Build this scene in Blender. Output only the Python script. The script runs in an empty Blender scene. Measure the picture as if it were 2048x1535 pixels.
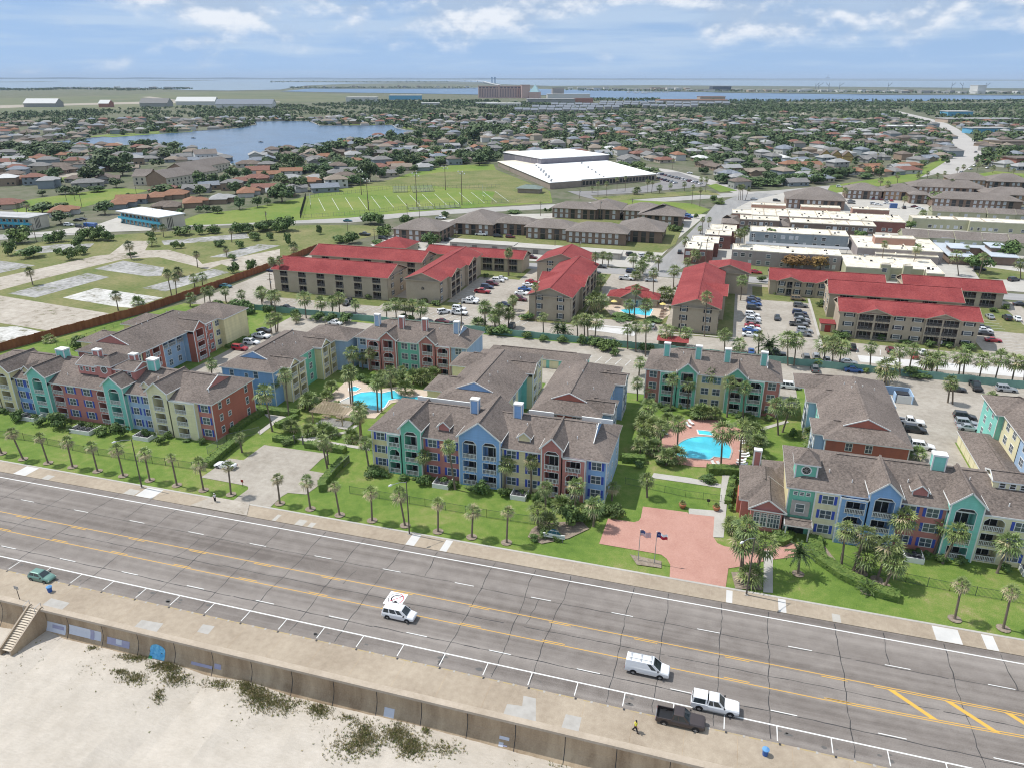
import bpy,math,random
from mathutils import Vector,Matrix
rad = math.radians
RN = random.Random(11)
SC = bpy.context.scene
COL = SC.collection
#camera
CAM_H = 72.1
AX = Vector((0.95914667,0.10941101,-0.26089631))
AY = Vector((0.28290588,-0.36641357,0.88640022))
AZ = Vector((0.001386,-0.92399693,-0.38239738))
FPX = 1480.0
cd = bpy.data.cameras.new('camera')
cam = bpy.data.objects.new('camera',cd)
COL.objects.link(cam)
cd.sensor_width = 36.0
cd.lens = 36.0*FPX/2048.0
cd.clip_start = 1.0
cd.clip_end = 250000.0
cam.matrix_world = Matrix(((AX[0],-AX[1],-AX[2],0),(AY[0],-AY[1],-AY[2],0),(AZ[0],-AZ[1],-AZ[2],CAM_H),(0,0,0,1)))
SC.camera = cam
SC.view_settings.view_transform = 'Standard'
SC.view_settings.look = 'None'
SC.view_settings.exposure = 0.0
SC.view_settings.gamma = 1.0
SC.cycles.filter_width = 1.1
def at(px,py,z=0.0):
 """ground point (or point at height z) seen at a pixel of the photograph"""
 d = Vector((px - 1024.0,py - 767.5,FPX))
 w = (d.dot(AX),d.dot(AY),d.dot(AZ))
 t = (z - CAM_H)/w[2]
 return (w[0]*t,w[1]*t)
def to_px(x,y,z=0.0):
 v = AX*x + AY*y + AZ*(z - CAM_H)
 if v[2] < 0.1: return (-9999,-9999)
 return (v[0]/v[2]*FPX + 1024,v[1]/v[2]*FPX + 767.5)
class Cr:
 """an enlarged part of the photograph: (x, y) in it -> pixel of the photograph"""
 def __init__(s,ox,oy,k): s.ox,s.oy,s.k = ox,oy,k
 def px(s,p): return (s.ox + p[0]/s.k,s.oy + p[1]/s.k)
 def at(s,p,z=0.0): return at(*s.px(p),z)
def poly_px(pts,z=0.0): return [at(p[0],p[1],z) for p in pts]
#sky and sun
SUN_DIR = Vector((-6.4,0.36,10.4)).normalized()
wd = bpy.data.worlds.new('World')
SC.world = wd
wd.use_nodes = True
NT = wd.node_tree
for n in list(NT.nodes): NT.nodes.remove(n)
def nd(nt,t,**kw):
 n = nt.nodes.new(t)
 for k,v in kw.items(): setattr(n,k,v)
 return n
def lk(nt,a,b): nt.links.new(a,b)
wo = nd(NT,'ShaderNodeOutputWorld')
bg = nd(NT,'ShaderNodeBackground')
bg.inputs['Strength'].default_value = 0.125
sky = nd(NT,'ShaderNodeTexSky')
sky.sky_type = 'NISHITA'
sky.sun_disc = False
sky.sun_elevation = math.asin(SUN_DIR.z)
sky.sun_rotation = math.atan2(SUN_DIR.x,SUN_DIR.y)
sky.altitude = 0
sky.air_density = 1.0
sky.dust_density = 0.3
sky.ozone_density = 3.0
tc = nd(NT,'ShaderNodeTexCoord')
up = nd(NT,'ShaderNodeVectorMath',operation='ADD')
up.inputs[1].default_value = (0,0,0.26)
lk(NT,tc.outputs['Generated'],up.inputs[0])
nrm = nd(NT,'ShaderNodeVectorMath',operation='NORMALIZE')
lk(NT,up.outputs[0],nrm.inputs[0])
lk(NT,nrm.outputs[0],sky.inputs[0])
def cloud_noise(scale,loc,detail,rough):
 mp = nd(NT,'ShaderNodeMapping')
 mp.inputs['Scale'].default_value = scale
 mp.inputs['Location'].default_value = loc
 lk(NT,tc.outputs['Generated'],mp.inputs[0])
 nz = nd(NT,'ShaderNodeTexNoise')
 nz.inputs['Scale'].default_value = 1.0
 nz.inputs['Detail'].default_value = detail
 nz.inputs['Roughness'].default_value = rough
 lk(NT,mp.outputs[0],nz.inputs['Vector'])
 return nz.outputs[0]
def mrange(nt,src,a,b,c=0.0,d=1.0,smooth=True):
 m = nd(nt,'ShaderNodeMapRange')
 if smooth: m.interpolation_type = 'SMOOTHSTEP'
 for i,v in ((1,a),(2,b),(3,c),(4,d)): m.inputs[i].default_value = v
 lk(nt,src,m.inputs[0])
 return m.outputs[0]
def vmath(nt,op,a,b):
 m = nd(nt,'ShaderNodeMath',operation=op)
 for i,s in enumerate((a,b)):
  if isinstance(s,(int,float)): m.inputs[i].default_value = s
  else: lk(nt,s,m.inputs[i])
 return m.outputs[0]
def mixc(nt,fac,a,b,mode='MIX'):
 m = nd(nt,'ShaderNodeMix',data_type='RGBA',blend_type=mode)
 for i,s in ((0,fac),(6,a),(7,b)):
  if isinstance(s,(int,float)): m.inputs[i].default_value = s
  elif isinstance(s,tuple): m.inputs[i].default_value = s if len(s) == 4 else (*s,1)
  else: lk(nt,s,m.inputs[i])
 return m.outputs[2]
sepd = nd(NT,'ShaderNodeSeparateXYZ')
lk(NT,tc.outputs['Generated'],sepd.inputs[0])
el = sepd.outputs[2]
n1 = cloud_noise((7.5,7.5,15),(3.1,1.7,0.4),12,0.56)
n2 = cloud_noise((4.0,4.0,9),(0.9,4.2,7.7),3,0.5)
n3 = cloud_noise((7.5,7.5,15),(3.1,1.7,0.24),5,0.56)
n4 = cloud_noise((5,5,60),(7.3,0.2,2.0),6,0.55)
dens = vmath(NT,'ADD',vmath(NT,'MULTIPLY',n1,0.75),vmath(NT,'MULTIPLY',n2,0.5))
dens = vmath(NT,'ADD',dens,mrange(NT,el,0.02,0.085,-0.14,0.075,False))
cmask = mrange(NT,dens,0.545,0.70)
soft = mrange(NT,vmath(NT,'ADD',n4,mrange(NT,el,0.0,0.08,-0.05,0.08,False)),0.42,0.68)
lit = mrange(NT,vmath(NT,'SUBTRACT',n1,n3),-0.05,0.09)
ccol = mixc(NT,lit,(3.5,4.5,6.0),(7.2,7.5,7.95))
veil = mrange(NT,el,0.0,0.09,0.9,0.62,False)
skyc = mixc(NT,veil,sky.outputs[0],(3.2,4.7,6.9))
skyc = mixc(NT,vmath(NT,'MULTIPLY',soft,0.55),skyc,(4.9,5.9,7.1))
lk(NT,mixc(NT,vmath(NT,'MULTIPLY',cmask,0.92),skyc,ccol),bg.inputs[0])
lk(NT,bg.outputs[0],wo.inputs[0])
sl = bpy.data.lights.new('sun','SUN')
sl.energy = 4.6
sl.angle = rad(0.53)
sl.color = (1.0,0.965,0.915)
sun = bpy.data.objects.new('sun',sl)
COL.objects.link(sun)
sun.rotation_euler = (-SUN_DIR).to_track_quat('-Z','Y').to_euler()
#helpers
def tag(o,label=None,cat=None,group=None,kind=None):
 if label: o['label'] = label
 if cat: o['category'] = cat
 if group: o['group'] = group
 if kind: o['kind'] = kind
 return o
def empty(name,loc=(0,0,0),rz=0.0):
 o = bpy.data.objects.new(name,None)
 o.empty_display_size = 0.2
 o.location = loc
 o.rotation_euler = (0,0,rz)
 COL.objects.link(o)
 return o
def link_mesh(name,me,parent=None,loc=(0,0,0),rot=(0,0,0)):
 o = bpy.data.objects.new(name,me)
 o.location = loc
 o.rotation_euler = rot
 if parent is not None: o.parent = parent
 COL.objects.link(o)
 return o
def paint(o,*mats):
 """give this copy its own materials on a shared mesh"""
 for i,m in enumerate(mats):
  if m is None: continue
  o.material_slots[i].link = 'OBJECT'
  o.material_slots[i].material = m
class MB:
 def __init__(s): s.v,s.f,s.mi,s.mats = [],[],[],[]
 def m(s,mat):
  if mat not in s.mats: s.mats.append(mat)
  return s.mats.index(mat)
 def face(s,pts,mat):
  i = len(s.v)
  s.v.extend([tuple(p) for p in pts])
  s.f.append(tuple(range(i,i + len(pts))))
  s.mi.append(s.m(mat))
 def box(s,x0,y0,z0,x1,y1,z1,mat,top=None,T=None,bottom=True):
  P = [(x0,y0,z0),(x1,y0,z0),(x1,y1,z0),(x0,y1,z0),(x0,y0,z1),(x1,y0,z1),(x1,y1,z1),(x0,y1,z1)]
  if T: P = [T(*p) for p in P]
  for k,q in enumerate(((0,1,5,4),(1,2,6,5),(2,3,7,6),(3,0,4,7),(4,5,6,7),(3,2,1,0))):
   if k == 5 and not bottom: continue
   s.face([P[i] for i in q],top if (top and k == 4) else mat)
 def bar(s,a,b,w,h,mat):
  """box of width w and height h from point a to point b"""
  a,b = Vector(a),Vector(b)
  d = (b - a)
  if d.length < 1e-6: return
  d.normalize()
  sd = d.cross(Vector((0,0,1)))
  if sd.length < 1e-3: sd = Vector((1,0,0))
  sd.normalize()
  u = sd.cross(d)
  c = []
  for p in (a,b):
   for q in ((-1,-1),(1,-1),(1,1),(-1,1)): c.append(p + sd*(q[0]*w/2) + u*(q[1]*h/2))
  for q in ((3,2,1,0),(4,5,6,7),(0,1,5,4),(1,2,6,5),(2,3,7,6),(3,0,4,7)): s.face([c[i] for i in q],mat)
 def tube(s,pts,rs,n,mat,cap=True):
  rings = []
  for k,p in enumerate(pts):
   p = Vector(p)
   d = Vector(pts[min(k + 1,len(pts) - 1)]) - Vector(pts[max(k - 1,0)])
   d.normalize()
   a = d.cross(Vector((0,1,0.02)))
   if a.length < 1e-3: a = Vector((1,0,0))
   a.normalize()
   b = d.cross(a)
   rings.append([p + (a*math.cos(t) + b*math.sin(t))*rs[k] for t in [2*math.pi*j/n for j in range(n)]])
  for k in range(len(rings) - 1):
   for j in range(n):
    s.face((rings[k][j],rings[k][(j + 1) % n],rings[k + 1][(j + 1) % n],rings[k + 1][j]),mat)
  if cap:
   s.face(rings[-1],mat)
   s.face(rings[0][::-1],mat)
 def prism(s,pts,z0,z1,mat,top=None):
  n = len(pts)
  A = sum(pts[i][0]*pts[(i + 1) % n][1] - pts[(i + 1) % n][0]*pts[i][1] for i in range(n))
  if A < 0: pts = pts[::-1]
  for i in range(n):
   a,b = pts[i],pts[(i + 1) % n]
   s.face(((a[0],a[1],z0),(b[0],b[1],z0),(b[0],b[1],z1),(a[0],a[1],z1)),mat)
  s.face([(p[0],p[1],z1) for p in pts],top or mat)
 def mesh(s,name,off=(0,0,0),smooth=False):
  me = bpy.data.meshes.new(name)
  ox,oy,oz = off
  me.from_pydata([(a - ox,b - oy,c - oz) for a,b,c in s.v] if any(off) else s.v,[],s.f)
  for m in s.mats: me.materials.append(m)
  me.polygons.foreach_set('material_index',s.mi)
  if smooth: me.polygons.foreach_set('use_smooth',[True]*len(s.f))
  me.update()
  return me
 def build(s,name,parent=None,smooth=False,loc=None):
  """vertices are in world metres; under a parent they are stored relative to it"""
  if parent is not None:
   return link_mesh(name,s.mesh(name,tuple(parent.location),smooth),parent)
  if loc is None:
   loc = s.base()
  return link_mesh(name,s.mesh(name,loc,smooth),None,loc)
 def base(s):
  xs = [p[0] for p in s.v]; ys = [p[1] for p in s.v]; zs = [p[2] for p in s.v]
  return ((min(xs) + max(xs))/2,(min(ys) + max(ys))/2,min(zs))
#materials
MATS = {}
def mat(name,c1,c2=None,tex=None,rough=0.85,bump=0.0,spec=0.25,metal=0.0,objcoord=False,rand=0.0,cols=None,coat=0.0):
 """c1/c2 mixed by a sum of noises tex=[(scale or (sx,sy,sz), detail, weight)], plus optional per-object tint"""
 if name in MATS: return MATS[name]
 m = bpy.data.materials.new(name)
 MATS[name] = m
 m.use_nodes = True
 nt = m.node_tree
 b = nt.nodes['Principled BSDF']
 b.inputs['Roughness'].default_value = rough
 b.inputs['Specular IOR Level'].default_value = spec
 b.inputs['Metallic'].default_value = metal
 if coat: b.inputs['Coat Weight'].default_value = coat
 col = (*c1,1)
 fac = None
 if tex:
  if objcoord: vec = nd(nt,'ShaderNodeTexCoord').outputs['Object']
  else: vec = nd(nt,'ShaderNodeNewGeometry').outputs['Position']
  for sc,det,wgt in tex:
   nz = nd(nt,'ShaderNodeTexNoise')
   nz.inputs['Detail'].default_value = det
   nz.inputs['Roughness'].default_value = 0.6
   if isinstance(sc,tuple):
    mp = nd(nt,'ShaderNodeMapping')
    mp.inputs['Scale'].default_value = sc
    lk(nt,vec,mp.inputs[0])
    lk(nt,mp.outputs[0],nz.inputs['Vector'])
    nz.inputs['Scale'].default_value = 1.0
   else:
    lk(nt,vec,nz.inputs['Vector'])
    nz.inputs['Scale'].default_value = sc
   t = vmath(nt,'MULTIPLY',vmath(nt,'SUBTRACT',nz.outputs[0],0.5),wgt*3.2)
   fac = t if fac is None else vmath(nt,'ADD',fac,t)
  cl = nd(nt,'ShaderNodeClamp')
  lk(nt,vmath(nt,'ADD',fac,0.5),cl.inputs[0])
  fac = cl.outputs[0]
  if cols:
   rp = nd(nt,'ShaderNodeValToRGB')
   rp.color_ramp.elements[0].color = (*cols[0][1],1)
   rp.color_ramp.elements[0].position = cols[0][0]
   rp.color_ramp.elements[1].color = (*cols[-1][1],1)
   rp.color_ramp.elements[1].position = cols[-1][0]
   for pos,c in cols[1:-1]:
    e = rp.color_ramp.elements.new(pos)
    e.color = (*c,1)
   lk(nt,fac,rp.inputs[0])
   col = rp.outputs[0]
  else:
   col = mixc(nt,fac,(*c1,1),(*(c2 or c1),1))
 if rand:
  oi = nd(nt,'ShaderNodeObjectInfo')
  hs = nd(nt,'ShaderNodeHueSaturation')
  lk(nt,mrange(nt,oi.outputs['Random'],0,1,1 - rand,1 + rand,False),hs.inputs['Value'])
  lk(nt,mrange(nt,vmath(nt,'FRACT',vmath(nt,'MULTIPLY',oi.outputs['Random'],7.31),0),0,1,0.5 - rand*0.06,0.5 + rand*0.06,False),hs.inputs['Hue'])
  if isinstance(col,tuple): hs.inputs['Color'].default_value = col
  else: lk(nt,col,hs.inputs['Color'])
  col = hs.outputs[0]
 if isinstance(col,tuple): b.inputs['Base Color'].default_value = col
 else: lk(nt,col,b.inputs['Base Color'])
 if bump and fac is not None:
  bp = nd(nt,'ShaderNodeBump')
  bp.inputs['Strength'].default_value = 1.0
  bp.inputs['Distance'].default_value = bump
  lk(nt,fac,bp.inputs['Height'])
  lk(nt,bp.outputs[0],b.inputs['Normal'])
 return m
SHEETS = [0]
def sheet(name,pts,z,m,parent=None):
 SHEETS[0] += 1
 if z > 0.0: z += 0.0011*SHEETS[0]
 b = MB()
 n = len(pts)
 A = sum(pts[i][0]*pts[(i + 1) % n][1] - pts[(i + 1) % n][0]*pts[i][1] for i in range(n))
 if A < 0: pts = pts[::-1]
 b.face([(p[0],p[1],z) for p in pts],m)
 o = b.build(name,parent,loc=(0,0,0) if parent is None else None)
 if parent is None: o['kind'] = 'structure'
 return o
M_GRASS = mat('lawn',(0.085,0.17,0.02),(0.25,0.26,0.075),[(0.07,4,.5),(0.6,5,.35),(6,4,.45)],.95,.02,cols=[(0,(0.072,0.13,0.022)),(.4,(0.115,0.185,0.032)),(.7,(0.165,0.215,0.05)),(.9,(0.23,0.22,0.085)),(1,(0.31,0.26,0.14))])
M_GRASS2 = mat('mown_grass',(0.085,0.17,0.02),(0.21,0.225,0.06),[(0.03,4,.6),(0.5,5,.3),(4,4,.3)],.95)
M_DRYGRASS = mat('dry_grass',(0.085,0.125,0.028),(0.22,0.20,0.09),[(0.06,4,.6),(0.7,5,.5)],.95)
M_GROUND = mat('town_ground',(0.06,0.085,0.03),(0.17,0.155,0.115),[(0.02,4,.5),(0.12,5,.6)],.95)
M_ROAD = mat('asphalt',(0.140,0.122,0.110),(0.275,0.248,0.225),[((0.006,0.42,1),3,.75),((.05,.05,1),4,.3),(0.5,6,.3),(7,3,.4)],.95,spec=.04)
M_ROADOLD = mat('worn_street',(0.27,0.26,0.245),(0.40,0.385,0.36),[(0.12,5,.5),(2.5,4,.3)],.9)
M_WALK = mat('tan_concrete',(0.275,0.222,0.165),(0.41,0.345,0.265),[(0.12,6,.55),(1.2,6,.4),(8,2,.35)],.9)
M_CONC = mat('lot_concrete',(0.265,0.235,0.195),(0.40,0.365,0.315),[(0.10,6,.6),(0.8,6,.4),(6,3,.25)],.9)
M_CONC2 = mat('pale_concrete',(0.35,0.33,0.295),(0.47,0.45,0.41),[(0.2,5,.5),(3,3,.3)],.9)
M_NEWCONC = mat('new_concrete',(0.48,0.47,0.45),(0.60,0.59,0.57),[(0.3,5,.6)],.9)
M_PATCH = mat('grey_patch_concrete',(0.32,0.30,0.27),(0.43,0.41,0.38),[(0.8,5,.6)],.9)
M_BRICK = mat('brick_paving',(0.36,0.185,0.145),(0.48,0.28,0.225),[(0.25,5,.4),(5,3,.5)],.9)
M_SAND = mat('sand',(0.405,0.362,0.305),(0.545,0.495,0.43),[(0.05,5,.4),(0.45,6,.35),((1.2,4,1),4,.3),(11,2,.3)],.95,.06)
M_SEAWALL = mat('seawall_concrete',(0.25,0.18,0.115),(0.47,0.37,0.255),[((0.5,.5,.06),6,.75),(0.12,4,.4),(5,3,.25)],.9)
M_LIP = mat('seawall_lip',(0.34,0.28,0.215),(0.46,0.39,0.31),[(0.2,6,.7),(3,4,.4)],.9)
M_WHITE = mat('white_marking',(0.74,0.74,0.72),(0.62,0.62,0.60),[(2.5,4,.6)],.8)
M_YELLOW = mat('yellow_marking',(0.66,0.39,0.06),(0.55,0.33,0.09),[(1.5,4,.6)],.8)
M_TAR = mat('tar',(0.03,0.03,0.032),(0.06,0.058,0.058),[(1.5,3,.5)],.7)
M_MULCH = mat('mulch',(0.16,0.12,0.09),(0.33,0.28,0.22),[(3,4,.6)],.95)
M_TRIM = mat('white_paint',(0.74,0.74,0.72),(0.66,0.66,0.64),[(0.6,3,.5)],.6)
M_DARK = mat('dark_metal',(0.03,0.03,0.033),rough=.5)
M_GREY = mat('grey_metal',(0.30,0.31,0.32),(0.38,0.39,0.40),[(2,3,.5)],.5,metal=.3)
M_WOOD = mat('weathered_pole',(0.13,0.10,0.075),(0.20,0.16,0.12),[((4,4,.3),3,.5)],.9)
def water(name,c,rough,bumpd,scale):
 m = bpy.data.materials.new(name)
 m.use_nodes = True
 nt = m.node_tree
 b = nt.nodes['Principled BSDF']
 b.inputs['Base Color'].default_value = (*c,1)
 b.inputs['Roughness'].default_value = rough
 b.inputs['IOR'].default_value = 1.33
 g = nd(nt,'ShaderNodeNewGeometry')
 nz = nd(nt,'ShaderNodeTexNoise')
 nz.inputs['Scale'].default_value = scale
 nz.inputs['Detail'].default_value = 4
 lk(nt,g.outputs['Position'],nz.inputs['Vector'])
 bp = nd(nt,'ShaderNodeBump')
 bp.inputs['Strength'].default_value = 1.0
 bp.inputs['Distance'].default_value = bumpd
 lk(nt,nz.outputs[0],bp.inputs['Height'])
 lk(nt,bp.outputs[0],b.inputs['Normal'])
 nz2 = nd(nt,'ShaderNodeTexNoise')
 nz2.inputs['Scale'].default_value = scale*0.13
 nz2.inputs['Detail'].default_value = 5
 lk(nt,g.outputs['Position'],nz2.inputs['Vector'])
 lk(nt,mixc(nt,mrange(nt,nz2.outputs[0],.35,.65),(*[x*.82 for x in c],1),(*[min(1,x*1.15) for x in c],1)),b.inputs['Base Color'])
 return m
M_BAY = water('bay_water_surface',(0.16,0.22,0.27),.3,.25,.05)
M_CHANNEL = water('channel_water_surface',(0.05,0.12,0.22),.3,.2,.06)
M_LAKE = water('lake_water_surface',(0.06,0.115,0.19),.22,.12,.25)
M_POOL = water('pool_water_surface',(0.08,0.50,0.62),.12,.03,1.6)
#ground, water, streets
def rect(x0,y0,x1,y1): return [(x0,y0),(x1,y0),(x1,y1),(x0,y1)]
BIG = 120000.0
sheet('ground',[(-BIG,66),(BIG,66),(BIG,BIG),(-BIG,BIG)],-0.02,M_GROUND)
sheet('bay_water',poly_px([(-1500,165),(-1500,186),(0,181),(120,177),(260,176),(380,181),(460,182),(560,180),(610,172),(700,168),(900,165.5),(1100,172.5),(1300,171),(1500,172.5),(2048,177.5),(3600,190),(3600,168),(2048,162.5),(1700,161.5),(1360,161),(1100,160.5),(700,160),(540,159.5),(0,158.5)]),1.2,M_BAY)
sheet('channel_water',poly_px([(560,183.5),(700,186),(850,188),(960,190),(1120,191.5),(1300,204),(1420,203),(1600,203.5),(1800,203.5),(2048,199),(3400,198),(3400,190),(2048,189.5),(1750,188.5),(1450,184.5),(1300,184),(1150,180),(960,176),(800,176),(640,176)]),1.0,M_CHANNEL)
LAKE = [(95,288),(103,285),(160,279),(250,270),(330,266.5),(390,263),(470,257.5),(512,250),(508,244),(560,243),(620,243),(640,252),(700,252),(746,251.5),(785,251),(794,257),(811,261),(850,264),(820,270),(787,273),(760,271),(746,279),(736,285),(700,287),(683,285),(657,293),(640,295),(615,299),(590,301),(560,302),(527,309),(504,318),(501,328),(494,333),(467,333),(453,325),(441,309),(426,303),(390,301),(364,303),(356,298),(318,292),(299,291),(256,291),(214,295),(180,290),(142,289),(115,291)]
sheet('lake_water',poly_px(LAKE),0.06,M_LAKE)
sheet('airfield_grass',poly_px([(-300,205),(0,197),(240,191),(330,185),(560,184),(700,190),(700,203),(560,206),(400,212),(250,219),(0,226),(-300,236)]),0.05,mat('airfield_turf',(0.075,0.10,0.045),(0.16,0.155,0.085),[(0.004,4,.6),(0.03,4,.4)]))
M_RUN = mat('runway_concrete',(0.27,0.24,0.195),(0.36,0.32,0.26),[(0.01,4,.5)])
sheet('runway',poly_px([(282,194.5),(300,193.5),(375,203),(560,203.5),(560,205),(330,207),(110,212),(0,217),(0,211),(200,206),(350,202)]),0.12,M_RUN)
sheet('field_lawn',poly_px([(20,408),(68,398),(137,389),(188,382),(239,376),(299,381),(231,398),(166,415),(85,425),(34,426),(17,415)]),0.03,M_GRASS2)
sheet('school_lawn',poly_px([(330,453),(398,429),(484,419),(586,400),(655,383),(765,365),(816,348),(902,331),(987,329),(992,340),(1100,383),(1105,406),(867,421),(697,436),(587,442),(440,449)]),0.03,M_GRASS2)
sheet('school_dry_grass',poly_px([(700,372),(880,345),(990,340),(1098,383),(1102,404),(980,410),(990,384),(860,372)]),0.045,M_DRYGRASS)
def street(name,pts,w,z,m):
 """ribbon along ground points"""
 b = MB()
 L,Rr = [],[]
 for i,p in enumerate(pts):
  a,c = pts[max(i - 1,0)],pts[min(i + 1,len(pts) - 1)]
  d = Vector((c[0] - a[0],c[1] - a[1])).normalized()
  n = Vector((-d.y,d.x))*(w[i] if isinstance(w,(list,tuple)) else w)/2
  L.append((p[0] + n.x,p[1] + n.y,z)); Rr.append((p[0] - n.x,p[1] - n.y,z))
 for i in range(len(pts) - 1): b.face((Rr[i],Rr[i + 1],L[i + 1],L[i]),m)
 o = b.build(name,loc=(0,0,0))
 o['kind'] = 'structure'
 return o
AVE = poly_px([(-260,500),(0,475),(130,466),(270,456),(400,448),(560,443),(697,441),(800,431),(900,424),(1038,417),(1200,408),(1368,397),(1450,391),(1568,384),(1700,372),(1830,352),(1890,338)])
street('avenue_road',AVE,15,0.035,M_ROADOLD)
M_ROADFAR = mat('far_street',(0.33,0.31,0.29),(0.44,0.42,0.39),[(0.03,5,.5)])
street('bend_road',poly_px([(1880,348),(1915,325),(1938,305),(1937,293),(1920,275),(1900,258),(1880,247),(1850,238),(1800,226),(1780,221)]),[26,28,30,28,24,22,22,22,24,24],0.05,M_ROADFAR)
street('school_road',poly_px([(1180,322),(1250,331),(1330,341),(1400,358),(1470,380),(1490,388)]),13,0.055,M_ROADFAR)
street('side_street',[(-27,296),(-22,312),(-15,366),(-8,440),(-3.5,480),(8,508),(24,535)],[14,12.5,12.5,12.5,15,20,22],0.05,mat('side_street_asphalt',(0.22,0.215,0.21),(0.31,0.305,0.295),[((.3,.05,1),4,.5),(2,4,.3)]))
street('access_street',[(-95,291),(-60,292.5),(0,294),(60,295),(150,297)],9.5,0.045,mat('access_street_asphalt',(0.25,0.245,0.24),(0.34,0.33,0.32),[((.05,.4,1),4,.5),(2,4,.3)]))
for a,bb,w in (((1590,245),(1617,222),14),((1790,232),(1804,246),12),((1637,312),(1661,286),16),((1802,322),(1826,296),18)):
 street('cul_de_sac_road',[at(*a),at(*bb)],w,0.06,M_RUN)
sheet('vacant_lot_grass',poly_px([(-300,700),(-300,545),(0,492),(230,470),(420,458),(640,450),(760,452),(760,470),(632,497),(560,530),(290,622),(0,700),(-200,770)]),0.012,M_DRYGRASS)
d1 = Cr(0,340,3.656)
d2 = Cr(500,400,3.657); d3 = Cr(960,440,3.657); d4 = Cr(1300,400,4.797); d5 = Cr(1488,480,3.657)
c1 = Cr(0,560,3.656); c2 = Cr(400,560,3.656); c3 = Cr(700,680,3.657); c4 = Cr(1160,620,3.657); c5 = Cr(1488,700,3.657); c6 = Cr(1488,860,3.657)
a5 = Cr(400,860,4.096); a7 = Cr(0,820,4.096); b4 = Cr(1000,980,3.657); bq = Cr(900,280,3.413)
M_OLDLOT = mat('old_lot_concrete',(0.3,0.3,0.3),None,[(0.05,6,.5),(0.4,7,.55),(3,4,.3)],cols=[(0,(.13,.14,.06)),(.16,(.24,.21,.16)),(.3,(.33,.29,.24)),(1,(.46,.42,.36))])
M_SLAB = mat('broken_slab',(0.42,0.41,0.39),None,[(0.12,7,.6),(0.7,7,.6)],cols=[(0,(.12,.13,.06)),(.2,(.25,.23,.19)),(.4,(.42,.41,.38)),(1,(.62,.61,.58))])
M_SLABD = mat('dark_slab',(0.25,0.245,0.235),None,[(0.1,7,.6),(0.6,7,.6)],cols=[(0,(.11,.13,.05)),(.22,(.19,.19,.14)),(.4,(.25,.245,.235)),(1,(.44,.43,.41))])
for pts in ([(0,785),(440,690),(700,630),(800,620),(930,520),(1100,520),(1060,590),(1230,585),(1430,640),(1480,690),(2047,580),(2047,690),(1760,740),(1620,690),(1520,730),(1370,690),(1160,640),(920,650),(700,700),(300,800),(0,880)],[(0,920),(800,1050),(380,1180),(0,1120)]):
 sheet('old_lot_paving',[d1.at(p) for p in pts],0.022,M_OLDLOT)
for pts,m in (([(60,905),(640,755),(800,785),(260,935)],M_SLABD),([(460,935),(700,865),(1190,935),(960,1010),(850,1000)],M_SLAB),([(0,1150),(120,1145),(330,1190),(0,1285)],M_SLAB),([(1040,865),(1560,725),(1680,750),(1210,890)],M_SLABD),([(690,725),(900,665),(1200,715),(1180,775),(1080,780)],M_SLABD),([(1180,520),(1800,465),(1830,500),(1200,550)],M_SLABD),([(1530,640),(1890,545),(2047,555),(1740,640)],M_SLABD),([(0,665),(260,700),(0,755)],M_SLABD),([(100,590),(420,545),(690,540),(640,580),(300,610)],M_SLABD)):
 sheet('old_slab',[d1.at(p) for p in pts],0.034,m)
sheet('red_complex_lot',[(-176,204.5),(98,204.5),(98,288),(-176,288)],0.016,M_CONC)
for pts in (rect(-158,220,-112,234),rect(-112,224,-86,232),rect(-104,227,-92,268),rect(-120,268,-76,286),rect(-62,219,-43.5,287),rect(-43,228,-16.5,249),rect(-14.5,219,4,287),rect(29.5,221,37,268),rect(30,226,73,250),rect(10,266,40,284),rect(74,250,92,284),rect(-170,206,-150,210)):
 sheet('verge_grass',pts,0.024,M_DRYGRASS)
for pts in ([(28.6,205.5),(29.4,205.5),(29.4,272),(28.6,272)],[(-43.6,219.6),(4,219.6),(4,220.4),(-43.6,220.4)]):
 sheet('kerb_walk',pts,0.09,M_CONC2)
sheet('white_slab',[(38,209.5),(38,215),(100,216.5),(100,209)],0.026,M_NEWCONC)
sheet('white_slab',[(-39,215.5),(-37.5,221.5),(-24,221.2),(-24.5,213.5)],0.026,M_NEWCONC)
sheet('lawn',[(-260,98.4),(140,98.4),(140,204.3),(-178,204.3),(-195,148),(-260,110)],0.0,M_GRASS)
for pts in (rect(-134,138,-113.5,204),rect(-134,186,80,202),rect(-61,170,-15,186),rect(36,140,51,201),rect(15,172,20,190),rect(51,163,80,190),rect(-41,136,-36,170)):
 sheet('complex_lot',pts,0.012,M_CONC)
sheet('front_lot',[a5.at(p) for p in [(10,385),(240,230),(355,245),(525,120),(1060,195),(990,240),(895,330),(1040,355),(960,460),(870,525),(720,512),(665,545),(575,630),(270,575),(395,482),(395,462),(360,450)]],0.014,M_CONC)
DRIVE = [b4.at(p) for p in [(725,390),(790,205),(980,232),(1015,222),(1030,200),(1045,118),(1370,160),(1380,172),(1570,190),(1560,340),(1590,385),(1640,408),(1720,420),(1900,440),(2050,370),(2150,380),(2240,430),(2200,480),(1960,510),(1740,560),(1670,570),(1650,712),(1240,640),(1245,545),(1220,500),(1180,470),(1100,455)]]
sheet('brick_drive',DRIVE,0.016,M_BRICK)
sheet('paths',[b4.at(p) for p in [(1380,132),(1600,150),(1625,-30),(1672,-30),(1635,345),(1558,342),(1568,192),(1380,172)]],0.02,M_CONC2)
sheet('paths',[b4.at(p) for p in [(1930,440),(1995,440),(1995,750),(1925,745)]],0.021,M_CONC2)
sheet('paths',[c4.at(p) for p in [(1040,1205),(1110,1210),(1090,1420),(1020,1410)]],0.02,M_CONC2)
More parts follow.
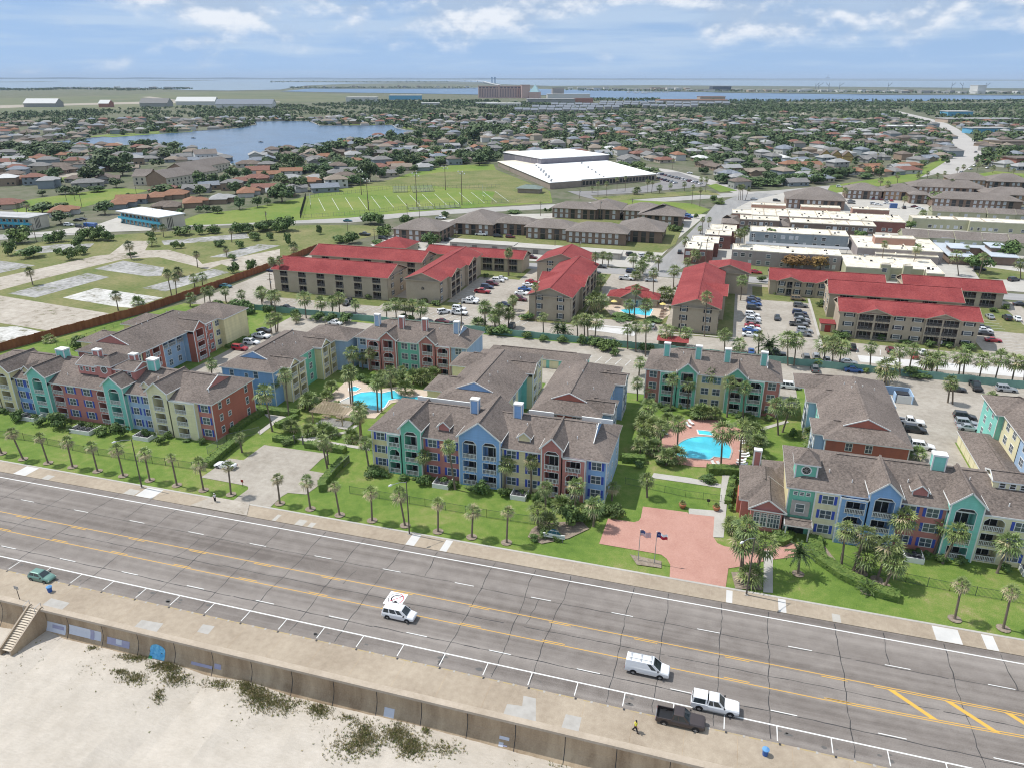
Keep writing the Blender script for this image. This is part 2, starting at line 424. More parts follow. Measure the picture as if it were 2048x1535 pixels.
sheet('paths',[c4.at(p) for p in [(520,1225),(540,1190),(800,1225),(1030,1270),(1030,1300),(800,1265)]],0.018,M_CONC2)
sheet('paths',[c4.at(p) for p in [(1325,880),(1320,860),(1510,805),(1530,820)]],0.018,M_CONC2)
sheet('paths',[c2.at(p) for p in [(460,975),(640,1000),(560,1040),(440,1130),(420,1110),(530,1030)]],0.018,M_CONC2)
sheet('paths',[c2.at(p) for p in [(780,1180),(960,1200),(1240,1245),(1240,1225),(960,1180),(840,1165),(1090,1115),(1160,1060),(1130,1060),(1060,1105),(800,1150),(690,1160)]],0.018,M_CONC2)
sheet('pool_deck',[c4.at(p) for p in [(560,1000),(640,880),(760,800),(1000,800),(1130,850),(1240,900),(1230,1020),(1175,1160),(840,1145),(640,1110),(580,1060)]],0.02,M_BRICK)
sheet('pool_deck',[c2.at(p) for p in [(880,900),(1060,750),(1160,735),(1300,800),(1440,780),(1680,810),(1660,850),(1400,900),(1330,960),(1280,1010),(1000,1000)]],0.02,mat('tan_deck',(0.45,0.36,0.28),(0.55,0.46,0.37),[(0.5,5,.5)]))
sheet('pool_deck',[d3.at(p) for p in [(900,640),(1000,610),(1380,620),(1390,690),(1330,735),(960,700)]],0.032,mat('tan_deck',(0.45,0.36,0.28)))
sheet('flats_lot',[(-160,310),(-150,300),(-30,300),(-24,366),(-14,440),(-60,436),(-128,405),(-160,370)],0.02,M_CONC2)
sheet('flats_grass',[(-132,336),(-28,332),(-24,352),(-24,404),(-30,432),(-60,425),(-132,380)],0.03,M_DRYGRASS)
sheet('flats_grass',[at(1205,398),at(1330,404),at(1385,408),at(1420,420),at(1400,430),at(1300,420)],0.04,M_GRASS2)
sheet('townhouse_ground',[(-8,304),(140,304),(150,600),(40,560),(10,500),(2,470)],0.02,M_CONC2)
sheet('townhouse_lawn',rect(3,303,44,319),0.03,M_DRYGRASS)
sheet('townhouse_lawn',[at(1940,530),at(2048,545),at(2048,560),at(1960,560)],0.03,M_DRYGRASS)
sheet('school_lot',[bq.at(p) for p in [(800,352),(1000,350),(1300,322),(1440,290),(1400,235),(1420,222),(1560,222),(1760,292),(1740,318),(1520,340),(1320,362),(960,380),(1010,415),(890,385)]],0.06,mat('school_asphalt',(0.17,0.165,0.165),(0.25,0.24,0.235),[(0.1,4,.5)]))
sheet('motel_lot',[at(60,470),at(200,448),at(280,420),at(300,432),at(255,447),at(330,447),at(300,462)],0.06,M_CONC2)
sheet('bend_verge',[at(1650,390),at(1830,362),at(1900,318),at(1896,310),at(1820,348),at(1660,372)],0.03,M_GRASS2)
sheet('bend_verge',[at(2048,330),at(1985,315),at(1950,275),at(1985,290),at(2048,310)],0.06,M_GRASS2)
sheet('bend_verge',[at(1935,352),at(1990,343),at(2048,348),at(2048,360),at(1960,356)],0.06,M_GRASS2)
sheet('school_verge',[at(1415,372),at(1432,368),at(1475,382),at(1440,385)],0.06,M_GRASS2)
sheet('school_verge',[bq.at(p) for p in [(970,395),(1400,365),(1760,345),(1850,380),(1700,375),(1050,425)]],0.065,M_DRYGRASS)
#the boulevard
road = sheet('boulevard_road',rect(-320,70.3,220,94.7),0.0,M_ROAD)
def strip(b,x0,x1,y0,y1,m,z=0.006): b.face(((x0,y0,z),(x1,y0,z),(x1,y1,z),(x0,y1,z)),m)
b = MB(); strip(b,-320,220,93.02,93.22,M_WHITE); strip(b,-320,220,72.95,73.15,M_WHITE)
for i in range(-40,30):
 x = -0.35 + i*6.1
 if -250 < x < 160: strip(b,x - .06,x + .06,70.75,72.95,M_WHITE)
for y in (87.75,75.35):
 for i in range(-22,16):
  x = (13.8 if y > 80 else 11.2) + i*12.2
  strip(b,x,x + 3.1,y - .065,y + .065,M_WHITE)
b.build('white_lane_marking',road)
b = MB()
strip(b,-320,18,83.42,83.55,M_YELLOW); strip(b,-320,18,78.95,79.08,M_YELLOW)
for i in range(-22,2):
 x = 5.5 + i*12.2
 strip(b,x,x + 3.2,83.1,83.23,M_YELLOW); strip(b,x,x + 3.2,79.27,79.4,M_YELLOW)
strip(b,18,120,83.42,83.55,M_YELLOW); strip(b,24,120,83.1,83.23,M_YELLOW)
for k in range(2):
 yo = -.32*k
 for i in range(12):
  xa,xb = 18 + i*4,22 + i*4
  f = lambda x: 79.0 + 1.5*max(0,(x - 24)/40) ** 1.3 - yo
  b.face(((xa,f(xa),.006),(xb,f(xb),.006),(xb,f(xb) + .13,.006),(xa,f(xa) + .13,.006)),M_YELLOW)
for x in (25.6,32.2,38.8,45.4):
 b.face(((x,83.1,.01),(x + .9,83.1,.01),(x + 5.2,79.5,.01),(x + 4.3,79.5,.01)),M_YELLOW)
b.build('yellow_lane_marking',road)
b = MB()
rk = random.Random(5)
def crack(p,q,w,wob):
 n = max(2,int(math.dist(p,q)/1.1))
 pts = []
 dx,dy = (q[0] - p[0])/n,(q[1] - p[1])/n
 off = 0
 for i in range(n + 1):
  off = off*.75 + rk.uniform(-wob,wob)
  L = math.hypot(dx,dy)
  pts.append((p[0] + dx*i - dy/L*off,p[1] + dy*i + dx/L*off))
 for i in range(n):
  a,c = pts[i],pts[i + 1]
  d = Vector((c[0] - a[0],c[1] - a[1])).normalized()*(w*rk.uniform(.6,1.25)/2)
  b.face(((a[0] + d.y,a[1] - d.x,.004),(c[0] + d.y,c[1] - d.x,.004),(c[0] - d.y,c[1] + d.x,.004),(a[0] - d.y,a[1] + d.x,.004)),M_TAR)
x = -160
while x < 75:
 xs = x + rk.uniform(-.6,.6)
 crack((xs,94.4),(xs + rk.uniform(-.4,.4),87.7 if rk.random() < .25 else 70.8),.10,.16)
 if rk.random() < .35: crack((xs + 2.6,rk.uniform(84,92)),(xs + 2.2,rk.uniform(80,84)),.09,.25)
 x += rk.choice((6.1,7.6,9.2,7.2))
for y,w in ((87.55,.09),(81.2,.10),(75.2,.12)):
 x = -170
 while x < 90:
  L = rk.uniform(9,34)
  crack((x,y),(x + L,y + rk.uniform(-.25,.25)),w,.07)
  x += L + rk.choice((0,0,.4,3))
b.build('tar_sealed_crack',road)
b = MB()
M_OIL = mat('oil_stain',(0.13,0.125,0.12),(0.10,0.095,0.09),[(2,3,.5)])
for i in range(46):
 cx = -110 + 6.1*rk.randrange(0,26) + rk.uniform(-1.5,1.5); cy = 71.9 + rk.uniform(-.7,.6)
 r = rk.uniform(.1,.38)
 b.face([(cx + math.cos(t)*r*rk.uniform(.6,1.2)*1.4,cy + math.sin(t)*r*rk.uniform(.5,1.1),.003) for t in [k*.785 for k in range(8)]],M_OIL)
b.build('oil_stain',road)
b = MB()
sx,sy = at(*Cr(740,1160,14.62).px((745,520)))
S = Cr(740,1160,14.62)
q = [S.at(p) for p in [(370,665),(620,305),(1115,405),(905,745)]]
b.face([(p[0],p[1],.012) for p in q],mat('sign_white',(.8,.8,.8)))
u = Vector((q[2][0] - q[1][0],q[2][1] - q[1][1])); v = Vector((q[1][0] - q[0][0],q[1][1] - q[0][1]))
o0 = Vector(q[0]) + u*.52 + v*.52
M_SR = mat('sign_red',(.45,.03,.06)); M_SB = mat('sign_black',(.02,.02,.025))
uh = u.length*.42; vh = v.length*.42
U1,V1 = u.normalized(),v.normalized()
def ring(r0,r1,t0,t1,m,z,n=40):
 for i in range(n):
  ta,tb = t0 + (t1 - t0)*i/n,t0 + (t1 - t0)*(i + 1)/n
  f = lambda r,t: (*(o0 + U1*(math.cos(t)*r*uh) + V1*(math.sin(t)*r*vh)),z)
  b.face((f(r0,ta),f(r1,ta),f(r1,tb),f(r0,tb)),m)
ring(.9,1.0,-.7,1.5,M_SR,.017); ring(.92,1.0,1.5,5.583,M_SB,.017)
ring(.5,.66,1.2,4.4,M_SB,.018)
def loc(a,c,z): return (*(o0 + U1*(a*uh) + V1*(c*vh)),z)
b.face([loc(*p,.018) for p in ((.15,.58),(.75,.5),(.75,.62),(.15,.72))],M_SB)
b.face([loc(*p,.019) for p in ((-.25,-.78),(.15,-.3),(.6,-.68))],M_SB)
b.face([loc(*p,.021) for p in ((-.72,-.62),(-.66,-.7),(.75,.6),(.69,.68))],M_SR)
b.build('turn_ban_marking',road)
b = MB(); b.box(-320,65.3,-0.3,220,70.3,0.14,M_WALK); o = b.build('promenade_pavement',loc=(0,0,0)); o['kind'] = 'structure'
kb = MB()
M_KERBY = mat('worn_yellow_kerb',(.40,.30,.12),(.33,.27,.18),[(1.5,4,.8)])
x = -140.0
while x < 80:
 L = rk.uniform(.6,2.6)
 kb.face(((x,70.1,.145),(x + L,70.1,.145),(x + L,70.26,.145),(x,70.26,.145)),M_KERBY)
 x += L + rk.uniform(.05,1.6)
for i in range(-55,40):
 x = i*2.03
 kb.box(x - .22,70.0,.142,x + .05,70.32,.16,M_PATCH if i % 3 else M_TAR)
kb.build('yellow_kerb_paint',o)
pb = MB()
e7 = Cr(0,1080,3.656)
for cr_,pts in ((e7,[(300,475),(375,420),(510,455),(445,512)]),(e7,[(975,635),(1035,578),(1195,605),(1140,672)]),(e7,[(1440,665),(1485,610),(1570,625),(1520,685)]),(Cr(500,1100,3.656),[(1850,1200),(1880,1120),(1990,1135),(2000,1060),(2090,1080),(2090,1260)]),(Cr(1000,1350,3),[(365,320),(395,230),(490,250),(470,340)])):
 pb.face([(*cr_.at(p,.146),.146) for p in pts][::-1],M_PATCH)
for i in range(-26,14):
 x = i*6.1 + 1.2
 pb.face(((x,65.35,.1445),(x + .05,65.35,.1445),(x + .05,70,.1445),(x,70,.1445)),M_SEAWALL)
pb.build('repaired_slab',o)
b = MB(); b.box(-320,94.7,-.3,220,98.0,0.10,M_WALK); b.box(-320,98.0,-.3,220,98.4,0.13,M_CONC2)
o = b.build('roadside_pavement',loc=(0,0,0)); o['kind'] = 'structure'
pb = MB()
for px0,px1,dep in ((14,52,3.2),(72,96,1.6),(235,268,1.8),(258,305,3.2),(385,415,3.2),(535,550,2),(580,605,1.7),(606,624,1.4),(803,829,3.2),(872,894,3.2),(1451,1471,3.0),(1558,1581,3.1),(1668,1692,1.8),(1880,1938,3.1),(1982,2013,3.1)):
 yy = 961.6 + .1853*(px0 + px1)/2 - 14
 xa = at(px0,yy)[0]; xb = at(px1,yy)[0]
 pb.face(((xa,94.75,.106),(xb - .5,94.75,.106),(xb - .5,94.75 + dep,.106),(xa,94.75 + dep,.106)),M_CONC2 if dep < 3 else M_NEWCONC)
for i in range(-60,40):
 x = i*3.05
 pb.face(((x,94.75,.103),(x + .04,94.75,.103),(x + .04,98,.103),(x,98,.103)),M_LIP)
pb.build('repaired_slab',o)
sheet('driveway_apron',[(-89,94.72),(-77,94.72),(-79,98.5),(-87,98.5)],0.11,M_OLDLOT)
#seawall, stairs, sand
prof = [(65.35,.14),(65.25,.155),(64.62,.165),(64.45,.11),(64.42,-.24),(64.68,-.36)]
for i in range(11):
 t = i/10
 prof.append((64.98 + .06*math.sin(t*3) - 7.5*max(0,t - .22) ** 1.9,-.4 - 7.0*t))
wall_y = lambda z: next((a[0] + (c[0] - a[0])*((z - a[1])/(c[1] - a[1])) for a,c in zip(prof[6:],prof[7:]) if c[1] <= z <= a[1]),62)
b = MB()
for i in range(len(prof) - 1):
 a,c = prof[i],prof[i + 1]
 x = -320
 while x < 220:
  b.face(((x,c[0],c[1]),(x + 15,c[0],c[1]),(x + 15,a[0],a[1]),(x,a[0],a[1])),M_LIP if i < 4 else M_SEAWALL)
  x += 15
seawall = b.build('seawall',loc=(0,62.5,-6))
tag(seawall,'long tan concrete seawall curving down to the sand with a flat lip','seawall')
e8 = Cr(500,1100,3.656)
def wallpt(x,z,d=.0): return (x,wall_y(z) - d,z)
def on_wall(cr_,p):
 """point of the wall face seen at a pixel: walk down the wall profile"""
 best = None
 for k in range(200):
  z = -.45 - k*.034
  X,Y = cr_.at(p,z)
  e = abs(Y - wall_y(z))
  if best is None or e < best[0]: best = (e,X,z)
 return best[1],best[2]
x0,_ = on_wall(e8,(610,985))
x1,_ = on_wall(e8,(925,1060))
step = (x1 - x0)
xs = [x0 + step*i for i in range(-16,10)]
for x in xs:
 jb = MB()
 for i in range(20):
  za,zb = -.5 - i*.34,-.5 - (i + 1)*.34
  jb.face((wallpt(x,zb,.02),(x + .09,wall_y(zb) - .02,zb),(x + .09,wall_y(za) - .02,za),wallpt(x,za,.02)),M_TAR)
 jb.build('expansion_joint',seawall)
M_PW = mat('white_paintover',(0.50,0.53,0.60),(0.60,0.63,0.70),[(0.8,4,.6)])
M_PL = mat('lilac_paintover',(0.30,0.30,0.42),(0.37,0.37,0.49),[(0.8,4,.6)])
M_PB = mat('blue_mural',(0.05,0.30,0.62),(0.25,0.62,0.85),[(1.8,5,.8)])
M_PG = mat('mural_green',(0.05,0.25,0.12))
def wall_patch(b,cr_,p0,p1,m,d=.03,arch=False):
 xa,za = on_wall(cr_,p0)
 xb,zb = on_wall(cr_,p1)
 n = 10
 for i in range(n):
  z0_ = za + (zb - za)*i/n; z1_ = za + (zb - za)*(i + 1)/n
  def half(z):
   if not arch: return xa,xb
   t = (z - za)/(zb - za)
   w = (xb - xa)/2*math.sqrt(max(.02,1 - max(0,1 - t/.45) ** 2))
   return (xa + xb)/2 - w,(xa + xb)/2 + w
  a0,a1_ = half(z0_); b0_,b1_ = half(z1_)
  b.face(((b0_,wall_y(z1_) - d,z1_),(b1_,wall_y(z1_) - d,z1_),(a1_,wall_y(z0_) - d,z0_),(a0,wall_y(z0_) - d,z0_)),m)
def mural(specs,name='paint_patch'):
 for s in specs:
  b = MB(); wall_patch(b,*s[:4],*(s[4:])); b.build(name,seawall)
mural([(e7,(345,585),(478,690),M_PW),(e7,(385,610),(470,655),M_PL,.05),(e7,(505,610),(740,735),M_PW),(e7,(660,650),(690,725),M_PL,.05)])
mural([(e7,(785,700),(945,790),M_PL),(e7,(850,715),(890,765),M_PW,.05),(e7,(1400,880),(1550,940),M_PL),(e7,(1570,895),(1615,945),M_PL)])
mural([(e8,(985,1140),(1050,1225),M_PW),(e8,(1825,1350),(1895,1390),M_PW),(e8,(1820,1395),(1850,1435),M_PW),(e8,(1900,1420),(2120,1475),M_PW),(e8,(1850,1415),(1880,1435),M_PL,.05)])
mural([(e7,(1095,745),(1200,880),M_PB,.03,True)],'blue_arched_paint')
mural([(e7,(1090,800),(1105,808),M_TAR,.06),(e7,(1190,800),(1222,808),M_TAR,.06),(e7,(1090,835),(1110,870),M_PG,.06),(e7,(1118,822),(1128,828),M_TAR,.06),(e7,(1180,820),(1192,828),M_TAR,.06)],'paint_detail')
b = MB()
SLINE = [(-200,-4.6)] + [on_wall(c_,p) for c_,p in ((e7,(0,632)),(e7,(130,650)),(e7,(340,655)),(e7,(470,717)),(e7,(730,778)),(e7,(870,815)),(e7,(1000,840)),(e7,(1280,900)),(e7,(1530,992)),(e7,(1830,1030)),(e8,(290,1060)),(e8,(590,1132)),(e8,(905,1203)),(e8,(1235,1280)),(e8,(1570,1372)),(e8,(1915,1465)))] + [(90,-5.6)]
def sand_z(x,y):
 for (xa,za),(xb,zb) in zip(SLINE,SLINE[1:]):
  if x <= xb: break
 z = za + (zb - za)*max(0,min(1,(x - xa)/(xb - xa)))
 d = max(0,64 - y)
 return z - .05*d + min(1,d/4)*(.22*math.sin(x*.21 + y*.35)*math.sin(y*.27 + 1) + .10*math.sin(x*.6 + 2)*math.sin(y*.7 - x*.2)) + .05*math.sin(x*1.7 + y*.9)*math.sin(y*1.3 - x*.5)
NX,NY = 190,46
gx = [-190 + 300*i/NX for i in range(NX + 1)]
gy = [65.4 - 54*(j/NY) ** 1.3 for j in range(NY + 1)]
for i in range(NX):
 for j in range(NY):
  b.face([(x,y,sand_z(x,y)) for x,y in ((gx[i],gy[j + 1]),(gx[i + 1],gy[j + 1]),(gx[i + 1],gy[j]),(gx[i],gy[j]))],M_SAND)
o = b.build('beach_sand',smooth=True,loc=(0,0,0)); o['kind'] = 'structure'
st = empty('beach_stairs',(-93,60,-3))
tag(st,'concrete stairs with low side walls from the promenade down to the sand','stairs')
sw = MB(); sb_ = MB(); rl = MB()
M_STEP = mat('step_concrete',(0.50,0.43,0.34),(0.62,0.55,0.45),[(0.6,4,.5)])
M_RISER = mat('riser_concrete',(0.27,0.21,0.15))
sx0,sx1 = -93.3,-91.0
ytop = 64.5; n = 18; run = .275; rise = .215; skw = .045
for i in range(n):
 z = .12 - rise*(i + 1); y = ytop - run*i; k = -skw*i
 sw.box(sx0 + .25 + k,y - run - .06,z - .09,sx1 - .25 + k,y,z,M_STEP)
 sw.face(((sx0 + .25 + k,y - .02,z),(sx1 - .25 + k,y - .02,z),(sx1 - .25 + k,y - .02,z + .1),(sx0 + .25 + k,y - .02,z + .1)),M_RISER)
sw.build('tread',st)
yb = ytop - run*n; zb = .12 - rise*n
for xx in (sx0,sx1 - .25):
 q = MB()
 A = [(ytop + .4,.3),(ytop,.3),(yb,zb + .35),(yb - .3,zb + .3),(yb - .3,zb - 1.6),(ytop + .4,-5.2)]
 X_ = lambda p: xx - skw*n*(ytop - p[0])/(ytop - yb)
 q.face([(X_(p),p[0],p[1]) for p in A],M_LIP); q.face([(X_(p) + .25,p[0],p[1]) for p in A[::-1]],M_SEAWALL)
 for i in range(len(A)):
  a,c = A[i],A[(i + 1) % len(A)]
  q.face(((X_(a),a[0],a[1]),(X_(c),c[0],c[1]),(X_(c) + .25,c[0],c[1]),(X_(a) + .25,a[0],a[1])),M_LIP)
 q.build('side_wall',st)
for xx in (sx0 + .1,sx1 - .1):
 q = MB(); q.bar((xx,ytop + .3,1.0),(xx,ytop + .3,.2),.05,.05,M_GREY); q.bar((xx,ytop + .3,1.0),(xx,ytop - .8,.75),.05,.05,M_GREY); q.bar((xx,ytop - .8,.75),(xx,ytop - .8,-.2),.05,.05,M_GREY)
 q.build('handrail',st)
b = MB()
M_DUNE = mat('dune_leaf',(0.10,0.14,0.035),(0.24,0.21,0.085),[(1.2,4,.8)],.9)
rv = random.Random(3)
def leafquad(b,c,s,m,r):
 a = r.uniform(0,6.28); e = r.uniform(-.5,.9)
 ux = Vector((math.cos(a),math.sin(a),0)); vx = Vector((-math.sin(a)*math.cos(e),math.cos(a)*math.cos(e),math.sin(e)))
 c = Vector(c)
 b.face((c - ux*s - vx*s*.6,c + ux*s - vx*s*.6,c + ux*s*.7 + vx*s,c - ux*s*.7 + vx*s),m)
M_STRAW = mat('dune_straw',(0.27,0.22,0.12),(0.40,0.34,0.20),[(1.2,4,.8)],.9)
def tuft(b,X,Y,k=1.0):
 z = sand_z(X,Y); m = M_STRAW if rv.random() < .38 else M_DUNE
 for q in range(4):
  a = rv.uniform(0,6.28); h = rv.uniform(.12,.42)*k; w = rv.uniform(.02,.045); l = rv.uniform(.1,.5)*h; dx,dy = math.cos(a),math.sin(a)
  x,y = X + rv.uniform(-.16,.16),Y + rv.uniform(-.16,.16)
  b.face(((x - dy*w,y + dx*w,z - .02),(x + dy*w,y - dx*w,z - .02),(x + dx*l,y + dy*l,z + h)),m)
 if rv.random() < .5: leafquad(b,(X,Y,z + rv.uniform(.02,.12)),rv.uniform(.04,.1),m,rv)
for cr_,cx,cy,rx,ry,n in ((e7,1000,850,120,30,420),(e7,1220,920,130,50,700),(e7,880,960,60,22,110),(e7,980,1010,110,45,260),(e7,1280,1010,110,50,320),(e7,1160,1130,40,60,120),(e7,1600,1050,140,40,200),(e7,1810,1070,80,60,420),(e7,1950,1170,150,80,500),(e7,680,785,50,18,60),(e8,60,1050,90,80,420),(e8,250,1130,160,70,330),(e8,510,1165,90,60,420),(e8,850,1370,130,110,900),(e8,1080,1340,100,80,560),(e8,1180,1440,110,80,640),(e8,720,1440,170,90,330),(e8,1290,1310,40,50,120),(e8,1420,1450,140,60,170),(e8,700,1220,80,30,80),(Cr(1000,1350,3),420,520,120,60,150)):
 for k in range(n):
  t = rv.uniform(0,6.28); rr = math.sqrt(rv.random())*rv.uniform(.4,1.5)
  p = (cx + math.cos(t)*rx*rr,cy + math.sin(t)*ry*rr)
  zz = -5.0
  for _ in range(4): X,Y = cr_.at(p,zz); zz = sand_z(X,Y)
  if Y > wall_y(zz) - .1: continue
  tuft(b,X,Y)
for k in range(700):
 X = rv.uniform(-100,-5); Y = 63 - abs(rv.gauss(0,3.2))
 if rv.random() < .5 + .5*math.sin(X*.5): continue
 tuft(b,X,Y,.5)
o = b.build('dune_vegetation',loc=(0,0,0))
tag(o,'scrubby green and straw dune plants growing in the sand below the seawall','dune plants',kind='stuff')
b = MB()
rm_ = random.Random(4)
pp = [(-80 + 45*i,157.9 + (.5 if i > 22 else 0)) for i in range(50)]
for i in range(len(pp) - 1):
 a,c = at(*pp[i]),at(*pp[i + 1]); h0,h1 = 34 + 14*math.sin(i*1.7),34 + 14*math.sin((i + 1)*1.7)
 b.face(((*a,0),(*c,0),(*c,h1),(*a,h0)),mat('mainland_trees',(.03,.05,.03)))
 b.face(((*a,h0),(*c,h1),(c[0]*1.2,c[1]*1.2,h1),(a[0]*1.2,a[1]*1.2,h0)),mat('mainland_trees',()))
o = b.build('mainland_terrain',loc=(0,0,0)); o['kind'] = 'structure'
#building kit
M_SHINGLE = mat('brown_shingles',(0.088,0.072,0.063),(0.225,0.185,0.160),[(0.12,4,.35),(2.2,3,.5),((3,3,14),3,.55)],.95,.01)
M_REDROOF = mat('red_shingles',(0.165,0.026,0.028),(0.30,0.068,0.064),[(0.12,5,.5),(2.2,4,.65)],.95)
M_GREYROOF = mat('grey_brown_shingles',(0.135,0.115,0.10),(0.235,0.205,0.185),[(0.1,4,.4),(1.6,3,.6)],.95)
M_WHITEROOF = mat('white_roof_membrane',(0.50,0.45,0.36),(0.82,0.77,0.66),[(0.10,6,.6),(0.7,6,.5)],.8)
M_GLASS = mat('window_glass',(0.05,0.065,0.08),(0.12,0.15,0.18),[(0.6,3,.7)],.12,spec=.6)
M_DARKGLASS = mat('dark_glass',(0.018,0.02,0.024),(0.05,0.055,0.06),[(0.5,3,.7)],.15,spec=.5)
M_SHUT = mat('blue_shutter',(0.045,0.075,0.36),(0.06,0.10,0.42),[(2,2,.5)],.6)
def pastel(n,c):
 return mat(n + '_siding',tuple(x*.74 + .015 for x in c),tuple(min(1,x*1.02) for x in c),[((.9,.9,.12),5,.5),((.05,.05,6),2,.35),(.15,3,.3)],.85)
TEAL = pastel('teal',(0.25,0.62,0.53)); GREEN = pastel('green',(0.20,0.54,0.40)); BLUE = pastel('blue',(0.255,0.43,0.70))
YEL = pastel('yellow',(0.76,0.67,0.39)); PINK = pastel('coral',(0.52,0.215,0.185)); LBLUE = pastel('pale_blue',(0.39,0.53,0.70)); RED = pastel('brick_red',(0.45,0.155,0.11))
PYEL = pastel('pale_yellow',(0.80,0.74,0.48))
class Fr:
 """frame of a facade: origin, direction u along it (seen from outside, left to right), outward normal"""
 def __init__(s,o,ang):
  s.o = o; s.a = rad(ang); s.U = (math.cos(s.a),math.sin(s.a)); s.N = (s.U[1],-s.U[0])
 def p(s,u,d,z): return (s.o[0] + s.U[0]*u + s.N[0]*d,s.o[1] + s.U[1]*u + s.N[1]*d,z)
UNITS = {}
def win_unit(w,h,mull=1,fm=None,fw=.11):
 k = ('w',w,h,mull,fm.name if fm else '')
 if k not in UNITS:
  fm = fm or M_TRIM
  b = MB()
  for x0,z0,x1,z1 in ((-w/2 - fw,-fw,w/2 + fw,0),(-w/2 - fw,h,w/2 + fw,h + fw),(-w/2 - fw,0,-w/2,h),(w/2,0,w/2 + fw,h)):
   b.box(x0,-.06,z0,x1,.02,z1,fm)
  for i in range(1,mull + 1):
   x = -w/2 + w*i/(mull + 1)
   b.box(x - .045,-.055,0,x + .045,.02,h,fm)
  b.box(-w/2,-.05,h*.5 - .035,w/2,.02,h*.5 + .035,fm)
  p = MB(); p.face(((-w/2,-.025,0),(w/2,-.025,0),(w/2,-.025,h),(-w/2,-.025,h)),M_GLASS)
  s = MB(); s.box(-.22,-.05,-.05,.22,.02,h + .05,M_SHUT)
  UNITS[k] = (b.mesh('window'),p.mesh('pane'),s.mesh('shutter'))
 return UNITS[k]
def rel(parent,p): return (p[0] - parent.location.x,p[1] - parent.location.y,p[2] - parent.location.z)
def window(B,F,u,z,w=1.5,h=1.5,mull=1,shut=True,d=0.0,fm=None,panemat=None):
 a,p,s = win_unit(w,h,mull,fm)
 o = link_mesh('window',a,B,rel(B,F.p(u,d,z)),(0,0,F.a))
 q = link_mesh('pane',p,o)
 if panemat: paint(q,panemat)
 if shut:
  for sx in (-w/2 - .35,w/2 + .35):
   q = link_mesh('shutter',s,o,(sx,0,0))
   if shut is not True: paint(q,shut)
 return o
def rail_unit(w,rm=None,gap=.24,hgt=1.0):
 k = ('r',w,rm.name if rm else '',hgt)
 if k not in UNITS:
  rm = rm or M_TRIM
  b = MB()
  b.box(-w/2,-.05,.1,w/2,.02,.18,rm); b.box(-w/2,-.06,hgt - .1,w/2,.03,hgt,rm)
  n = max(2,int(w/gap))
  for i in range(n + 1):
   x = -w/2 + w*i/n
   t = .05 if i % 3 == 0 else .03
   b.box(x - t,-.04,.1,x + t,.01,hgt - .05,rm)
  for i in range(3):
   x = -w/2 + w*(i + .5)/3
   b.box(x - .035,-.05,-.45,x + .035,0,.1,rm)
  UNITS[k] = b.mesh('balcony_railing')
 return UNITS[k]
def door_unit(w=1.8,h=2.05):
 k = ('d',w,h)
 if k not in UNITS:
  b = MB()
  b.box(-w/2 - .08,-.05,0,-w/2,.02,h,M_TRIM); b.box(w/2,-.05,0,w/2 + .08,.02,h,M_TRIM); b.box(-w/2 - .08,-.05,h,w/2 + .08,.02,h + .08,M_TRIM); b.box(-.05,-.05,0,.05,.02,h,M_TRIM)
  b.face(((-w/2,-.02,0),(w/2,-.02,0),(w/2,-.02,h),(-w/2,-.02,h)),M_DARKGLASS)
  UNITS[k] = b.mesh('balcony_door')
 return UNITS[k]
def grid_wall(b,F,u0,u1,z0,z1,d,m,holes):
 us = sorted({u0,u1,*[h[0] for h in holes],*[h[1] for h in holes]})
 zs = sorted({z0,z1,*[h[2] for h in holes],*[h[3] for h in holes]})
 for i in range(len(us) - 1):
  for j in range(len(zs) - 1):
   a,c,e,f = us[i],us[i + 1],zs[j],zs[j + 1]
   if any(h[0] <= a + 1e-6 and c <= h[1] + 1e-6 and h[2] <= e + 1e-6 and f <= h[3] + 1e-6 for h in holes): continue
   b.face((F.p(a,d,e),F.p(c,d,e),F.p(c,d,f),F.p(a,d,f)),m)
def fbox(b,F,u0,u1,d0,d1,z0,z1,m): b.box(u0,d0,z0,u1,d1,z1,m,T=lambda u,d,z: F.p(u,d,z))
FLOORS = (0.25,3.05,5.85)
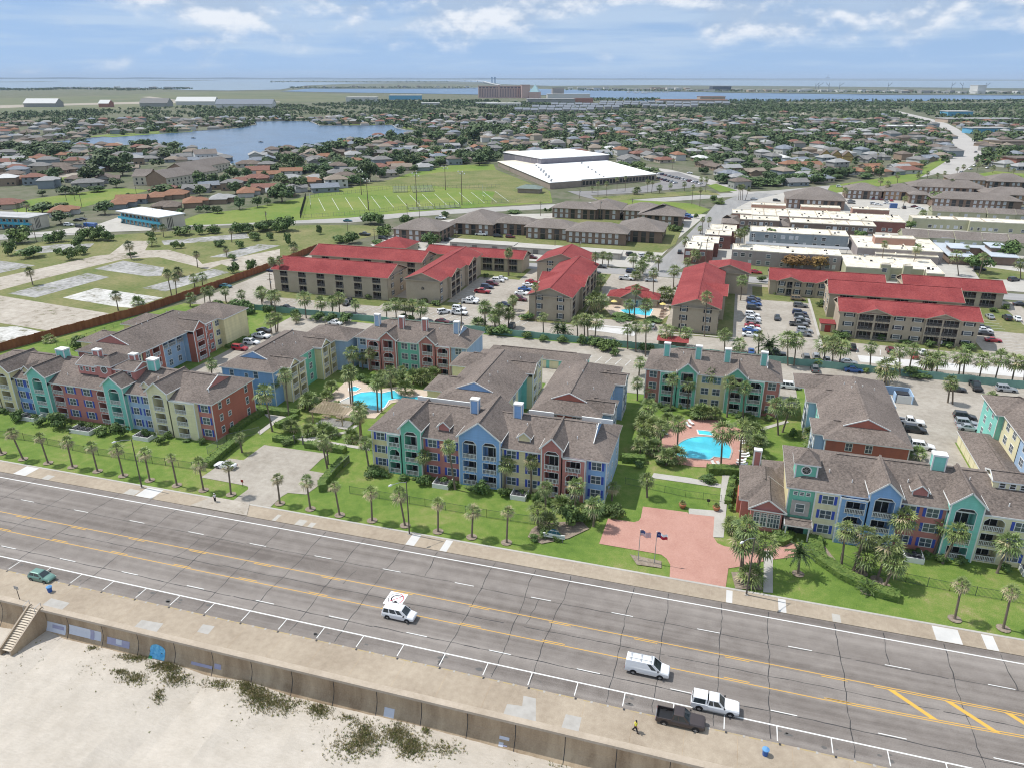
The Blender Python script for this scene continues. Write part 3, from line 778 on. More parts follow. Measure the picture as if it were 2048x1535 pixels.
def bay(B,F,u0,u1,m,d=0.0,z1=8.7,cols=(),gable=None,label=None,trim=None,depth=2.2,floors=FLOORS,back=4.4,roofm=None,roofback=9.6,rail=None,trimm=None,inm=None):
 """one stretch of facade: ('w', u, width, height, mullions, shutters, floors) window columns, ('b', u, width, (arched floors)) balcony columns"""
 trimm = trimm or M_TRIM
 b = MB(); t = trim
 holes = []
 top = gable[0] if gable else z1
 for c in cols:
  if c[0] == 'b':
   for k,z in enumerate(floors):
    if len(c) > 4 and k not in c[4]: continue
    h = 2.3
    if gable and k == len(floors) - 1: h = min(3.7,top - z - .35)
    holes.append((c[1] - c[2]/2,c[1] + c[2]/2,z,z + h,k in c[3],k))
 grid_wall(b,F,u0,u1,0,top,d,m,holes)
 for a,c,e,f,arch,k in holes:
  dp = d - depth
  im = inm or m
  b.face((F.p(a,dp,e),F.p(c,dp,e),F.p(c,dp,f),F.p(a,dp,f)),im)
  b.face((F.p(a,d,e),F.p(a,dp,e),F.p(a,dp,f),F.p(a,d,f)),im)
  b.face((F.p(c,dp,e),F.p(c,d,e),F.p(c,d,f),F.p(c,dp,f)),im)
  b.face((F.p(a,d,e),F.p(c,d,e),F.p(c,dp,e),F.p(a,dp,e)),M_CONC)
  b.face((F.p(a,dp,f),F.p(c,dp,f),F.p(c,d,f),F.p(a,d,f)),m)
  q = .55 if arch else 0
  if arch:
   for x,sg in ((a,1),(c,-1)):
    tri = [(x,f - q),(x + sg*q,f),(x,f)]
    b.face([F.p(p[0],d + .004,p[1]) for p in (tri if sg < 0 else tri[::-1])][::-1],m)
  if t is not None:
   W = .09
   fbox(t,F,a - W,a,d - .02,d + .05,e,f - q,trimm); fbox(t,F,c,c + W,d - .02,d + .05,e,f - q,trimm)
   fbox(t,F,a + q,c - q,d - .02,d + .05,f,f + W,trimm)
   if arch:
    t.bar(F.p(a - .04,d + .03,f - q),F.p(a + q,d + .03,f + .04),.07,.09,trimm); t.bar(F.p(c + .04,d + .03,f - q),F.p(c - q,d + .03,f + .04),.07,.09,trimm)
  link_mesh('balcony_railing',rail_unit(round(c - a,2),rail),B,rel(B,F.p((a + c)/2,d - .02,e)),(0,0,F.a))
  link_mesh('balcony_door',door_unit(round(min(2.0,(c - a) - .25),2)),B,rel(B,F.p((a + c)/2 + .1,dp + .03,e)),(0,0,F.a))
 if abs(d) > .07:
  for u in (u0,u1):
   if d < 0: u = u0 + u1 - u
   pts = [F.p(u,d,0),F.p(u,0,0),F.p(u,0,z1),F.p(u,d,z1)]
   b.face(pts if (u == u1) == (d > 0) else pts[::-1],m)
 if gable:
  ze,za = gable[0],gable[1]
  um = gable[2] if len(gable) > 2 else (u0 + u1)/2
  b.face((F.p(u0,d,ze),F.p(u1,d,ze),F.p(um,d,za)),m)
  for u in (u0,u1):
   pts = [F.p(u,d,z1 - .6),F.p(u,d - back,z1 - .6),F.p(u,d - back,ze),F.p(u,d,ze)]
   b.face(pts if u == u1 else pts[::-1],m)
  sl_ = (za - ze)/(um - u0)
  o_ = .38
  r = roofm
  for sg,ue in ((-1,u0),(1,u1)):
   e = ue + sg*o_; zz = ze - sl_*o_
   pts = [F.p(e,d + .45,zz),F.p(um,d + .45,za),F.p(um,d - roofback,za),F.p(e,d - roofback,zz)]
   pts = [(p[0],p[1],p[2] + .1) for p in pts]
   r.face(pts if sg < 0 else pts[::-1],M_SHINGLE)
   r.face([(p[0],p[1],p[2] - .14) for p in (pts[::-1] if sg < 0 else pts)],M_TRIM)
   t.bar((pts[0][0],pts[0][1],pts[0][2] - .06),(pts[1][0],pts[1][1],pts[1][2] - .06),.06,.26,trimm)
   t.bar((pts[0][0],pts[0][1],pts[0][2] - .06),(pts[3][0],pts[3][1],pts[3][2] - .06),.06,.2,trimm)
  r.face((F.p(u1,d - roofback + .1,ze),F.p(u0,d - roofback + .1,ze),F.p(um,d - roofback + .1,za)),m)
  r.bar(F.p(um,d + .4,za + .12),F.p(um,d - roofback,za + .12),.35,.1,M_SHINGLE)
 if t is not None:
  for u in (u0,u1): fbox(t,F,u - .1,u + .1,d - .05,d + .045,0,top,trimm)
  if not gable: fbox(t,F,u0,u1,d - .02,d + .035,top - .28,top,trimm)
 w = b.build('wall',B)
 if label: w['label'] = label
 for c in cols:
  if c[0] == 'w':
   _,u,ww,hh,mull,shut,fl = c
   for k in fl: window(B,F,u,floors[k] + .75,ww,hh,mull,shut,d)
 return w
def roof(b,x0,x1,y0,y1,ze,p,axis='x',ea='h',eb='h',rm=None,fm=None,wm=None,over=.5,dk=3.6,rdg=True,fh=.24):
 """ridged roof on a rectangle; ends h hip, g gable, d gablet over a hip"""
 rm = rm or M_SHINGLE; fm = fm or M_TRIM
 if axis == 'x': T = lambda a,c,z: (a,c,z); A0,A1,B0,B1 = x0,x1,y0,y1
 else: T = lambda a,c,z: (-c,a,z); A0,A1,B0,B1 = y0,y1,-x1,-x0
 a0,a1,b0,b1 = A0 - over,A1 + over,B0 - over,B1 + over
 hb = (b1 - b0)/2; bm = (b0 + b1)/2; zr = ze + p*hb
 def f(pts,m): b.face([T(*q) for q in pts],m)
 def chain(a,e,sg):
  if e == 'h': return [(a - sg*hb,bm,zr)],[(a - sg*hb,bm,zr)]
  if e == 'g': return [(a,bm,zr)],[(a,bm,zr)]
  return [(a - sg*dk,b0 + dk,ze + p*dk),(a - sg*dk,bm,zr)],[(a - sg*dk,b1 - dk,ze + p*dk),(a - sg*dk,bm,zr)]
 Ef,Ebk = chain(a1,eb,1); Sf,Sbk = chain(a0,ea,-1)
 f([(a0,b0,ze),(a1,b0,ze)] + Ef + ([] if Ef[-1] == Sf[-1] else Sf[::-1]),rm)
 f(([(a1,b1,ze),(a0,b1,ze)] + Sbk + ([] if Ebk[-1] == Sbk[-1] else Ebk[::-1])),rm)
 for a,e,sg in ((a1,eb,1),(a0,ea,-1)):
  if e == 'h':
   q = [(a,b0,ze),(a,b1,ze),(a - sg*hb,bm,zr)]; f(q if sg > 0 else q[::-1],rm)
  elif e == 'g':
   ai = a - sg*over
   q = [(ai,b0 + over,ze),(ai,b1 - over,ze),(ai,bm,zr - over*p)]; f(q if sg > 0 else q[::-1],wm or fm)
   for c0 in (b0,b1): b.bar(T(a,c0,ze - .04),T(a,bm,zr - .04),.07,.24,fm)
  else:
   q = [(a,b0,ze),(a,b1,ze),(a - sg*dk,b1 - dk,ze + p*dk),(a - sg*dk,b0 + dk,ze + p*dk)]; f(q if sg > 0 else q[::-1],rm)
   q = [(a - sg*dk,b0 + dk,ze + p*dk),(a - sg*dk,b1 - dk,ze + p*dk),(a - sg*dk,bm,zr)]; f(q if sg > 0 else q[::-1],wm or fm)
   for c0 in (b0 + dk,b1 - dk): b.bar(T(a - sg*(dk - .06),c0,ze + p*dk + .03),T(a - sg*(dk - .06),bm,zr + .03),.14,.2,fm)
 for (p0,p1) in (((a0,b0),(a1,b0)),((a1,b0),(a1,b1)),((a1,b1),(a0,b1)),((a0,b1),(a0,b0))):
  f([(*p0,ze - fh),(*p1,ze - fh),(*p1,ze),(*p0,ze)],fm)
 f([(a0,b1,ze - fh),(a1,b1,ze - fh),(a1,b0,ze - fh),(a0,b0,ze - fh)],fm)
 if rdg:
  s,e = Sf[-1],Ef[-1]
  if abs(s[0] - e[0]) > .5: b.bar(T(s[0],bm,zr + .02),T(e[0],bm,zr + .02),.45,.1,rm)
 return zr
def shell(b,x0,x1,y0,y1,z,m,sides='nesw'):
 if 's' in sides: b.face(((x0,y0,0),(x1,y0,0),(x1,y0,z),(x0,y0,z)),m)
 if 'e' in sides: b.face(((x1,y0,0),(x1,y1,0),(x1,y1,z),(x1,y0,z)),m)
 if 'n' in sides: b.face(((x1,y1,0),(x0,y1,0),(x0,y1,z),(x1,y1,z)),m)
 if 'w' in sides: b.face(((x0,y1,0),(x0,y0,0),(x0,y0,z),(x0,y1,z)),m)
def chimney(B,x,y,z0,z1,m,s=.75,label=None):
 b = MB()
 b.box(x - s,y - s*.75,z0,x + s,y + s*.75,z1,m)
 for sx in (-1,1):
  for sy in (-1,1): b.box(x + sx*s - .1,y + sy*s*.75 - .1,z0,x + sx*s + .1,y + sy*s*.75 + .1,z1,M_TRIM)
 b.box(x - s - .14,y - s*.75 - .14,z1 - .25,x + s + .14,y + s*.75 + .14,z1 + .06,M_TRIM)
 return b.build('chimney',B)
def dormer(B,F,u,z0,w,h,m,d0,rl,win=False):
 """small gabled dormer: front wall at d0, roof running back rl"""
 b = MB()
 za = z0 + h; ze = za - w*.42
 b.face((F.p(u - w/2,d0,z0),F.p(u + w/2,d0,z0),F.p(u + w/2,d0,ze),F.p(u,d0,za),F.p(u - w/2,d0,ze)),m)
 for sg in (-1,1):
  pts = [F.p(u + sg*w/2,d0,z0),F.p(u + sg*w/2,d0 - rl,z0),F.p(u + sg*w/2,d0 - rl,ze),F.p(u + sg*w/2,d0,ze)]
  b.face(pts if sg > 0 else pts[::-1],m)
  e = u + sg*(w/2 + .3); zz = ze - .3*.84
  pts = [F.p(e,d0 + .35,zz + .08),F.p(u,d0 + .35,za + .08),F.p(u,d0 - rl,za + .08),F.p(e,d0 - rl,zz + .08)]
  b.face(pts if sg < 0 else pts[::-1],M_SHINGLE)
  b.bar(pts[0],pts[1],.06,.2,M_TRIM); b.bar(pts[0],pts[3],.06,.14,M_TRIM)
  fbox(b,F,u + sg*w/2 - .09,u + sg*w/2 + .09,d0 - .03,d0 + .04,z0,ze,M_TRIM)
 return b.build('dormer',B)
def vents(b,pts):
 for x,y,z in pts: b.tube([(x,y,z - .4),(x,y,z + .45)],[.09,.09],6,M_TRIM)
def pool_round(name,pts,label,deckz=.03,cm=None,depth=.35):
 """water with a coping edge"""
 o = empty(name,(sum(p[0] for p in pts)/len(pts),sum(p[1] for p in pts)/len(pts),0))
 tag(o,label,'swimming pool')
 n = len(pts)
 A = sum(pts[i][0]*pts[(i + 1) % n][1] - pts[(i + 1) % n][0]*pts[i][1] for i in range(n))
 if A < 0: pts = pts[::-1]
 c = MB(); w = MB()
 w.face([(p[0],p[1],.12) for p in pts],M_POOL)
 w.build('water',o)
 outer = []
 for i in range(n):
  a,q,e = Vector(pts[i - 1]),Vector(pts[i]),Vector(pts[(i + 1) % n])
  d = ((q - a).normalized() + (e - q).normalized())
  d = d.normalized() if d.length > .01 else (e - q).normalized()
  outer.append((q.x + d.y*.35,q.y - d.x*.35))
 for i in range(n):
  j = (i + 1) % n
  c.face(((*outer[i],.2),(*outer[j],.2),(*pts[j],.2),(*pts[i],.2)),cm or M_TRIM)
  c.face(((*pts[j],.2),(*pts[j],.1),(*pts[i],.1),(*pts[i],.2)),M_LIP)
  c.face(((*outer[i],0),(*outer[j],0),(*outer[j],.2),(*outer[i],.2)),cm or M_TRIM)
 c.build('coping',o)
 return o
W2 = lambda u,fl=(0,1,2),sh=True,w=1.7: ('w',u,w,1.5,1,sh,fl)
BB = lambda u,arch=(),w=2.5: ('b',u,w,arch)
GAB = dict(z1=8.7)
#centre front block
def finish(B,r,t,rlabel=None):
 r.build('roof',B); t.build('trim',B)
PB = empty('pastel_apartments',(-40,125,0))
tag(PB,'pastel three storey block with a wide blue double gable, left of the brick drive','apartments')
r,t = MB(),MB()
F = Fr((0,117.3),0)
bay(PB,F,-63.2,-59.5,YEL,0,cols=[W2(-61.3)],trim=t,roofm=r,label='yellow end bay')
bay(PB,F,-59.5,-56.6,GREEN,.9,cols=[BB(-58.1,(1,),2.1)],trim=t,roofm=r,label='green bay under the eave')
bay(PB,F,-56.6,-52.4,GREEN,.9,cols=[BB(-54.5,(2,),2.5)],gable=(10.4,12.4),trim=t,roofm=r,label='green gabled bay')
bay(PB,F,-52.4,-44.6,PINK,0,cols=[W2(-50.4),W2(-46.6)],trim=t,roofm=r,label='coral bay with two window columns')
bay(PB,F,-44.6,-36.5,BLUE,1.1,cols=[BB(-42.5,(2,),2.6),BB(-38.6,(2,),2.6)],gable=(10.5,13.6),trim=t,roofm=r,roofback=13,back=6,label='wide blue gabled bay')
bay(PB,F,-36.5,-28.6,YEL,0,cols=[W2(-34.6),W2(-30.5)],trim=t,roofm=r,label='yellow bay with two window columns')
bay(PB,F,-28.6,-24.8,PINK,1.0,cols=[BB(-26.7,(2,),2.6)],gable=(10.4,12.3),trim=t,roofm=r,label='coral gabled bay')
bay(PB,F,-24.8,-20.5,PINK,1.0,cols=[BB(-22.7,(1,),2.6)],trim=t,roofm=r,label='coral bay under the eave')
bay(PB,F,-20.5,-16.8,BLUE,0,cols=[W2(-18.6)],trim=t,roofm=r,label='blue end bay')
FE = Fr((-16.8,0),90)
bay(PB,FE,117.3,132.6,LBLUE,0,cols=[('w',119.6,.8,1.2,0,False,(0,1,2)),('w',124.5,.9,.9,0,False,(0,1,2)),('w',130,.8,1.4,0,False,(0,1,2))],trim=t,label='pale blue end wall')
b = MB(); shell(b,-63.2,-16.8,117.31,132.6,8.7,YEL,'nw'); b.build('wall',PB)
roof(r,-63.2,-16.8,117.3,132.6,8.7,.43,'x','h','d',wm=BLUE)
dormer(PB,F,-48.6,9.3,2.3,2.1,PINK,-1.6,5); dormer(PB,F,-32.6,9.3,2.3,2.1,YEL,-1.6,5)
chimney(PB,-44.0,124.2,11.5,14.6,BLUE); chimney(PB,-35.3,124.4,11.2,14.6,BLUE)
vents(r,[(-52,122,11.0),(-33,122.5,11.2),(-23,121,10.6),(-20,124,12),(-60,121,10.5)])
for x0,x1 in ((-57.5,-45),(-34,-29),(-23.5,-17.5)):
 t.box(x0,127.2,11.3,x1,127.5,12.15,M_TRIM)
finish(PB,r,t)
#left front block
PA = empty('pastel_apartments',(-130,125,0))
tag(PA,'pastel block with teal gables and a coral roof lantern with round window','apartments')
r,t = MB(),MB()
F = Fr((0,118.4),0)
bay(PA,F,-168,-161.5,BLUE,0,cols=[W2(-164)],trim=t,roofm=r)
bay(PA,F,-161.5,-158.4,YEL,1,cols=[BB(-160,(1,),2.2)],trim=t,roofm=r)
bay(PA,F,-158.4,-153.6,YEL,1,cols=[BB(-156,(2,),2.5)],gable=(10.4,12.4),trim=t,roofm=r,label='pale yellow gabled bay')
bay(PA,F,-153.6,-148.4,BLUE,0,cols=[W2(-152.2,w=1.5),W2(-149.6,w=1.2)],trim=t,roofm=r,label='blue bay')
bay(PA,F,-148.4,-143.3,TEAL,1,cols=[BB(-145.9,(2,),2.6)],gable=(10.4,12.4),trim=t,roofm=r,label='teal gabled bay')
bay(PA,F,-143.3,-127.4,PINK,0,cols=[BB(-141.6,(2,),2.6),W2(-137.9),W2(-133.4),BB(-129.3,(2,),2.6)],trim=t,roofm=r,label='long coral bay')
bay(PA,F,-127.4,-122.4,TEAL,1,cols=[BB(-124.9,(2,),2.6)],gable=(10.4,12.4),trim=t,roofm=r,label='teal gabled bay beside the yellow one')
bay(PA,F,-122.4,-115.9,LBLUE,0,cols=[W2(-120.6,w=1.4),W2(-117.4,w=1.4)],trim=t,roofm=r,label='pale blue bay')
bay(PA,F,-115.9,-110.9,PYEL,1,cols=[BB(-113.4,(2,),2.6)],gable=(10.4,12.4),trim=t,roofm=r,label='yellow gabled bay')
bay(PA,F,-110.9,-104.4,PYEL,1,cols=[BB(-108,(1,),2.7)],trim=t,roofm=r,label='yellow bay under the eave')
bay(PA,F,-104.4,-100.8,PINK,0,cols=[W2(-102.6)],trim=t,roofm=r,label='coral end bay')
FE = Fr((-100.8,0),90)
bay(PA,FE,118.4,132.8,RED,0,cols=[('w',121,.9,1.4,0,False,(0,1,2)),('w',123.8,.9,1.0,0,False,(0,1,2)),('w',130.2,.9,1.6,0,False,(0,1,2))],trim=t,label='brick red end wall')
b = MB(); shell(b,-168,-100.8,118.41,132.8,8.7,LBLUE,'nw'); b.build('wall',PA)
roof(r,-168,-100.8,118.4,132.8,8.7,.43,'x','h','d',wm=PINK)
dormer(PA,F,-151.2,9.2,2.0,1.9,YEL,-1.4,5); dormer(PA,F,-118.2,9.2,2.0,1.9,PYEL,-1.4,5)
lan = MB()
lan.box(-137.4,121.3,10.4,-122.0,126.5,12.6,PINK)
lan.box(-131.6,120.8,10.2,-127.8,127,13.2,PINK)
lan.build('roof_lantern',PA)['label'] = 'coral roof lantern wall'
roof(r,-137.4,-131.6,121.3,126.5,12.6,.45,'x','g','h',wm=PINK,over=.3); roof(r,-127.8,-122,121.3,126.5,12.6,.45,'x','h','g',wm=PINK,over=.3)
roof(r,-131.6,-127.8,120.8,127,13.2,.8,'y','h','h',over=.3)
FL = Fr((0,121.3),0)
for u in (-136.5,-134.9,-133.3,-126.6,-125.0,-123.4): window(PA,FL,u,11.2,.7,.8,0,False,0,panemat=M_DARKGLASS)
def round_window(B,F,u,z,rr,d=0.0):
 b = MB(); n = 20
 for i in range(n):
  ta,tb = 6.2832*i/n,6.2832*(i + 1)/n
  f = lambda q,a,dd: F.p(u + math.cos(a)*q,d + dd,z + math.sin(a)*q)
  b.face((f(rr,ta,.05),f(rr,tb,.05),f(rr*.78,tb,.05),f(rr*.78,ta,.05))[::-1],M_TRIM)
  b.face((f(rr,ta,0),f(rr,tb,0),f(rr,tb,.05),f(rr,ta,.05)),M_TRIM)
  b.face((F.p(u,d + .03,z),f(rr*.78,ta,.03),f(rr*.78,tb,.03)),M_DARKGLASS)
 for k in range(4):
  a = k*math.pi/4
  b.bar(F.p(u - math.cos(a)*rr*.78,d + .045,z - math.sin(a)*rr*.78),F.p(u + math.cos(a)*rr*.78,d + .045,z + math.sin(a)*rr*.78),.05,.05,M_PATCH)
 return b.build('round_window',B)
round_window(PA,Fr((0,120.8),0),-129.7,12.2,.95)
chimney(PA,-134.6,124.6,12.5,15.2,PINK); chimney(PA,-124.6,124.6,12.5,15.2,PINK)
chimney(PA,-145.8,125.6,11.8,13.9,TEAL,1.1); chimney(PA,-119.9,125.0,11.8,14.4,TEAL,1.0)
vents(r,[(-140,120.5,9.9),(-117,122.5,10.9),(-112,120.5,10),(-103,121,10.4)])
finish(PA,r,t)
#right front block with the club house
PC = empty('pastel_apartments',(35,125,0))
tag(PC,'pastel block with coral club house and green cupola, right of the brick drive','apartments')
r,t = MB(),MB()
F = Fr((0,117.4),0)
bay(PC,F,14.2,18.4,GREEN,.2,cols=[],trim=t,roofm=r,label='green entrance bay')
for u in (15.3,16.3,17.3): window(PC,F,u,7.4,.55,.55,0,False,.2)
window(PC,F,16.3,4.3,1.3,1.5,0,False,.2)
t.box(14.9,116.9,3.6,17.8,117.1,6.4,M_PATCH)
window(PC,Fr((0,116.9),0),16.3,4.3,1.3,1.5,0,False,0)
bay(PC,F,18.4,22.2,PYEL,.5,cols=[W2(20.4)],trim=t,roofm=r,label='pale yellow bay with blue shutters')
bay(PC,F,22.2,26.4,BLUE,1.4,cols=[('b',24.5,2.9,(1,))],trim=t,roofm=r,label='blue bay under the eave')
bay(PC,F,26.4,31.0,BLUE,1.4,cols=[BB(28.7,(2,),2.9)],gable=(10.4,12.5),trim=t,roofm=r,label='blue gabled bay')
bay(PC,F,31.0,38.2,PINK,0,cols=[W2(32.8),W2(36.2)],trim=t,roofm=r,label='coral bay')
bay(PC,F,38.2,42.9,TEAL,1.2,cols=[BB(40.5,(2,),2.9)],gable=(10.4,12.6),trim=t,roofm=r,label='teal gabled bay')
bay(PC,F,42.9,62,PYEL,.6,cols=[BB(44.9,(2,),2.9),W2(48.6),W2(52.4),BB(56,(2,),2.9)],trim=t,roofm=r,label='pale yellow bay')
b = MB(); shell(b,14.2,62,117.41,132.6,8.7,YEL,'new'); b.build('wall',PC)
roof(r,14.2,62,117.4,132.6,8.7,.43,'x','h','g',wm=YEL)
dormer(PC,F,34.2,9.2,2.3,2.1,PINK,-1.4,5)
cb = MB(); cb.box(15.0,119.6,9.2,18.4,123,12.2,GREEN); cb.build('cupola',PC)
for sx in (15.0,18.4): t.box(sx - .12,119.5,9.2,sx + .12,119.7,12.2,M_TRIM)
roof(r,15.0,18.4,119.6,123,12.2,.95,'x','h','h',over=.45)
r.tube([(16.7,121.3,14.2),(16.7,121.3,15.1)],[.07,.02],6,M_DARK)
round_window(PC,Fr((0,119.6),0),16.7,10.9,.85)
chimney(PC,37.4,124.8,11.5,14.6,TEAL,1.0)
bxd = MB(); bxd.box(45.2,122.2,10.2,51.4,126,12.3,PYEL); bxd.build('dormer',PC)['label'] = 'long yellow box dormer with three small windows'
roof(r,45.2,51.4,122.2,126,12.3,.4,'x','g','g',wm=PYEL,over=.3)
FD = Fr((0,122.2),0)
for u in (46.5,48,49.5): window(PC,FD,u,11.1,.75,.8,0,False,0,panemat=M_DARKGLASS)
cw = MB(); shell(cw,7.0,14.2,119,131,4.2,PINK); shell(cw,8.6,13.7,116.2,119.5,4.2,PINK,'sew'); cw.build('wall',PC)['label'] = 'coral club house walls'
roof(r,7.0,14.0,119,131,4.2,.62,'y','h','h',wm=PINK)
roof(r,8.5,13.9,116.2,124,4.2,.68,'y','g','g',wm=PINK,over=.45)
roof(r,11,17.5,127,134,4.4,.55,'y','h','h')
FW = Fr((0,116.2),0)
for u in (9.6,10.75,11.9,12.9):
 window(PC,FW,u,.9,.85,1.7,1,False,0); window(PC,FW,u,2.75,.85,.7,1,False,0)
roof(r,14.2,18.2,114.7,117.2,2.9,.3,'x','g','g',wm=GREEN,over=.2)
for sx in (14.4,18): t.box(sx - .1,114.8,0,sx + .1,115,2.7,M_TRIM)
pdoor = MB(); pdoor.box(15,117.12,0,17.5,117.19,2.4,M_DARKGLASS); pdoor.build('entrance_door',PC)
ent = MB(); ent.box(6.4,121,0,6.99,125,3.4,RED); ent.build('side_porch',PC)
chimney(PC,9.3,129.6,5.5,8.8,PINK,.6)
vents(r,[(20.5,121,10.5),(24,119.5,9.9),(32.6,121,10.6),(47,119,9.7),(42,123,11.4)])
finish(PC,r,t)
#inner wings
def wing(name,label,x0,x1,y0,y1,col,faces=(),ends='dh',gab=None,hips=(),extra=None,z=8.7,p=.43,axis='y',sides='nesw'):
 """inner block: main roof along axis, side hips (x0,x1,y0,y1,axis,ends), painted bays on given faces"""
 B = empty(name,((x0 + x1)/2,(y0 + y1)/2,0))
 tag(B,label,'apartments')
 r,t = MB(),MB()
 b = MB(); shell(b,x0,x1,y0,y1,z,col,sides); b.build('wall',B)
 roof(r,x0,x1,y0,y1,z,p,axis,ends[0],ends[1],wm=gab or col)
 for h in hips:
  hx0,hx1 = h[0] + .13,h[1] - .13
  for F_,segs in faces:
   g = round(math.degrees(F_.a))
   if abs(g) == 90 and any(q[3] > .5 and q[0] <= (h[2] + h[3])/2*(g/90) + .2 and (h[2] + h[3])/2*(g/90) - .2 <= q[1] for q in segs):
    if g == 90 and h[1] > x1: hx1 = x1 - .3
    if g == -90 and h[0] < x0: hx0 = x0 + .3
  hb_ = MB(); shell(hb_,hx0,hx1,h[2] + .13,h[3] - .13,z - .3,h[6] if len(h) > 6 else col); hb_.build('wall',B)
  roof(r,h[0],h[1],h[2],h[3],z,p*1.0,h[4],h[5][0],h[5][1],wm=gab or col)
 for F_,segs in faces:
  for sgm in segs:
   bay(B,F_,sgm[0],sgm[1],sgm[2],sgm[3],cols=sgm[4],trim=t,roofm=r,gable=sgm[5] if len(sgm) > 5 else None,label=sgm[6] if len(sgm) > 6 else None,roofback=6,back=3)
 if extra: extra(B,r,t)
 rv_ = random.Random(int(abs(x0)*7 + y0))
 for k in range(5):
  fx = rv_.uniform(.2,.8); xx = x0 + (x1 - x0)*fx; yy = rv_.uniform(y0 + 6,y1 - 6)
  vents(r,[(xx,yy,z + p*min(xx - x0,x1 - xx) + .2)])
 finish(B,r,t)
 return B
wing('wing_apartments','wing with yellow end wall, pale blue recess and coral tower beside the brown fence',-154,-137.8,137,171,YEL,faces=[(Fr((-137.8,0),90),[(137,140.5,PYEL,.05,[W2(139,sh=False)]),(140.5,147.8,RED,.05,[W2(142.4,sh=False,w=1.1),BB(145.3,(),2.4)]),(147.8,157.2,LBLUE,-1.6,[('b',150,2.6,(),(2,)),('b',153,2.6,(),(2,)),('b',156,2.2,(),(2,)),W2(151.5,(0,1),False,1.2),W2(155,(0,1),False,1.2)]),(157.2,162,RED,2.2,[BB(159.6,(),2.8)],(9.2,11.2)),(162,167,RED,.6,[BB(163.4,(),2.0),W2(165.8,sh=False,w=1.1)]),(167,171.5,YEL,.3,[W2(169.3,sh=False,w=1.5)])]),(Fr((0,137),0),[(-154,-137.8,PINK,.02,[W2(-150,sh=False),W2(-142,sh=False)])])],ends='dh',gab=PINK,sides='nw',hips=[(-159.5,-150,143,151,'x','hh'),(-159.5,-150,158,167,'x','hh'),(-150,-135.6,170,181,'x','hh')])
wing('wing_apartments','blue fronted wing with blue roof gablet and yellow balcony bays beside the kidney pool',-112.6,-98.8,138,165,BLUE,faces=[(Fr((0,138),0),[(-112.6,-98.8,BLUE,.03,[('w',-110,1.0,1.4,0,False,(1,2)),('w',-106,.8,.9,0,False,(1,2)),('w',-103.4,1.1,1.6,0,False,(0,2)),('w',-100.6,1.0,1.4,1,False,(0,))])]),(Fr((-98.8,0),90),[(141.4,145,YEL,2.4,[BB(143.2,(2,),2.2)],(9.0,10.4)),(145,148.2,YEL,2.4,[BB(146.6,(),2.2)]),(148.2,156,GREEN,.4,[W2(150,sh=False,w=1.2),W2(153.6,sh=False,w=1.2)]),(156,159.8,YEL,2.4,[BB(157.9,(2,),2.2)],(9.0,10.4)),(159.8,163.6,YEL,2.4,[BB(161.7,(),2.2)])])],ends='dh',gab=BLUE,hips=[(-104,-96.6,141.4,148.2,'x','hh',YEL),(-104,-96.6,156,163.6,'x','hh',YEL),(-106,-93,163,172,'x','hh',LBLUE)])
wing('wing_apartments','grey brown roofed wing with a blue roof gablet behind the centre block',-56.2,-41.6,134.5,166.5,PYEL,faces=[(Fr((-41.6,0),90),[(134.6,146,YEL,.02,[W2(138,sh=False),W2(143,sh=False)]),(146,153.5,TEAL,-1.4,[('b',148,2.4,(),(2,)),('b',151,2.4,(),(2,))]),(153.5,158,YEL,1.4,[BB(155.8,(),2.4)],(9.2,10.8)),(158,166.5,YEL,.4,[BB(160,(),2.2),W2(164,sh=False)])])],ends='dh',gab=BLUE,sides='nsw',hips=[(-60.6,-50,139,147,'x','hh'),(-60.6,-50,154.5,163,'x','hh')])
wing('wing_apartments','grey brown roofed wing with a dark red roof gablet behind the centre block',-35.2,-21.4,135,164,LBLUE,faces=[(Fr((-21.4,0),90),[(137.6,141,LBLUE,2.2,[BB(139.3,(2,),2.2)],(9.0,10.4)),(141,144.4,LBLUE,2.2,[BB(142.7,(),2.2)]),(144.4,153.6,BLUE,.2,[W2(147,sh=False,w=1.2),W2(151,sh=False,w=1.2)]),(153.6,157,LBLUE,2.2,[BB(155.3,(2,),2.2)],(9.0,10.4)),(157,160.4,LBLUE,2.2,[BB(158.7,(),2.2)])]),(Fr((0,135),0),[(-35.2,-21.4,RED,.02,[W2(-31,sh=False),W2(-26,sh=False)])])],ends='dh',gab=RED,hips=[(-27,-19.3,137.6,144.4,'x','hh'),(-27,-19.3,153.6,160.4,'x','hh')])
wing('wing_apartments','wing with dark red roof gablet and dark red end wall behind the club house',21.8,36.4,138.5,172,LBLUE,faces=[(Fr((21.8,0),-90),[(-171,-166,RED,.6,[W2(-168.5,sh=False)]),(-163,-159.6,LBLUE,1.8,[BB(-161.3,(2,),2.2)]),(-159.6,-156,LBLUE,1.8,[BB(-157.8,(),2.2)]),(-156,-147,TEAL,.2,[W2(-153,sh=False,w=1.2),W2(-149.5,sh=False,w=1.2)]),(-147,-143.6,LBLUE,1.8,[BB(-145.3,(2,),2.2)]),(-143.6,-140.2,LBLUE,1.8,[BB(-141.9,(),2.2)])]),(Fr((0,138.5),0),[(21.8,36.4,RED,.02,[W2(26,(2,),False,1.1),W2(29.5,(2,),False,1.1)])]),(Fr((36.4,0),90),[(152,156,LBLUE,.3,[W2(154,sh=False)]),(158,164,LBLUE,.8,[BB(161,(),2.2)])])],ends='dh',gab=RED,hips=[(19.9,28,140.2,147,'x','hh'),(19.9,28,156,163,'x','hh'),(18,30,164,171.6,'x','hh')])
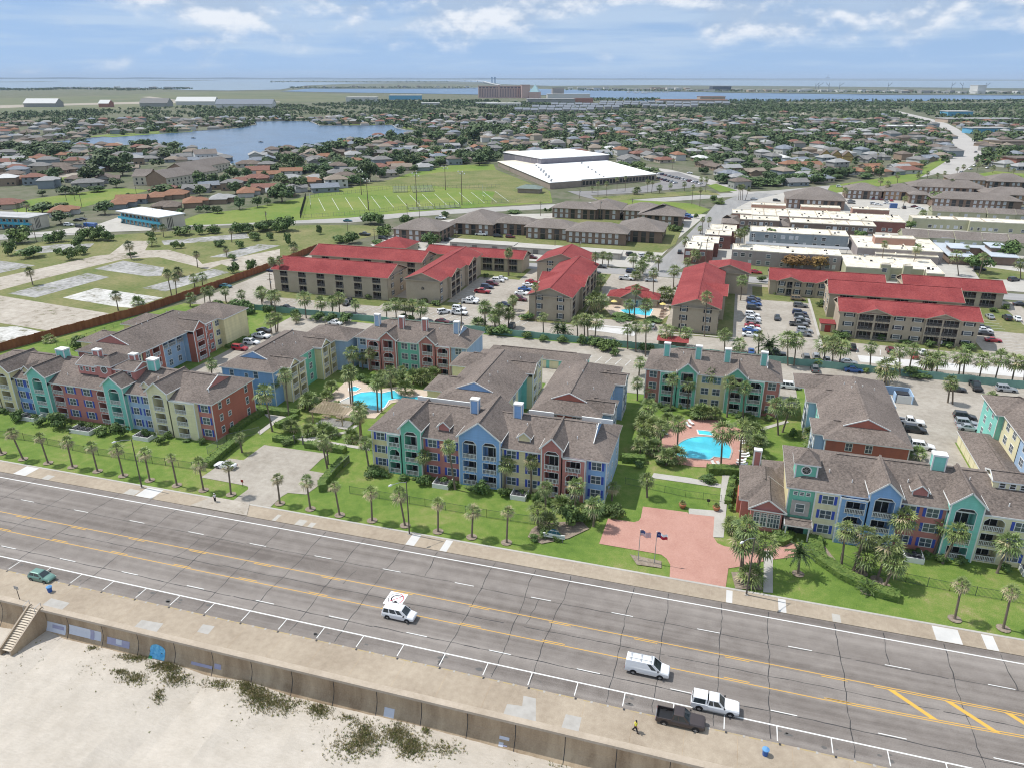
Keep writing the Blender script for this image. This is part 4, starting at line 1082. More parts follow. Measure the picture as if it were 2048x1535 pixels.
def back_block(x0,x1,y0,label,e,c,midc,chc,endc,gx,apex,rails=None):
 B = empty('pool_apartments',((x0 + x1)/2,y0 + 6.5,0)); tag(B,label,'apartments')
 r,t = MB(),MB()
 F = Fr((0,y0),0)
 a,b_ = gx
 bay(B,F,x0,a - 6.1,endc,0,cols=[W2((x0 + a - 6.1)/2,sh=False,w=1.6)],trim=t,roofm=r)
 bay(B,F,a - 6.1,a - 2.2,c,1,cols=[BB(a - 4.2,(2,),2.7)],trim=t,roofm=r)
 bay(B,F,a - 2.2,a + 2.2,c,1,cols=[BB(a,(1,),2.7)],gable=(9.3,apex),trim=t,roofm=r,roofback=6,back=3,label='gabled balcony bay')
 bay(B,F,a + 2.2,b_ - 2.2,midc,0,cols=[W2(a + 4.2,sh=False,w=1.6),W2(b_ - 4.2,sh=False,w=1.6)],trim=t,roofm=r)
 bay(B,F,b_ - 2.2,b_ + 2.2,c,1,cols=[BB(b_,(1,),2.7)],gable=(9.3,apex),trim=t,roofm=r,roofback=6,back=3,label='gabled balcony bay')
 bay(B,F,b_ + 2.2,b_ + 6.1,c,1,cols=[BB(b_ + 4.2,(2,),2.7)],trim=t,roofm=r)
 bay(B,F,b_ + 6.1,x1,endc,0,cols=[W2((x1 + b_ + 6.1)/2,sh=False,w=1.6)],trim=t,roofm=r)
 w = MB(); shell(w,x0,x1,y0 + .01,y0 + 13,8.7,e,'new'); w.build('wall',B)
 roof(r,x0,x1,y0,y0 + 13,8.7,.5,'x','h','d',wm=e)
 for cx in (x0 + 4.2,(a + b_)/2 - 3.6,(a + b_)/2 + 3,x1 - 4): chimney(B,cx,y0 + 4.2,10.4,14.0,chc if cx not in (x0 + 4.2,x1 - 4) else e,.65)
 vents(r,[(x0 + 8,y0 + 5,11.4),(x1 - 9,y0 + 4.6,11.2)])
 finish(B,r,t)
 return B
back_block(-91.8,-61.2,166.6,'coral, green and pale blue block with four chimneys behind the kidney pool',LBLUE,PINK,GREEN,PINK,LBLUE,(-82.5,-71.5),11.2)
back_block(-15.6,14.6,165.4,'green, yellow and coral block with teal chimneys behind the round ended pool',TEAL,GREEN,YEL,TEAL,PINK,(-6.0,5.0),11.3)
wing('edge_apartments','green and pale yellow hip roofed apartments beyond the long yellow garage',58,76,140,170,LBLUE,faces=[(Fr((58,0),-90),[(-170,-160,TEAL,1.2,[W2(-167,sh=False,w=1.1),W2(-163,sh=False,w=1.1)]),(-160,-150,PYEL,0.1,[W2(-157,sh=False),W2(-153,sh=False)]),(-150,-141,LBLUE,.1,[W2(-147,sh=False),W2(-143.5,sh=False)])])],ends='hh',hips=[(56.6,66,160,170,'x','hh',TEAL)])
def garage(x0,x1,y0,y1,col,axis,label,dface):
 B = empty('garage_row',((x0 + x1)/2,(y0 + y1)/2,0)); tag(B,label,'garages')
 b = MB(); shell(b,x0,x1,y0,y1,2.7,col); b.build('wall',B)
 r = MB(); roof(r,x0,x1,y0,y1,2.7,.38,axis,'h','h',over=.4); r.build('roof',B)
 F_,ua,ub = dface
 n = int((ub - ua)/3.1)
 for i in range(n):
  u = ua + (ub - ua)*(i + .5)/n
  d_ = MB(); fbox(d_,F_,u - 1.25,u + 1.25,0.01,.06,0.05,2.2,PYEL); d_.build('garage_door',B)
garage(51.4,58,140,163,PYEL,'y','long garage with pale yellow doors and grey brown roof beside the right car park',(Fr((51.4,0),-90),-163,-140))
garage(-60,-33,180.5,186.5,TEAL,'x','low garage row with pale green doors behind the centre wings',(Fr((0,180.5),0),-60,-33))
#red roofed complex
M_STUCCO = mat('tan_stucco',(0.36,0.305,0.235),(0.45,0.385,0.30),[(0.3,5,.6),(3,3,.3)],.9)
M_STUCCOD = mat('brown_wall_and_recess_shade',(0.13,0.10,0.085),(0.19,0.15,0.125),[(0.5,4,.5)],.9)  # balcony shade and dark doors put into this brown; also a townhouse wall
M_BLKSHUT = mat('black_shutter',(0.03,0.032,0.04))
M_REDDOOR = mat('red_door',(0.32,0.05,0.05))
M_BRONZE = mat('bronze_rail',(0.16,0.15,0.145))
def emblem(B,F,u,z):
 """small dark palm emblem and rule on a gable wall"""
 b = MB()
 for pts in (((-.5,0),(.5,0),(.5,.12),(-.5,.12)),((-.5,.25),(-.2,.25),(-.1,.8),(-.35,.95)),((.1,.25),(.45,.25),(.5,.7),(.2,.9)),((-.08,.3),(.06,.3),(.04,1.1),(-.05,1.1))):
  b.face([F.p(u + p[0]*1.1,.03,z + p[1]*1.1) for p in pts],M_DARK)
 b.build('wall_emblem',B)
def redblock(label,x0,x1,y0,y1,floors,axis,ends,faces=(),gables=(),wallm=None,p=.36,z=None,emb=None):
 B = empty('red_roofed_apartments',((x0 + x1)/2,(y0 + y1)/2,0)); tag(B,label,'apartments','red roofed apartments')
 z = z or (8.1 if floors == 3 else 5.5)
 r,t = MB(),MB(); b = MB()
 used = {0: 's',90: 'e',-90: 'w'}
 sd = ''.join(c for c in 'nesw' if c not in [used[round(math.degrees(F_.a))] for F_,_ in faces])
 shell(b,x0,x1,y0,y1,z,wallm or M_STUCCO,sd)
 for F_,segs in faces:
  lo,hi = {0: (x0,x1),90: (y0,y1),-90: (-y1,-y0)}[round(math.degrees(F_.a))]
  for a,c in ((lo,segs[0][0]),(segs[-1][1],hi)):
   if c - a > .05: grid_wall(b,F_,a,c,0,z,0,M_STUCCO,[])
 b.build('wall',B)
 roof(r,x0,x1,y0,y1,z,p,axis,ends[0],ends[1],rm=M_REDROOF,fm=M_STUCCO,wm=M_STUCCO,over=.7,fh=.3)
 fl = FLOORS[:floors] if floors == 3 else (0.25,2.95)
 for F_,segs in faces:
  for (u0,u1,d,cols,gab) in segs:
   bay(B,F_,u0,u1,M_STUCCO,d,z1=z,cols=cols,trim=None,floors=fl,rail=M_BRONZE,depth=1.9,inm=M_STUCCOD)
   if gab:
    um = (u0 + u1)/2; hh = (u1 - u0)/2*.36; o_ = .7
    for sg in (-1,1):
     e = um + sg*((u1 - u0)/2 + .5); zz = z - .18
     pts = [F_.p(e,d + o_,zz),F_.p(um,d + o_,z + hh),F_.p(um,d - 7,z + hh),F_.p(e,d - 7,zz)]
     pts = [(q[0],q[1],q[2] + .06) for q in pts]
     r.face(pts if sg < 0 else pts[::-1],M_REDROOF)
     r.bar((pts[0][0],pts[0][1],pts[0][2] - .12),(pts[1][0],pts[1][1],pts[1][2] - .12),.06,.26,M_STUCCO)
    r.face((F_.p(u0,d,z),F_.p(u1,d,z),F_.p(um,d,z + hh)),M_STUCCO)
 r.build('roof',B)
 if emb: emblem(B,*emb)
 return B
def rw(u,fl=(0,1,2),w=1.2,h=1.5): return ('w',u,w,h,0,M_BLKSHUT,fl)
def rb(u,w=3.0): return ('b',u,w,())
redblock('front red roofed block with six dark balcony columns, beside the brown fence',-157,-112,227.6,243.2,3,'x','gg',[(Fr((0,227.6),0),[(-157,-112,.05,[rb(-152.8),rb(-145.4),rb(-138),rb(-130.6),rb(-123.4),rb(-116.2)],0)]),(Fr((-112,0),90),[(227.6,243.2,.05,[rw(231.5),rw(239)],0)])])
redblock('red roofed block directly behind the one with six balcony columns',-156,-110,252.5,266.5,3,'x','gg',[(Fr((0,252.5),0),[(-156,-110,.05,[rb(-150),rb(-141),rb(-132),rb(-123),rb(-114)],0)]),(Fr((-110,0),90),[(252.5,266.5,.05,[rw(256),rw(263)],0)])])
redblock('red roofed block with a plain gable end and emblem, left of the car rows',-105.5,-93,228.5,272,3,'y','gg',[(Fr((-93,0),90),[(228.5,236,.05,[rw(230)],0),(236,246,1.2,[rb(238.6,3.6),rb(243.2,3.6)],1),(246,254,.05,[rw(249)],0),(254,264,1.2,[rb(256.6,3.6),rb(261.2,3.6)],1),(264,272,.05,[],0)])],emb=(Fr((0,228.5),0),-99.2,4.6))
redblock('long two storey red roofed wing facing the car rows',-119,-78,279,290,2,'x','gg',[(Fr((0,279),0),[(-95,-78,.05,[rb(-92.5,4),rb(-87.5,4),rb(-82,4)],0)])])
B = redblock('small hip roofed red office beside the long red wing',-146,-132,287,301,2,'y','hh',p=.42,z=5)
redblock('tall gable ended red roofed block left of the small blue pool',-59.5,-46,221.5,268,3,'y','gg',[(Fr((0,221.5),0),[(-59.5,-46,.05,[rw(-56.2),rw(-49.2)],0)]),(Fr((-46,0),90),[(221.5,236,.05,[rb(227,4)],0),(236,248,1.0,[rb(239,4),rb(245,4)],1),(248,268,.05,[rb(252,4),rb(258,4),rb(264,3)],0)]),(Fr((-59.5,0),-90),[(-268,-250,.05,[rb(-259,4)],0),(-250,-240,1,[rb(-245,4)],1),(-240,-221.5,.05,[rw(-231)],0)])],emb=(Fr((0,221.5),0),-52.7,5.0))
redblock('rear extension of the tall red roofed block left of the pool',-69,-50.5,268.2,286,3,'y','gg',z=7.6,faces=[(Fr((0,268.2),0),[(-69,-59.6,.05,[rw(-64)],0)])])
redblock('tall gable ended red roofed block right of the small blue pool',-14.2,-.7,222,271,3,'y','gg',[(Fr((0,222),0),[(-14.2,-.7,.05,[rw(-11),rw(-4)],0)]),(Fr((-.7,0),90),[(222,238,.05,[rw(226)],0),(238,250,1.4,[rb(241,4),rb(247,4)],1),(250,271,.05,[rb(255,4),rb(262,4)],0)])],emb=(Fr((0,222),0),-7.5,5.0))
redblock('rear extension of the tall red roofed block right of the pool',-6,8,271.2,287,3,'y','gh',z=7.8)
redblock('two storey red roofed block with front gables behind the right car rows',15.6,53,274.5,288,2,'x','gg',[(Fr((0,274.5),0),[(15.6,18,.05,[],0),(18,26.4,.6,[rw(19.6,(0,1)),rb(22.2,1.8),rw(24.9,(0,1))],1),(26.4,31,.05,[rw(29,(0,1))],0),(31,39,.6,[rw(33,(0,1))],1),(39,53,.05,[rw(42,(0,1)),rw(48,(0,1))],0)])])
redblock('long red roofed block behind the one with two balcony gables',33,71,251,265,3,'x','gg',[(Fr((0,251),0),[(33,71,.05,[rb(38,4),rb(46,4),rb(54,4),rb(62,4)],0)]),(Fr((33,0),-90),[(-265,-251,.05,[rw(-261.5),rw(-254.5)],0)])])
redblock('two storey red roofed wing at the far right of the complex',60,90.4,278,291,2,'x','gg',[(Fr((0,278),0),[(60,90.4,.05,[rb(64,4),rb(69,4),rb(74.5,4.4),rb(80,4.4),rb(86,4.4)],0)])])
redblock('front red roofed block with two wide balcony gables, right of the car rows',34,71,230.6,243,3,'x','gg',[(Fr((0,230.6),0),[(34,38.9,.05,[rw(36.6,w=1.9,h=1.1)],0),(38.9,48,.5,[rb(41.2,3.9),rb(45.7,3.9)],1),(48,57,.05,[rw(50.2,w=1.9,h=1.1),rw(55,w=1.9,h=1.1)],0),(57,66,.5,[rb(59.3,3.9),rb(63.7,3.9)],1),(66,71,.05,[rw(68.4,w=1.9,h=1.1)],0)])])
B = empty('entry_porch',(31.8,236.6,0)); tag(B,'small flat red roofed entry box with a red door','porch')
b = MB(); b.box(29.8,234.6,0,33.8,239,2.6,M_STUCCO); b.build('wall',B)
b = MB(); b.box(29.4,234.2,2.6,33.9,239,2.8,M_REDROOF); b.build('roof',B)
b = MB(); b.box(30.9,234.5,0,32.6,234.58,2.2,M_REDDOOR); b.build('door',B)
B = empty('pool_house',(-29.5,247,0)); tag(B,'low red hip roofed pool house behind the small blue pool','pool house')
b = MB(); shell(b,-37.5,-21.3,245.5,252,3,M_STUCCO); shell(b,-33,-26,244,256,3,M_STUCCO); b.build('wall',B)
r = MB(); roof(r,-37.5,-21.3,245.5,252,3,.45,'x','h','h',M_REDROOF,M_STUCCO,over=.8); roof(r,-33,-26,244,257,3,.6,'y','g','h',M_REDROOF,M_STUCCO,M_STUCCO,over=.8); r.build('roof',B)
for u in (-31,-29.5,-28): window(B,Fr((0,244),0),u,.2,1.1,2.1,0,False,0)
B = empty('bin_shelter',(-12.5,206.5,0)); tag(B,'open red roofed bin shelter behind the green fence','shelter')
b = MB(); b.box(-16.5,207.2,0,-8.5,207.5,2.3,M_STUCCO); b.box(-16.5,205.2,0,-16.2,207.2,2.3,M_STUCCO); b.box(-8.8,205.2,0,-8.5,207.2,2.3,M_STUCCO); b.build('wall',B)
b = MB(); b.face(((-17,204.9,2.3),(-8,204.9,2.3),(-8,207.9,3.1),(-17,207.9,3.1)),M_REDROOF); b.face(((-17,207.9,3.1),(-8,207.9,3.1),(-8,208,2.9),(-17,208,2.9)),M_REDROOF); b.build('roof',B)
pool_round('swimming_pool',[d3.at(p) for p in [(1025,662),(1130,648),(1265,655),(1240,705),(1150,695),(1060,685)]],'small blue swimming pool between the two tall red roofed blocks')
#brown brick flats
M_BRWALL = mat('brown_brick',(0.17,0.12,0.095),(0.26,0.19,0.15),[(0.4,4,.5),(6,2,.4)],.9)
M_ORWALL = mat('orange_brick',(0.33,0.22,0.14),(0.42,0.29,0.19),[(0.5,4,.5)],.9)
M_GREYFASC = mat('brown_fascia',(0.20,0.165,0.14))
def flats(label,rects,name='brown_apartments',group='brown brick flats',wins=True,wall=None,z=5.6):
 x0 = min(q[0] for q in rects); x1 = max(q[1] for q in rects); y0 = min(q[2] for q in rects); y1 = max(q[3] for q in rects)
 B = empty(name,((x0 + x1)/2,(y0 + y1)/2,0)); tag(B,label,'apartments',group)
 b,r = MB(),MB()
 for k,q in enumerate(rects):
  sh_ = .02*k
  shell(b,q[0] + sh_,q[1] - sh_,q[2] + sh_,q[3] - sh_,z - .25,wall or M_BRWALL)
  roof(r,q[0],q[1],q[2],q[3],z,.38,q[4],'h','h',M_GREYROOF,M_GREYFASC,over=.9,rdg=False)
 b.build('wall',B); r.build('roof',B)
 if wins:
  rr = random.Random(int(x0 + y0))
  for q in rects:
   F_ = Fr((0,q[2]),0); u = q[0] + 2
   while u < q[1] - 2:
    if rr.random() < .62:
     for zz in (.6,3.3): window(B,F_,u,zz,1.3,1.7,0,False,.02,panemat=M_CURT)
     u += 3.1
    else:
     d_ = MB(); fbox(d_,F_,u - .9,u + 1.3,.0,.03,.1,5.0,M_DARKGLASS); fbox(d_,F_,u - 1,u + 1.4,.02,.3,2.6,2.8,M_GREYFASC); d_.build('recessed_entrance',B)
     u += 3.8
   F_ = Fr((q[1],0),90); u = q[2] + 3
   while u < q[3] - 2:
    d_ = MB(); fbox(d_,F_,u - 1.2,u + 1.2,.0,.03,.2,2.2,M_DARKGLASS); fbox(d_,F_,u - 1.2,u + 1.2,.0,.03,3,4.9,M_DARKGLASS); d_.build('balcony_opening',B)
    u += 5
 return B
M_CURT = mat('curtained_glass',(0.42,0.45,0.49),(0.56,0.59,0.63),[(0.8,3,.6)],.25,spec=.5)
flats('long brown flats with stepped hip roof nearest the carport',[(-134,-112,346,374,'y'),(-113,-92,352,364,'x'),(-95,-72,346,361,'x'),(-74,-46,342,358,'x'),(-52,-30.5,352,374,'y')])
flats('small square hip roofed brown flats behind the small red office',[(-154,-131,323,343,'x')])
flats('brown flats beside the playing field fence with hip roof',[(-96,-72,405,418,'x'),(-78,-59,408,430,'y')])
flats('brown flats on the corner of the side street, hip roofed',[(-57,-36,408,424,'x'),(-47,-25,397,415,'y')])
for label,rects in (('broad brown flats with a deep hip roof behind the white townhouses',[(at(1572,417)[0],at(1572,417)[0] + 32,at(1600,418)[1],at(1600,418)[1] + 28,'x')]),('brown flats with two window bays left of the palm avenue',[(at(1690,397)[0],at(1690,397)[0] + 21,at(1700,398)[1],at(1700,398)[1] + 18,'x')]),('small orange sided brown flats between two parked car groups',[(at(1765,400)[0],at(1765,400)[0] + 21,at(1790,401)[1],at(1790,401)[1] + 19,'x')]),('long brown flats behind the dark round tree',[(at(1820,390)[0],at(1820,390)[0] + 45,at(1850,391)[1],at(1850,391)[1] + 19,'x')]),('brown flats with orange side walls near the bend',[(at(1898,375)[0],at(1898,375)[0] + 27,at(1930,376)[1],at(1930,376)[1] + 20,'x')]),('brown flats with dark balcony front below the bend lawn',[(at(1975,380)[0],at(1975,380)[0] + 28,at(2000,380)[1],at(2000,380)[1] + 22,'x')]),('longest brown flats right behind the pale green townhouses',[(at(1862,415)[0],at(1862,415)[0] + 47,at(1900,417)[1],at(1900,417)[1] + 16,'x')]),('brown flats cut by the picture edge with orange end',[(at(1965,405)[0],at(1965,405)[0] + 30,at(2000,408)[1],at(2000,408)[1] + 18,'x')]),('low brown laundry block with hip roof',[(at(1817,407)[0],at(1817,407)[0] + 11,at(1830,408)[1],at(1830,408)[1] + 8,'x')])):
 flats(label,rects,wall=M_ORWALL if 'orange' in label else None,group='brown flats by the bend')
B = empty('carport_row',(-82,318,0)); tag(B,'long flat roofed grey garage row in front of the brown flats','garages')
b = MB(); b.box(-122,314,0,-92,321,2.9,M_PATCH); b.box(-92,313,0,-44,319.5,2.6,M_PATCH); b.build('wall',B)
b = MB(); b.box(-122.4,313.6,2.9,-91.6,321.4,3.1,M_CONC2); b.box(-92,312.6,2.6,-43.6,320,2.8,M_CONC2); b.build('roof',B)
for i in range(24):
 x = -121 + i*3.2
 y = 314 if x < -93 else 313
 d_ = MB(); d_.box(x,y - .05,.1,x + 2.4,y - .005,2.1,M_CONC2 if i % 3 else M_BRONZE); d_.build('garage_door',B)
#flat white roofed townhouses
M_TWALL = mat('townhouse_grey_wall',(0.27,0.235,0.225),(0.35,0.31,0.30),[(0.4,4,.5)],.9)
M_TBRICK = mat('townhouse_red_brick',(0.17,0.075,0.06),(0.24,0.12,0.10),[(0.5,4,.5),(7,2,.4)],.9)
M_TBLUE = mat('townhouse_blue_wall',(0.22,0.26,0.28),(0.30,0.34,0.36),[(0.5,4,.5)],.9)
M_TPINK = mat('townhouse_pink_wall',(0.36,0.21,0.16),(0.44,0.27,0.21),[(0.5,4,.5)],.9)
M_TGREEN = mat('townhouse_olive_wall',(0.36,0.36,0.24),(0.44,0.44,0.31),[(0.5,4,.5)],.9)
def townhouse(label,boxes,wall,wins=True,steps=True,group='flat white roofed townhouses',roofm=None,seed=1):
 x0 = min(q[0] for q in boxes); x1 = max(q[1] for q in boxes); y0 = min(q[2] for q in boxes); y1 = max(q[3] for q in boxes)
 B = empty('townhouse_row',((x0 + x1)/2,(y0 + y1)/2,0)); tag(B,label,'townhouses',group)
 b,r,k = MB(),MB(),MB(); rr = random.Random(seed)
 for q in boxes:
  z = q[4]; wm = q[5] if len(q) > 5 else wall
  b.box(q[0],q[2],0,q[1],q[3],z,wm)
  rm = roofm or M_WHITEROOF
  for a in ((q[0],q[2],q[1],q[2] + .25),(q[0],q[3] - .25,q[1],q[3]),(q[0],q[2] + .25,q[0] + .25,q[3] - .25),(q[1] - .25,q[2] + .25,q[1],q[3] - .25)): r.box(a[0],a[1],z,a[2],a[3],z + .35,rm)
  r.face(((q[0] + .25,q[2] + .25,z + .06),(q[1] - .25,q[2] + .25,z + .06),(q[1] - .25,q[3] - .25,z + .06),(q[0] + .25,q[3] - .25,z + .06)),rm)
  xx = q[0] + rr.uniform(5,8)
  while xx < q[1] - 4:
   r.box(xx,q[2] + .25,z,xx + .28,q[3] - .25,z + rr.choice((.3,.45,.8)),rm if rr.random() < .7 else M_STUCCO); xx += rr.uniform(6,8)
  n = int((q[1] - q[0])*(q[3] - q[2])/30)
  for i in range(n):
   xx,yy = rr.uniform(q[0] + 1,q[1] - 2),rr.uniform(q[2] + 1.5,q[3] - 2)
   if rr.random() < .35: k.box(xx,yy,z + .06,xx + rr.uniform(.5,1),yy + .7,z + rr.uniform(.4,.9),M_GREY if rr.random() < .5 else M_DARK)
   else: k.face(((xx,yy,z + .075),(xx + rr.uniform(.8,2.2),yy,z + .075),(xx + 2,yy + .7,z + .075),(xx,yy + .6,z + .075)),M_SLABD)
  if wins:
   F_ = Fr((0,q[2]),0); u = q[0] + 1.4
   while u < q[1] - 1.4:
    c = rr.random()
    for zz in (.6,3.4):
     if zz + 2 > z: continue
     d_ = None
     if rr.random() < .7: window(B,F_,u,zz + .2,rr.choice((1.0,1.6)),1.4,0,False,.02,panemat=rr.choice((M_CURT,M_DARKGLASS,None)))
    u += rr.choice((2.4,3.0,3.6))
 b.build('wall',B); r.build('roof',B)
 if k.f: k.build('rooftop_equipment',B)
 return B
townhouse('grey townhouse row with white flat roof behind two rust brown trees',[(1.5,11,318.5,331,6),(11,20,318,331,6.01),(20,31,317.5,331,6.02),(31,43.8,318.3,331,6)],M_TWALL,seed=2)
townhouse('red brick corner townhouse with white flat roof beside the side street',[(-17.6,-6.2,315,330,6),(-16.2,-4.4,330.05,344.6,5.9)],M_TBRICK,seed=3)
townhouse('second red brick townhouse with white flat roof along the side street',[(-11,.6,348,360,6),(-9.6,2.6,360.05,376,5.9)],M_TBRICK,seed=4)
townhouse('blue grey townhouse row with long white flat roof behind the carport',[(8.9,22,362,376,6),(22,36,361.6,376,6.02),(36,51.3,362,376,6)],M_TBLUE,seed=5)
B = empty('carport',(29,352,0)); tag(B,'long low grey metal carport between two townhouse rows','carport')
b = MB(); b.box(7.3,349.5,2.7,50.8,354.5,2.85,M_GREY); b.build('roof',B)
for i in range(12):
 b = MB(); b.box(8 + i*3.8,350,0,8.15 + i*3.8,350.15,2.7,M_DARK); b.build('post',B)
townhouse('white flat roofed row with three upright stair boxes near the right red roofs',[(44.3,57,306,329,4.6),(57,72,309,329,4.62),(72,78,303.5,329,4.6),(56.5,60,306.5,309,6.2),(64.5,67.5,306.5,309,6.2)],M_TGREEN,seed=6)
townhouse('sprawling white flat roofed row with a raised pink grey storey',[(53,86,344,372,4.8),(61,77,355,362,7.6,M_TPINK),(60,84,341,344,3.2)],M_TWALL,seed=7)
def rowbox(pxl,pxr,yl,z,depth):
 xa,ya = at(pxl[0],pxl[1],z); xb,yb = at(pxr[0],pxr[1],z)
 return xa,xb,(ya + yb)/2,(ya + yb)/2 + depth
x0,x1,y0,y1 = rowbox((1480,440),(1733,451),0,6,13)
townhouse('pink grey townhouse row with mansard fronts and white roof, middle of the estate',[(x0,x0 + 19,y0,y1,6),(x0 + 24,x1 + 4,y0 - 2,y1 - 2,6)],M_STUCCOD,seed=8)
x0,x1,y0,y1 = rowbox((1464,425),(1812,443),0,6,24)
townhouse('widest white roofed townhouse row with pink upper boxes at the back',[(x0,x0 + 10,y0 + 2,y1 - 8,5.2),(x0 + 10,x1 - 26,y0,y1,5.2),(x1 - 26,x1,y0 - 2,y1 - 4,5.22,M_TBRICK),(x0 + 10,x0 + 28,y1 + .1,y1 + 8,7,M_TPINK),(x0 + 36,x0 + 56,y1 + .1,y1 + 8,7,M_TPINK),(x0 + 62,x0 + 80,y1 + .1,y1 + 8,7,M_TPINK)],M_TPINK,seed=9)
x0,x1,y0,y1 = rowbox((1822,434),(2046,456),0,5,14)
townhouse('long white roofed olive row right of the widest townhouses',[(x0,x0 + 26,y0 + 4,y1,5),(x0 + 26,x0 + 52,y0 + 2,y1,5.01),(x0 + 52,x1 + 25,y0,y1,5.02)],M_TGREEN,seed=10)
def pitched_row(label,x0,x1,y0,y1,wall,n,z=5.6,group='pitched townhouses'):
 B = empty('pitched_townhouses',((x0 + x1)/2,(y0 + y1)/2,0)); tag(B,label,'townhouses',group)
 b,r = MB(),MB(); w = (x1 - x0)/n
 for i in range(n):
  a,c = x0 + w*i + .2,x0 + w*(i + 1) - .2
  dy = (i % 2)*1.2
  shell(b,a,c,y0 + dy,y1,z,wall); roof(r,a,c,y0 + dy,y1,z,.42,'x','g','g',M_GREYROOF,wall,wall,over=.3,rdg=False)
  for u in (a + w*.25,a + w*.7): window(B,Fr((0,y0 + dy),0),u,3.2,1.3,1.3,0,False,.02,panemat=M_CURT)
 b.build('wall',B); r.build('roof',B)
x0,x1,y0,y1 = rowbox((1870,426),(2040,437),0,5.6,10)
pitched_row('pale green pitched townhouses in front of the longest brown flats',x0,x1 + 15,y0 + 9,y1 + 9,M_TGREEN,4)
x0,x1,y0,y1 = rowbox((1800,468),(2046,492),0,5.6,12)
pitched_row('dark grey pitched townhouses with tall recessed windows behind the metal roofed block',x0,x1 + 8,y0,y1,M_TGREEN,5)
for k,(pa,pb,lab) in enumerate((((1446,447),(1480,449),'grey hipped roof cottage at the side street corner'),((1545,452),(1585,455),'grey hipped roof cottage between white roofed rows'))):
 xa,ya = at(*pa,3); xb,yb = at(*pb,3)
 flats(lab,[(xa,xb,ya,ya + 14,'x')],name='cottage',group='small grey cottages',wins=False,wall=M_TBRICK,z=3.2)
B = empty('office_block',(102,362,0)); tag(B,'low block with blue grey metal flat roofs round a courtyard and upper clerestories','offices')
b,r = MB(),MB()
M_METROOF = mat('blue_grey_metal_roof',(0.40,0.44,0.49),(0.52,0.56,0.60),[(0.3,4,.5)],.5)
for x0,x1,y0,y1,z in ((89,98,345,376,3.4),(98,106,366,376,3.42),(105.9,115,349,380,3.44),(91,96.5,352,362,5.4),(107.5,113,358,368,5.4),(92,108,374,379,5.6)):
 b.box(x0,y0,0,x1,y1,z,M_BRWALL); r.box(x0 - .8,y0 - .8,z,x1 + .8,y1 + .8,z + .25,M_METROOF)
b.build('wall',B); r.build('roof',B)
#school
A0 = Vector(at(1100,379)); A1 = Vector(at(996,333)); A2 = Vector(at(1313,362))
ux = (A2 - A0).normalized(); uy = Vector((-ux.y,ux.x)); ang = math.degrees(math.atan2(ux.y,ux.x))
Wd,Dp = (A2 - A0).length,abs((A1 - A0).dot(uy))
B = empty('school',(A0.x,A0.y,0)); tag(B,'big low school with a blinding white flat roof and a taller gym hall','school')
b,r,k = MB(),MB(),MB()
TF = lambda u,d,z: (A0.x + ux.x*u + uy.x*d,A0.y + ux.y*u + uy.y*d,z)
M_SCHOOLW = mat('school_brick',(0.24,0.20,0.165),(0.33,0.275,0.23),[(0.3,4,.5)],.9)
M_VWHITE = mat('bright_white_roof',(0.86,0.86,0.85),(0.80,0.80,0.79),[(0.05,4,.5)],.7)
sk = (A1 - A0).dot(ux)
def sbox(u0,u1,d0,d1,z,wm,rm,z0=0):
 s0,s1 = sk*d0/Dp,sk*d1/Dp
 Tq = lambda u,d,z: TF(u + (s0 if d == d0 else s1),d,z)
 b.box(u0,d0,z0,u1,d1,z,wm,T=Tq)
 r.box(u0 - .6,d0 - .0,z,u1 + .6,d1 - .0,z + .35,M_TRIM if False else rm,top=rm,T=Tq)
sbox(0,26,0,Dp*.73,4.2,M_SCHOOLW,M_VWHITE); sbox(26.7,Wd,1,Dp*.86,4.6,M_SCHOOLW,M_VWHITE); sbox(0,26,Dp*.735,Dp,4.0,M_SCHOOLW,M_WHITEROOF)
g0 = Vector(at(1082,341)); g1 = Vector(at(1222,333)); g2 = Vector(at(1049,324))
gd = (g0 - A0); gu,gdp = gd.dot(ux),gd.dot(uy); gw = (g1 - g0).dot(ux); gl = (g2 - g0).dot(uy)
GX = lambda u,d,z: TF(gu + u,gdp + d,z)
M_GYMW = mat('gym_purple_grey',(0.16,0.15,0.17),(0.21,0.20,0.225),[(0.3,4,.5)],.9)
b.box(0,0,0,gw,gl,9.2,M_GYMW,T=GX); r.box(-.5,-.5,9.2,gw + .5,gl + .5,9.7,M_VWHITE,T=GX)
for i in range(5): b.box(-.06,gl*(.08 + .19*i),5.6,0,gl*(.08 + .19*i) + .5,9,M_PATCH,T=GX)
for i in range(22): k.box(*(lambda u,d: (u,d,4.5))(3 + (i*13.7) % (Wd - 8),4 + (i*29.3) % (Dp*.65)),*(lambda u,d: (u + 1.2,d + 1,5.6))(3 + (i*13.7) % (Wd - 8),4 + (i*29.3) % (Dp*.65)),M_GREY,T=TF)
b.build('wall',B); r.build('roof',B); k.build('roof_vent',B)
F_ = Fr((A0.x,A0.y),ang)
u = 28
while u < Wd - 2:
 d_ = MB(); fbox(d_,F_,u,u + 2.2,-1.0,-.92,.8,3.6,M_DARKGLASS); d_.build('window',B); u += 3.0
Lp,Lq = Vector(at(637,398)),Vector(at(650,423)); Rp,Rq = Vector(at(990,383)),Vector(at(1018,404))
b = MB()
for i in range(15):
 a = Lp.lerp(Rp,i/14); c = Lq.lerp(Rq,i/14)
 d_ = (c - a).normalized(); n_ = Vector((-d_.y,d_.x))*.10
 b.face(((a.x - n_.x,a.y - n_.y,.11),(c.x - n_.x,c.y - n_.y,.11),(c.x + n_.x,c.y + n_.y,.11),(a.x + n_.x,a.y + n_.y,.11)),M_TRIM)
o = b.build('field_marking',loc=(0,0,0)); o['kind'] = 'structure'
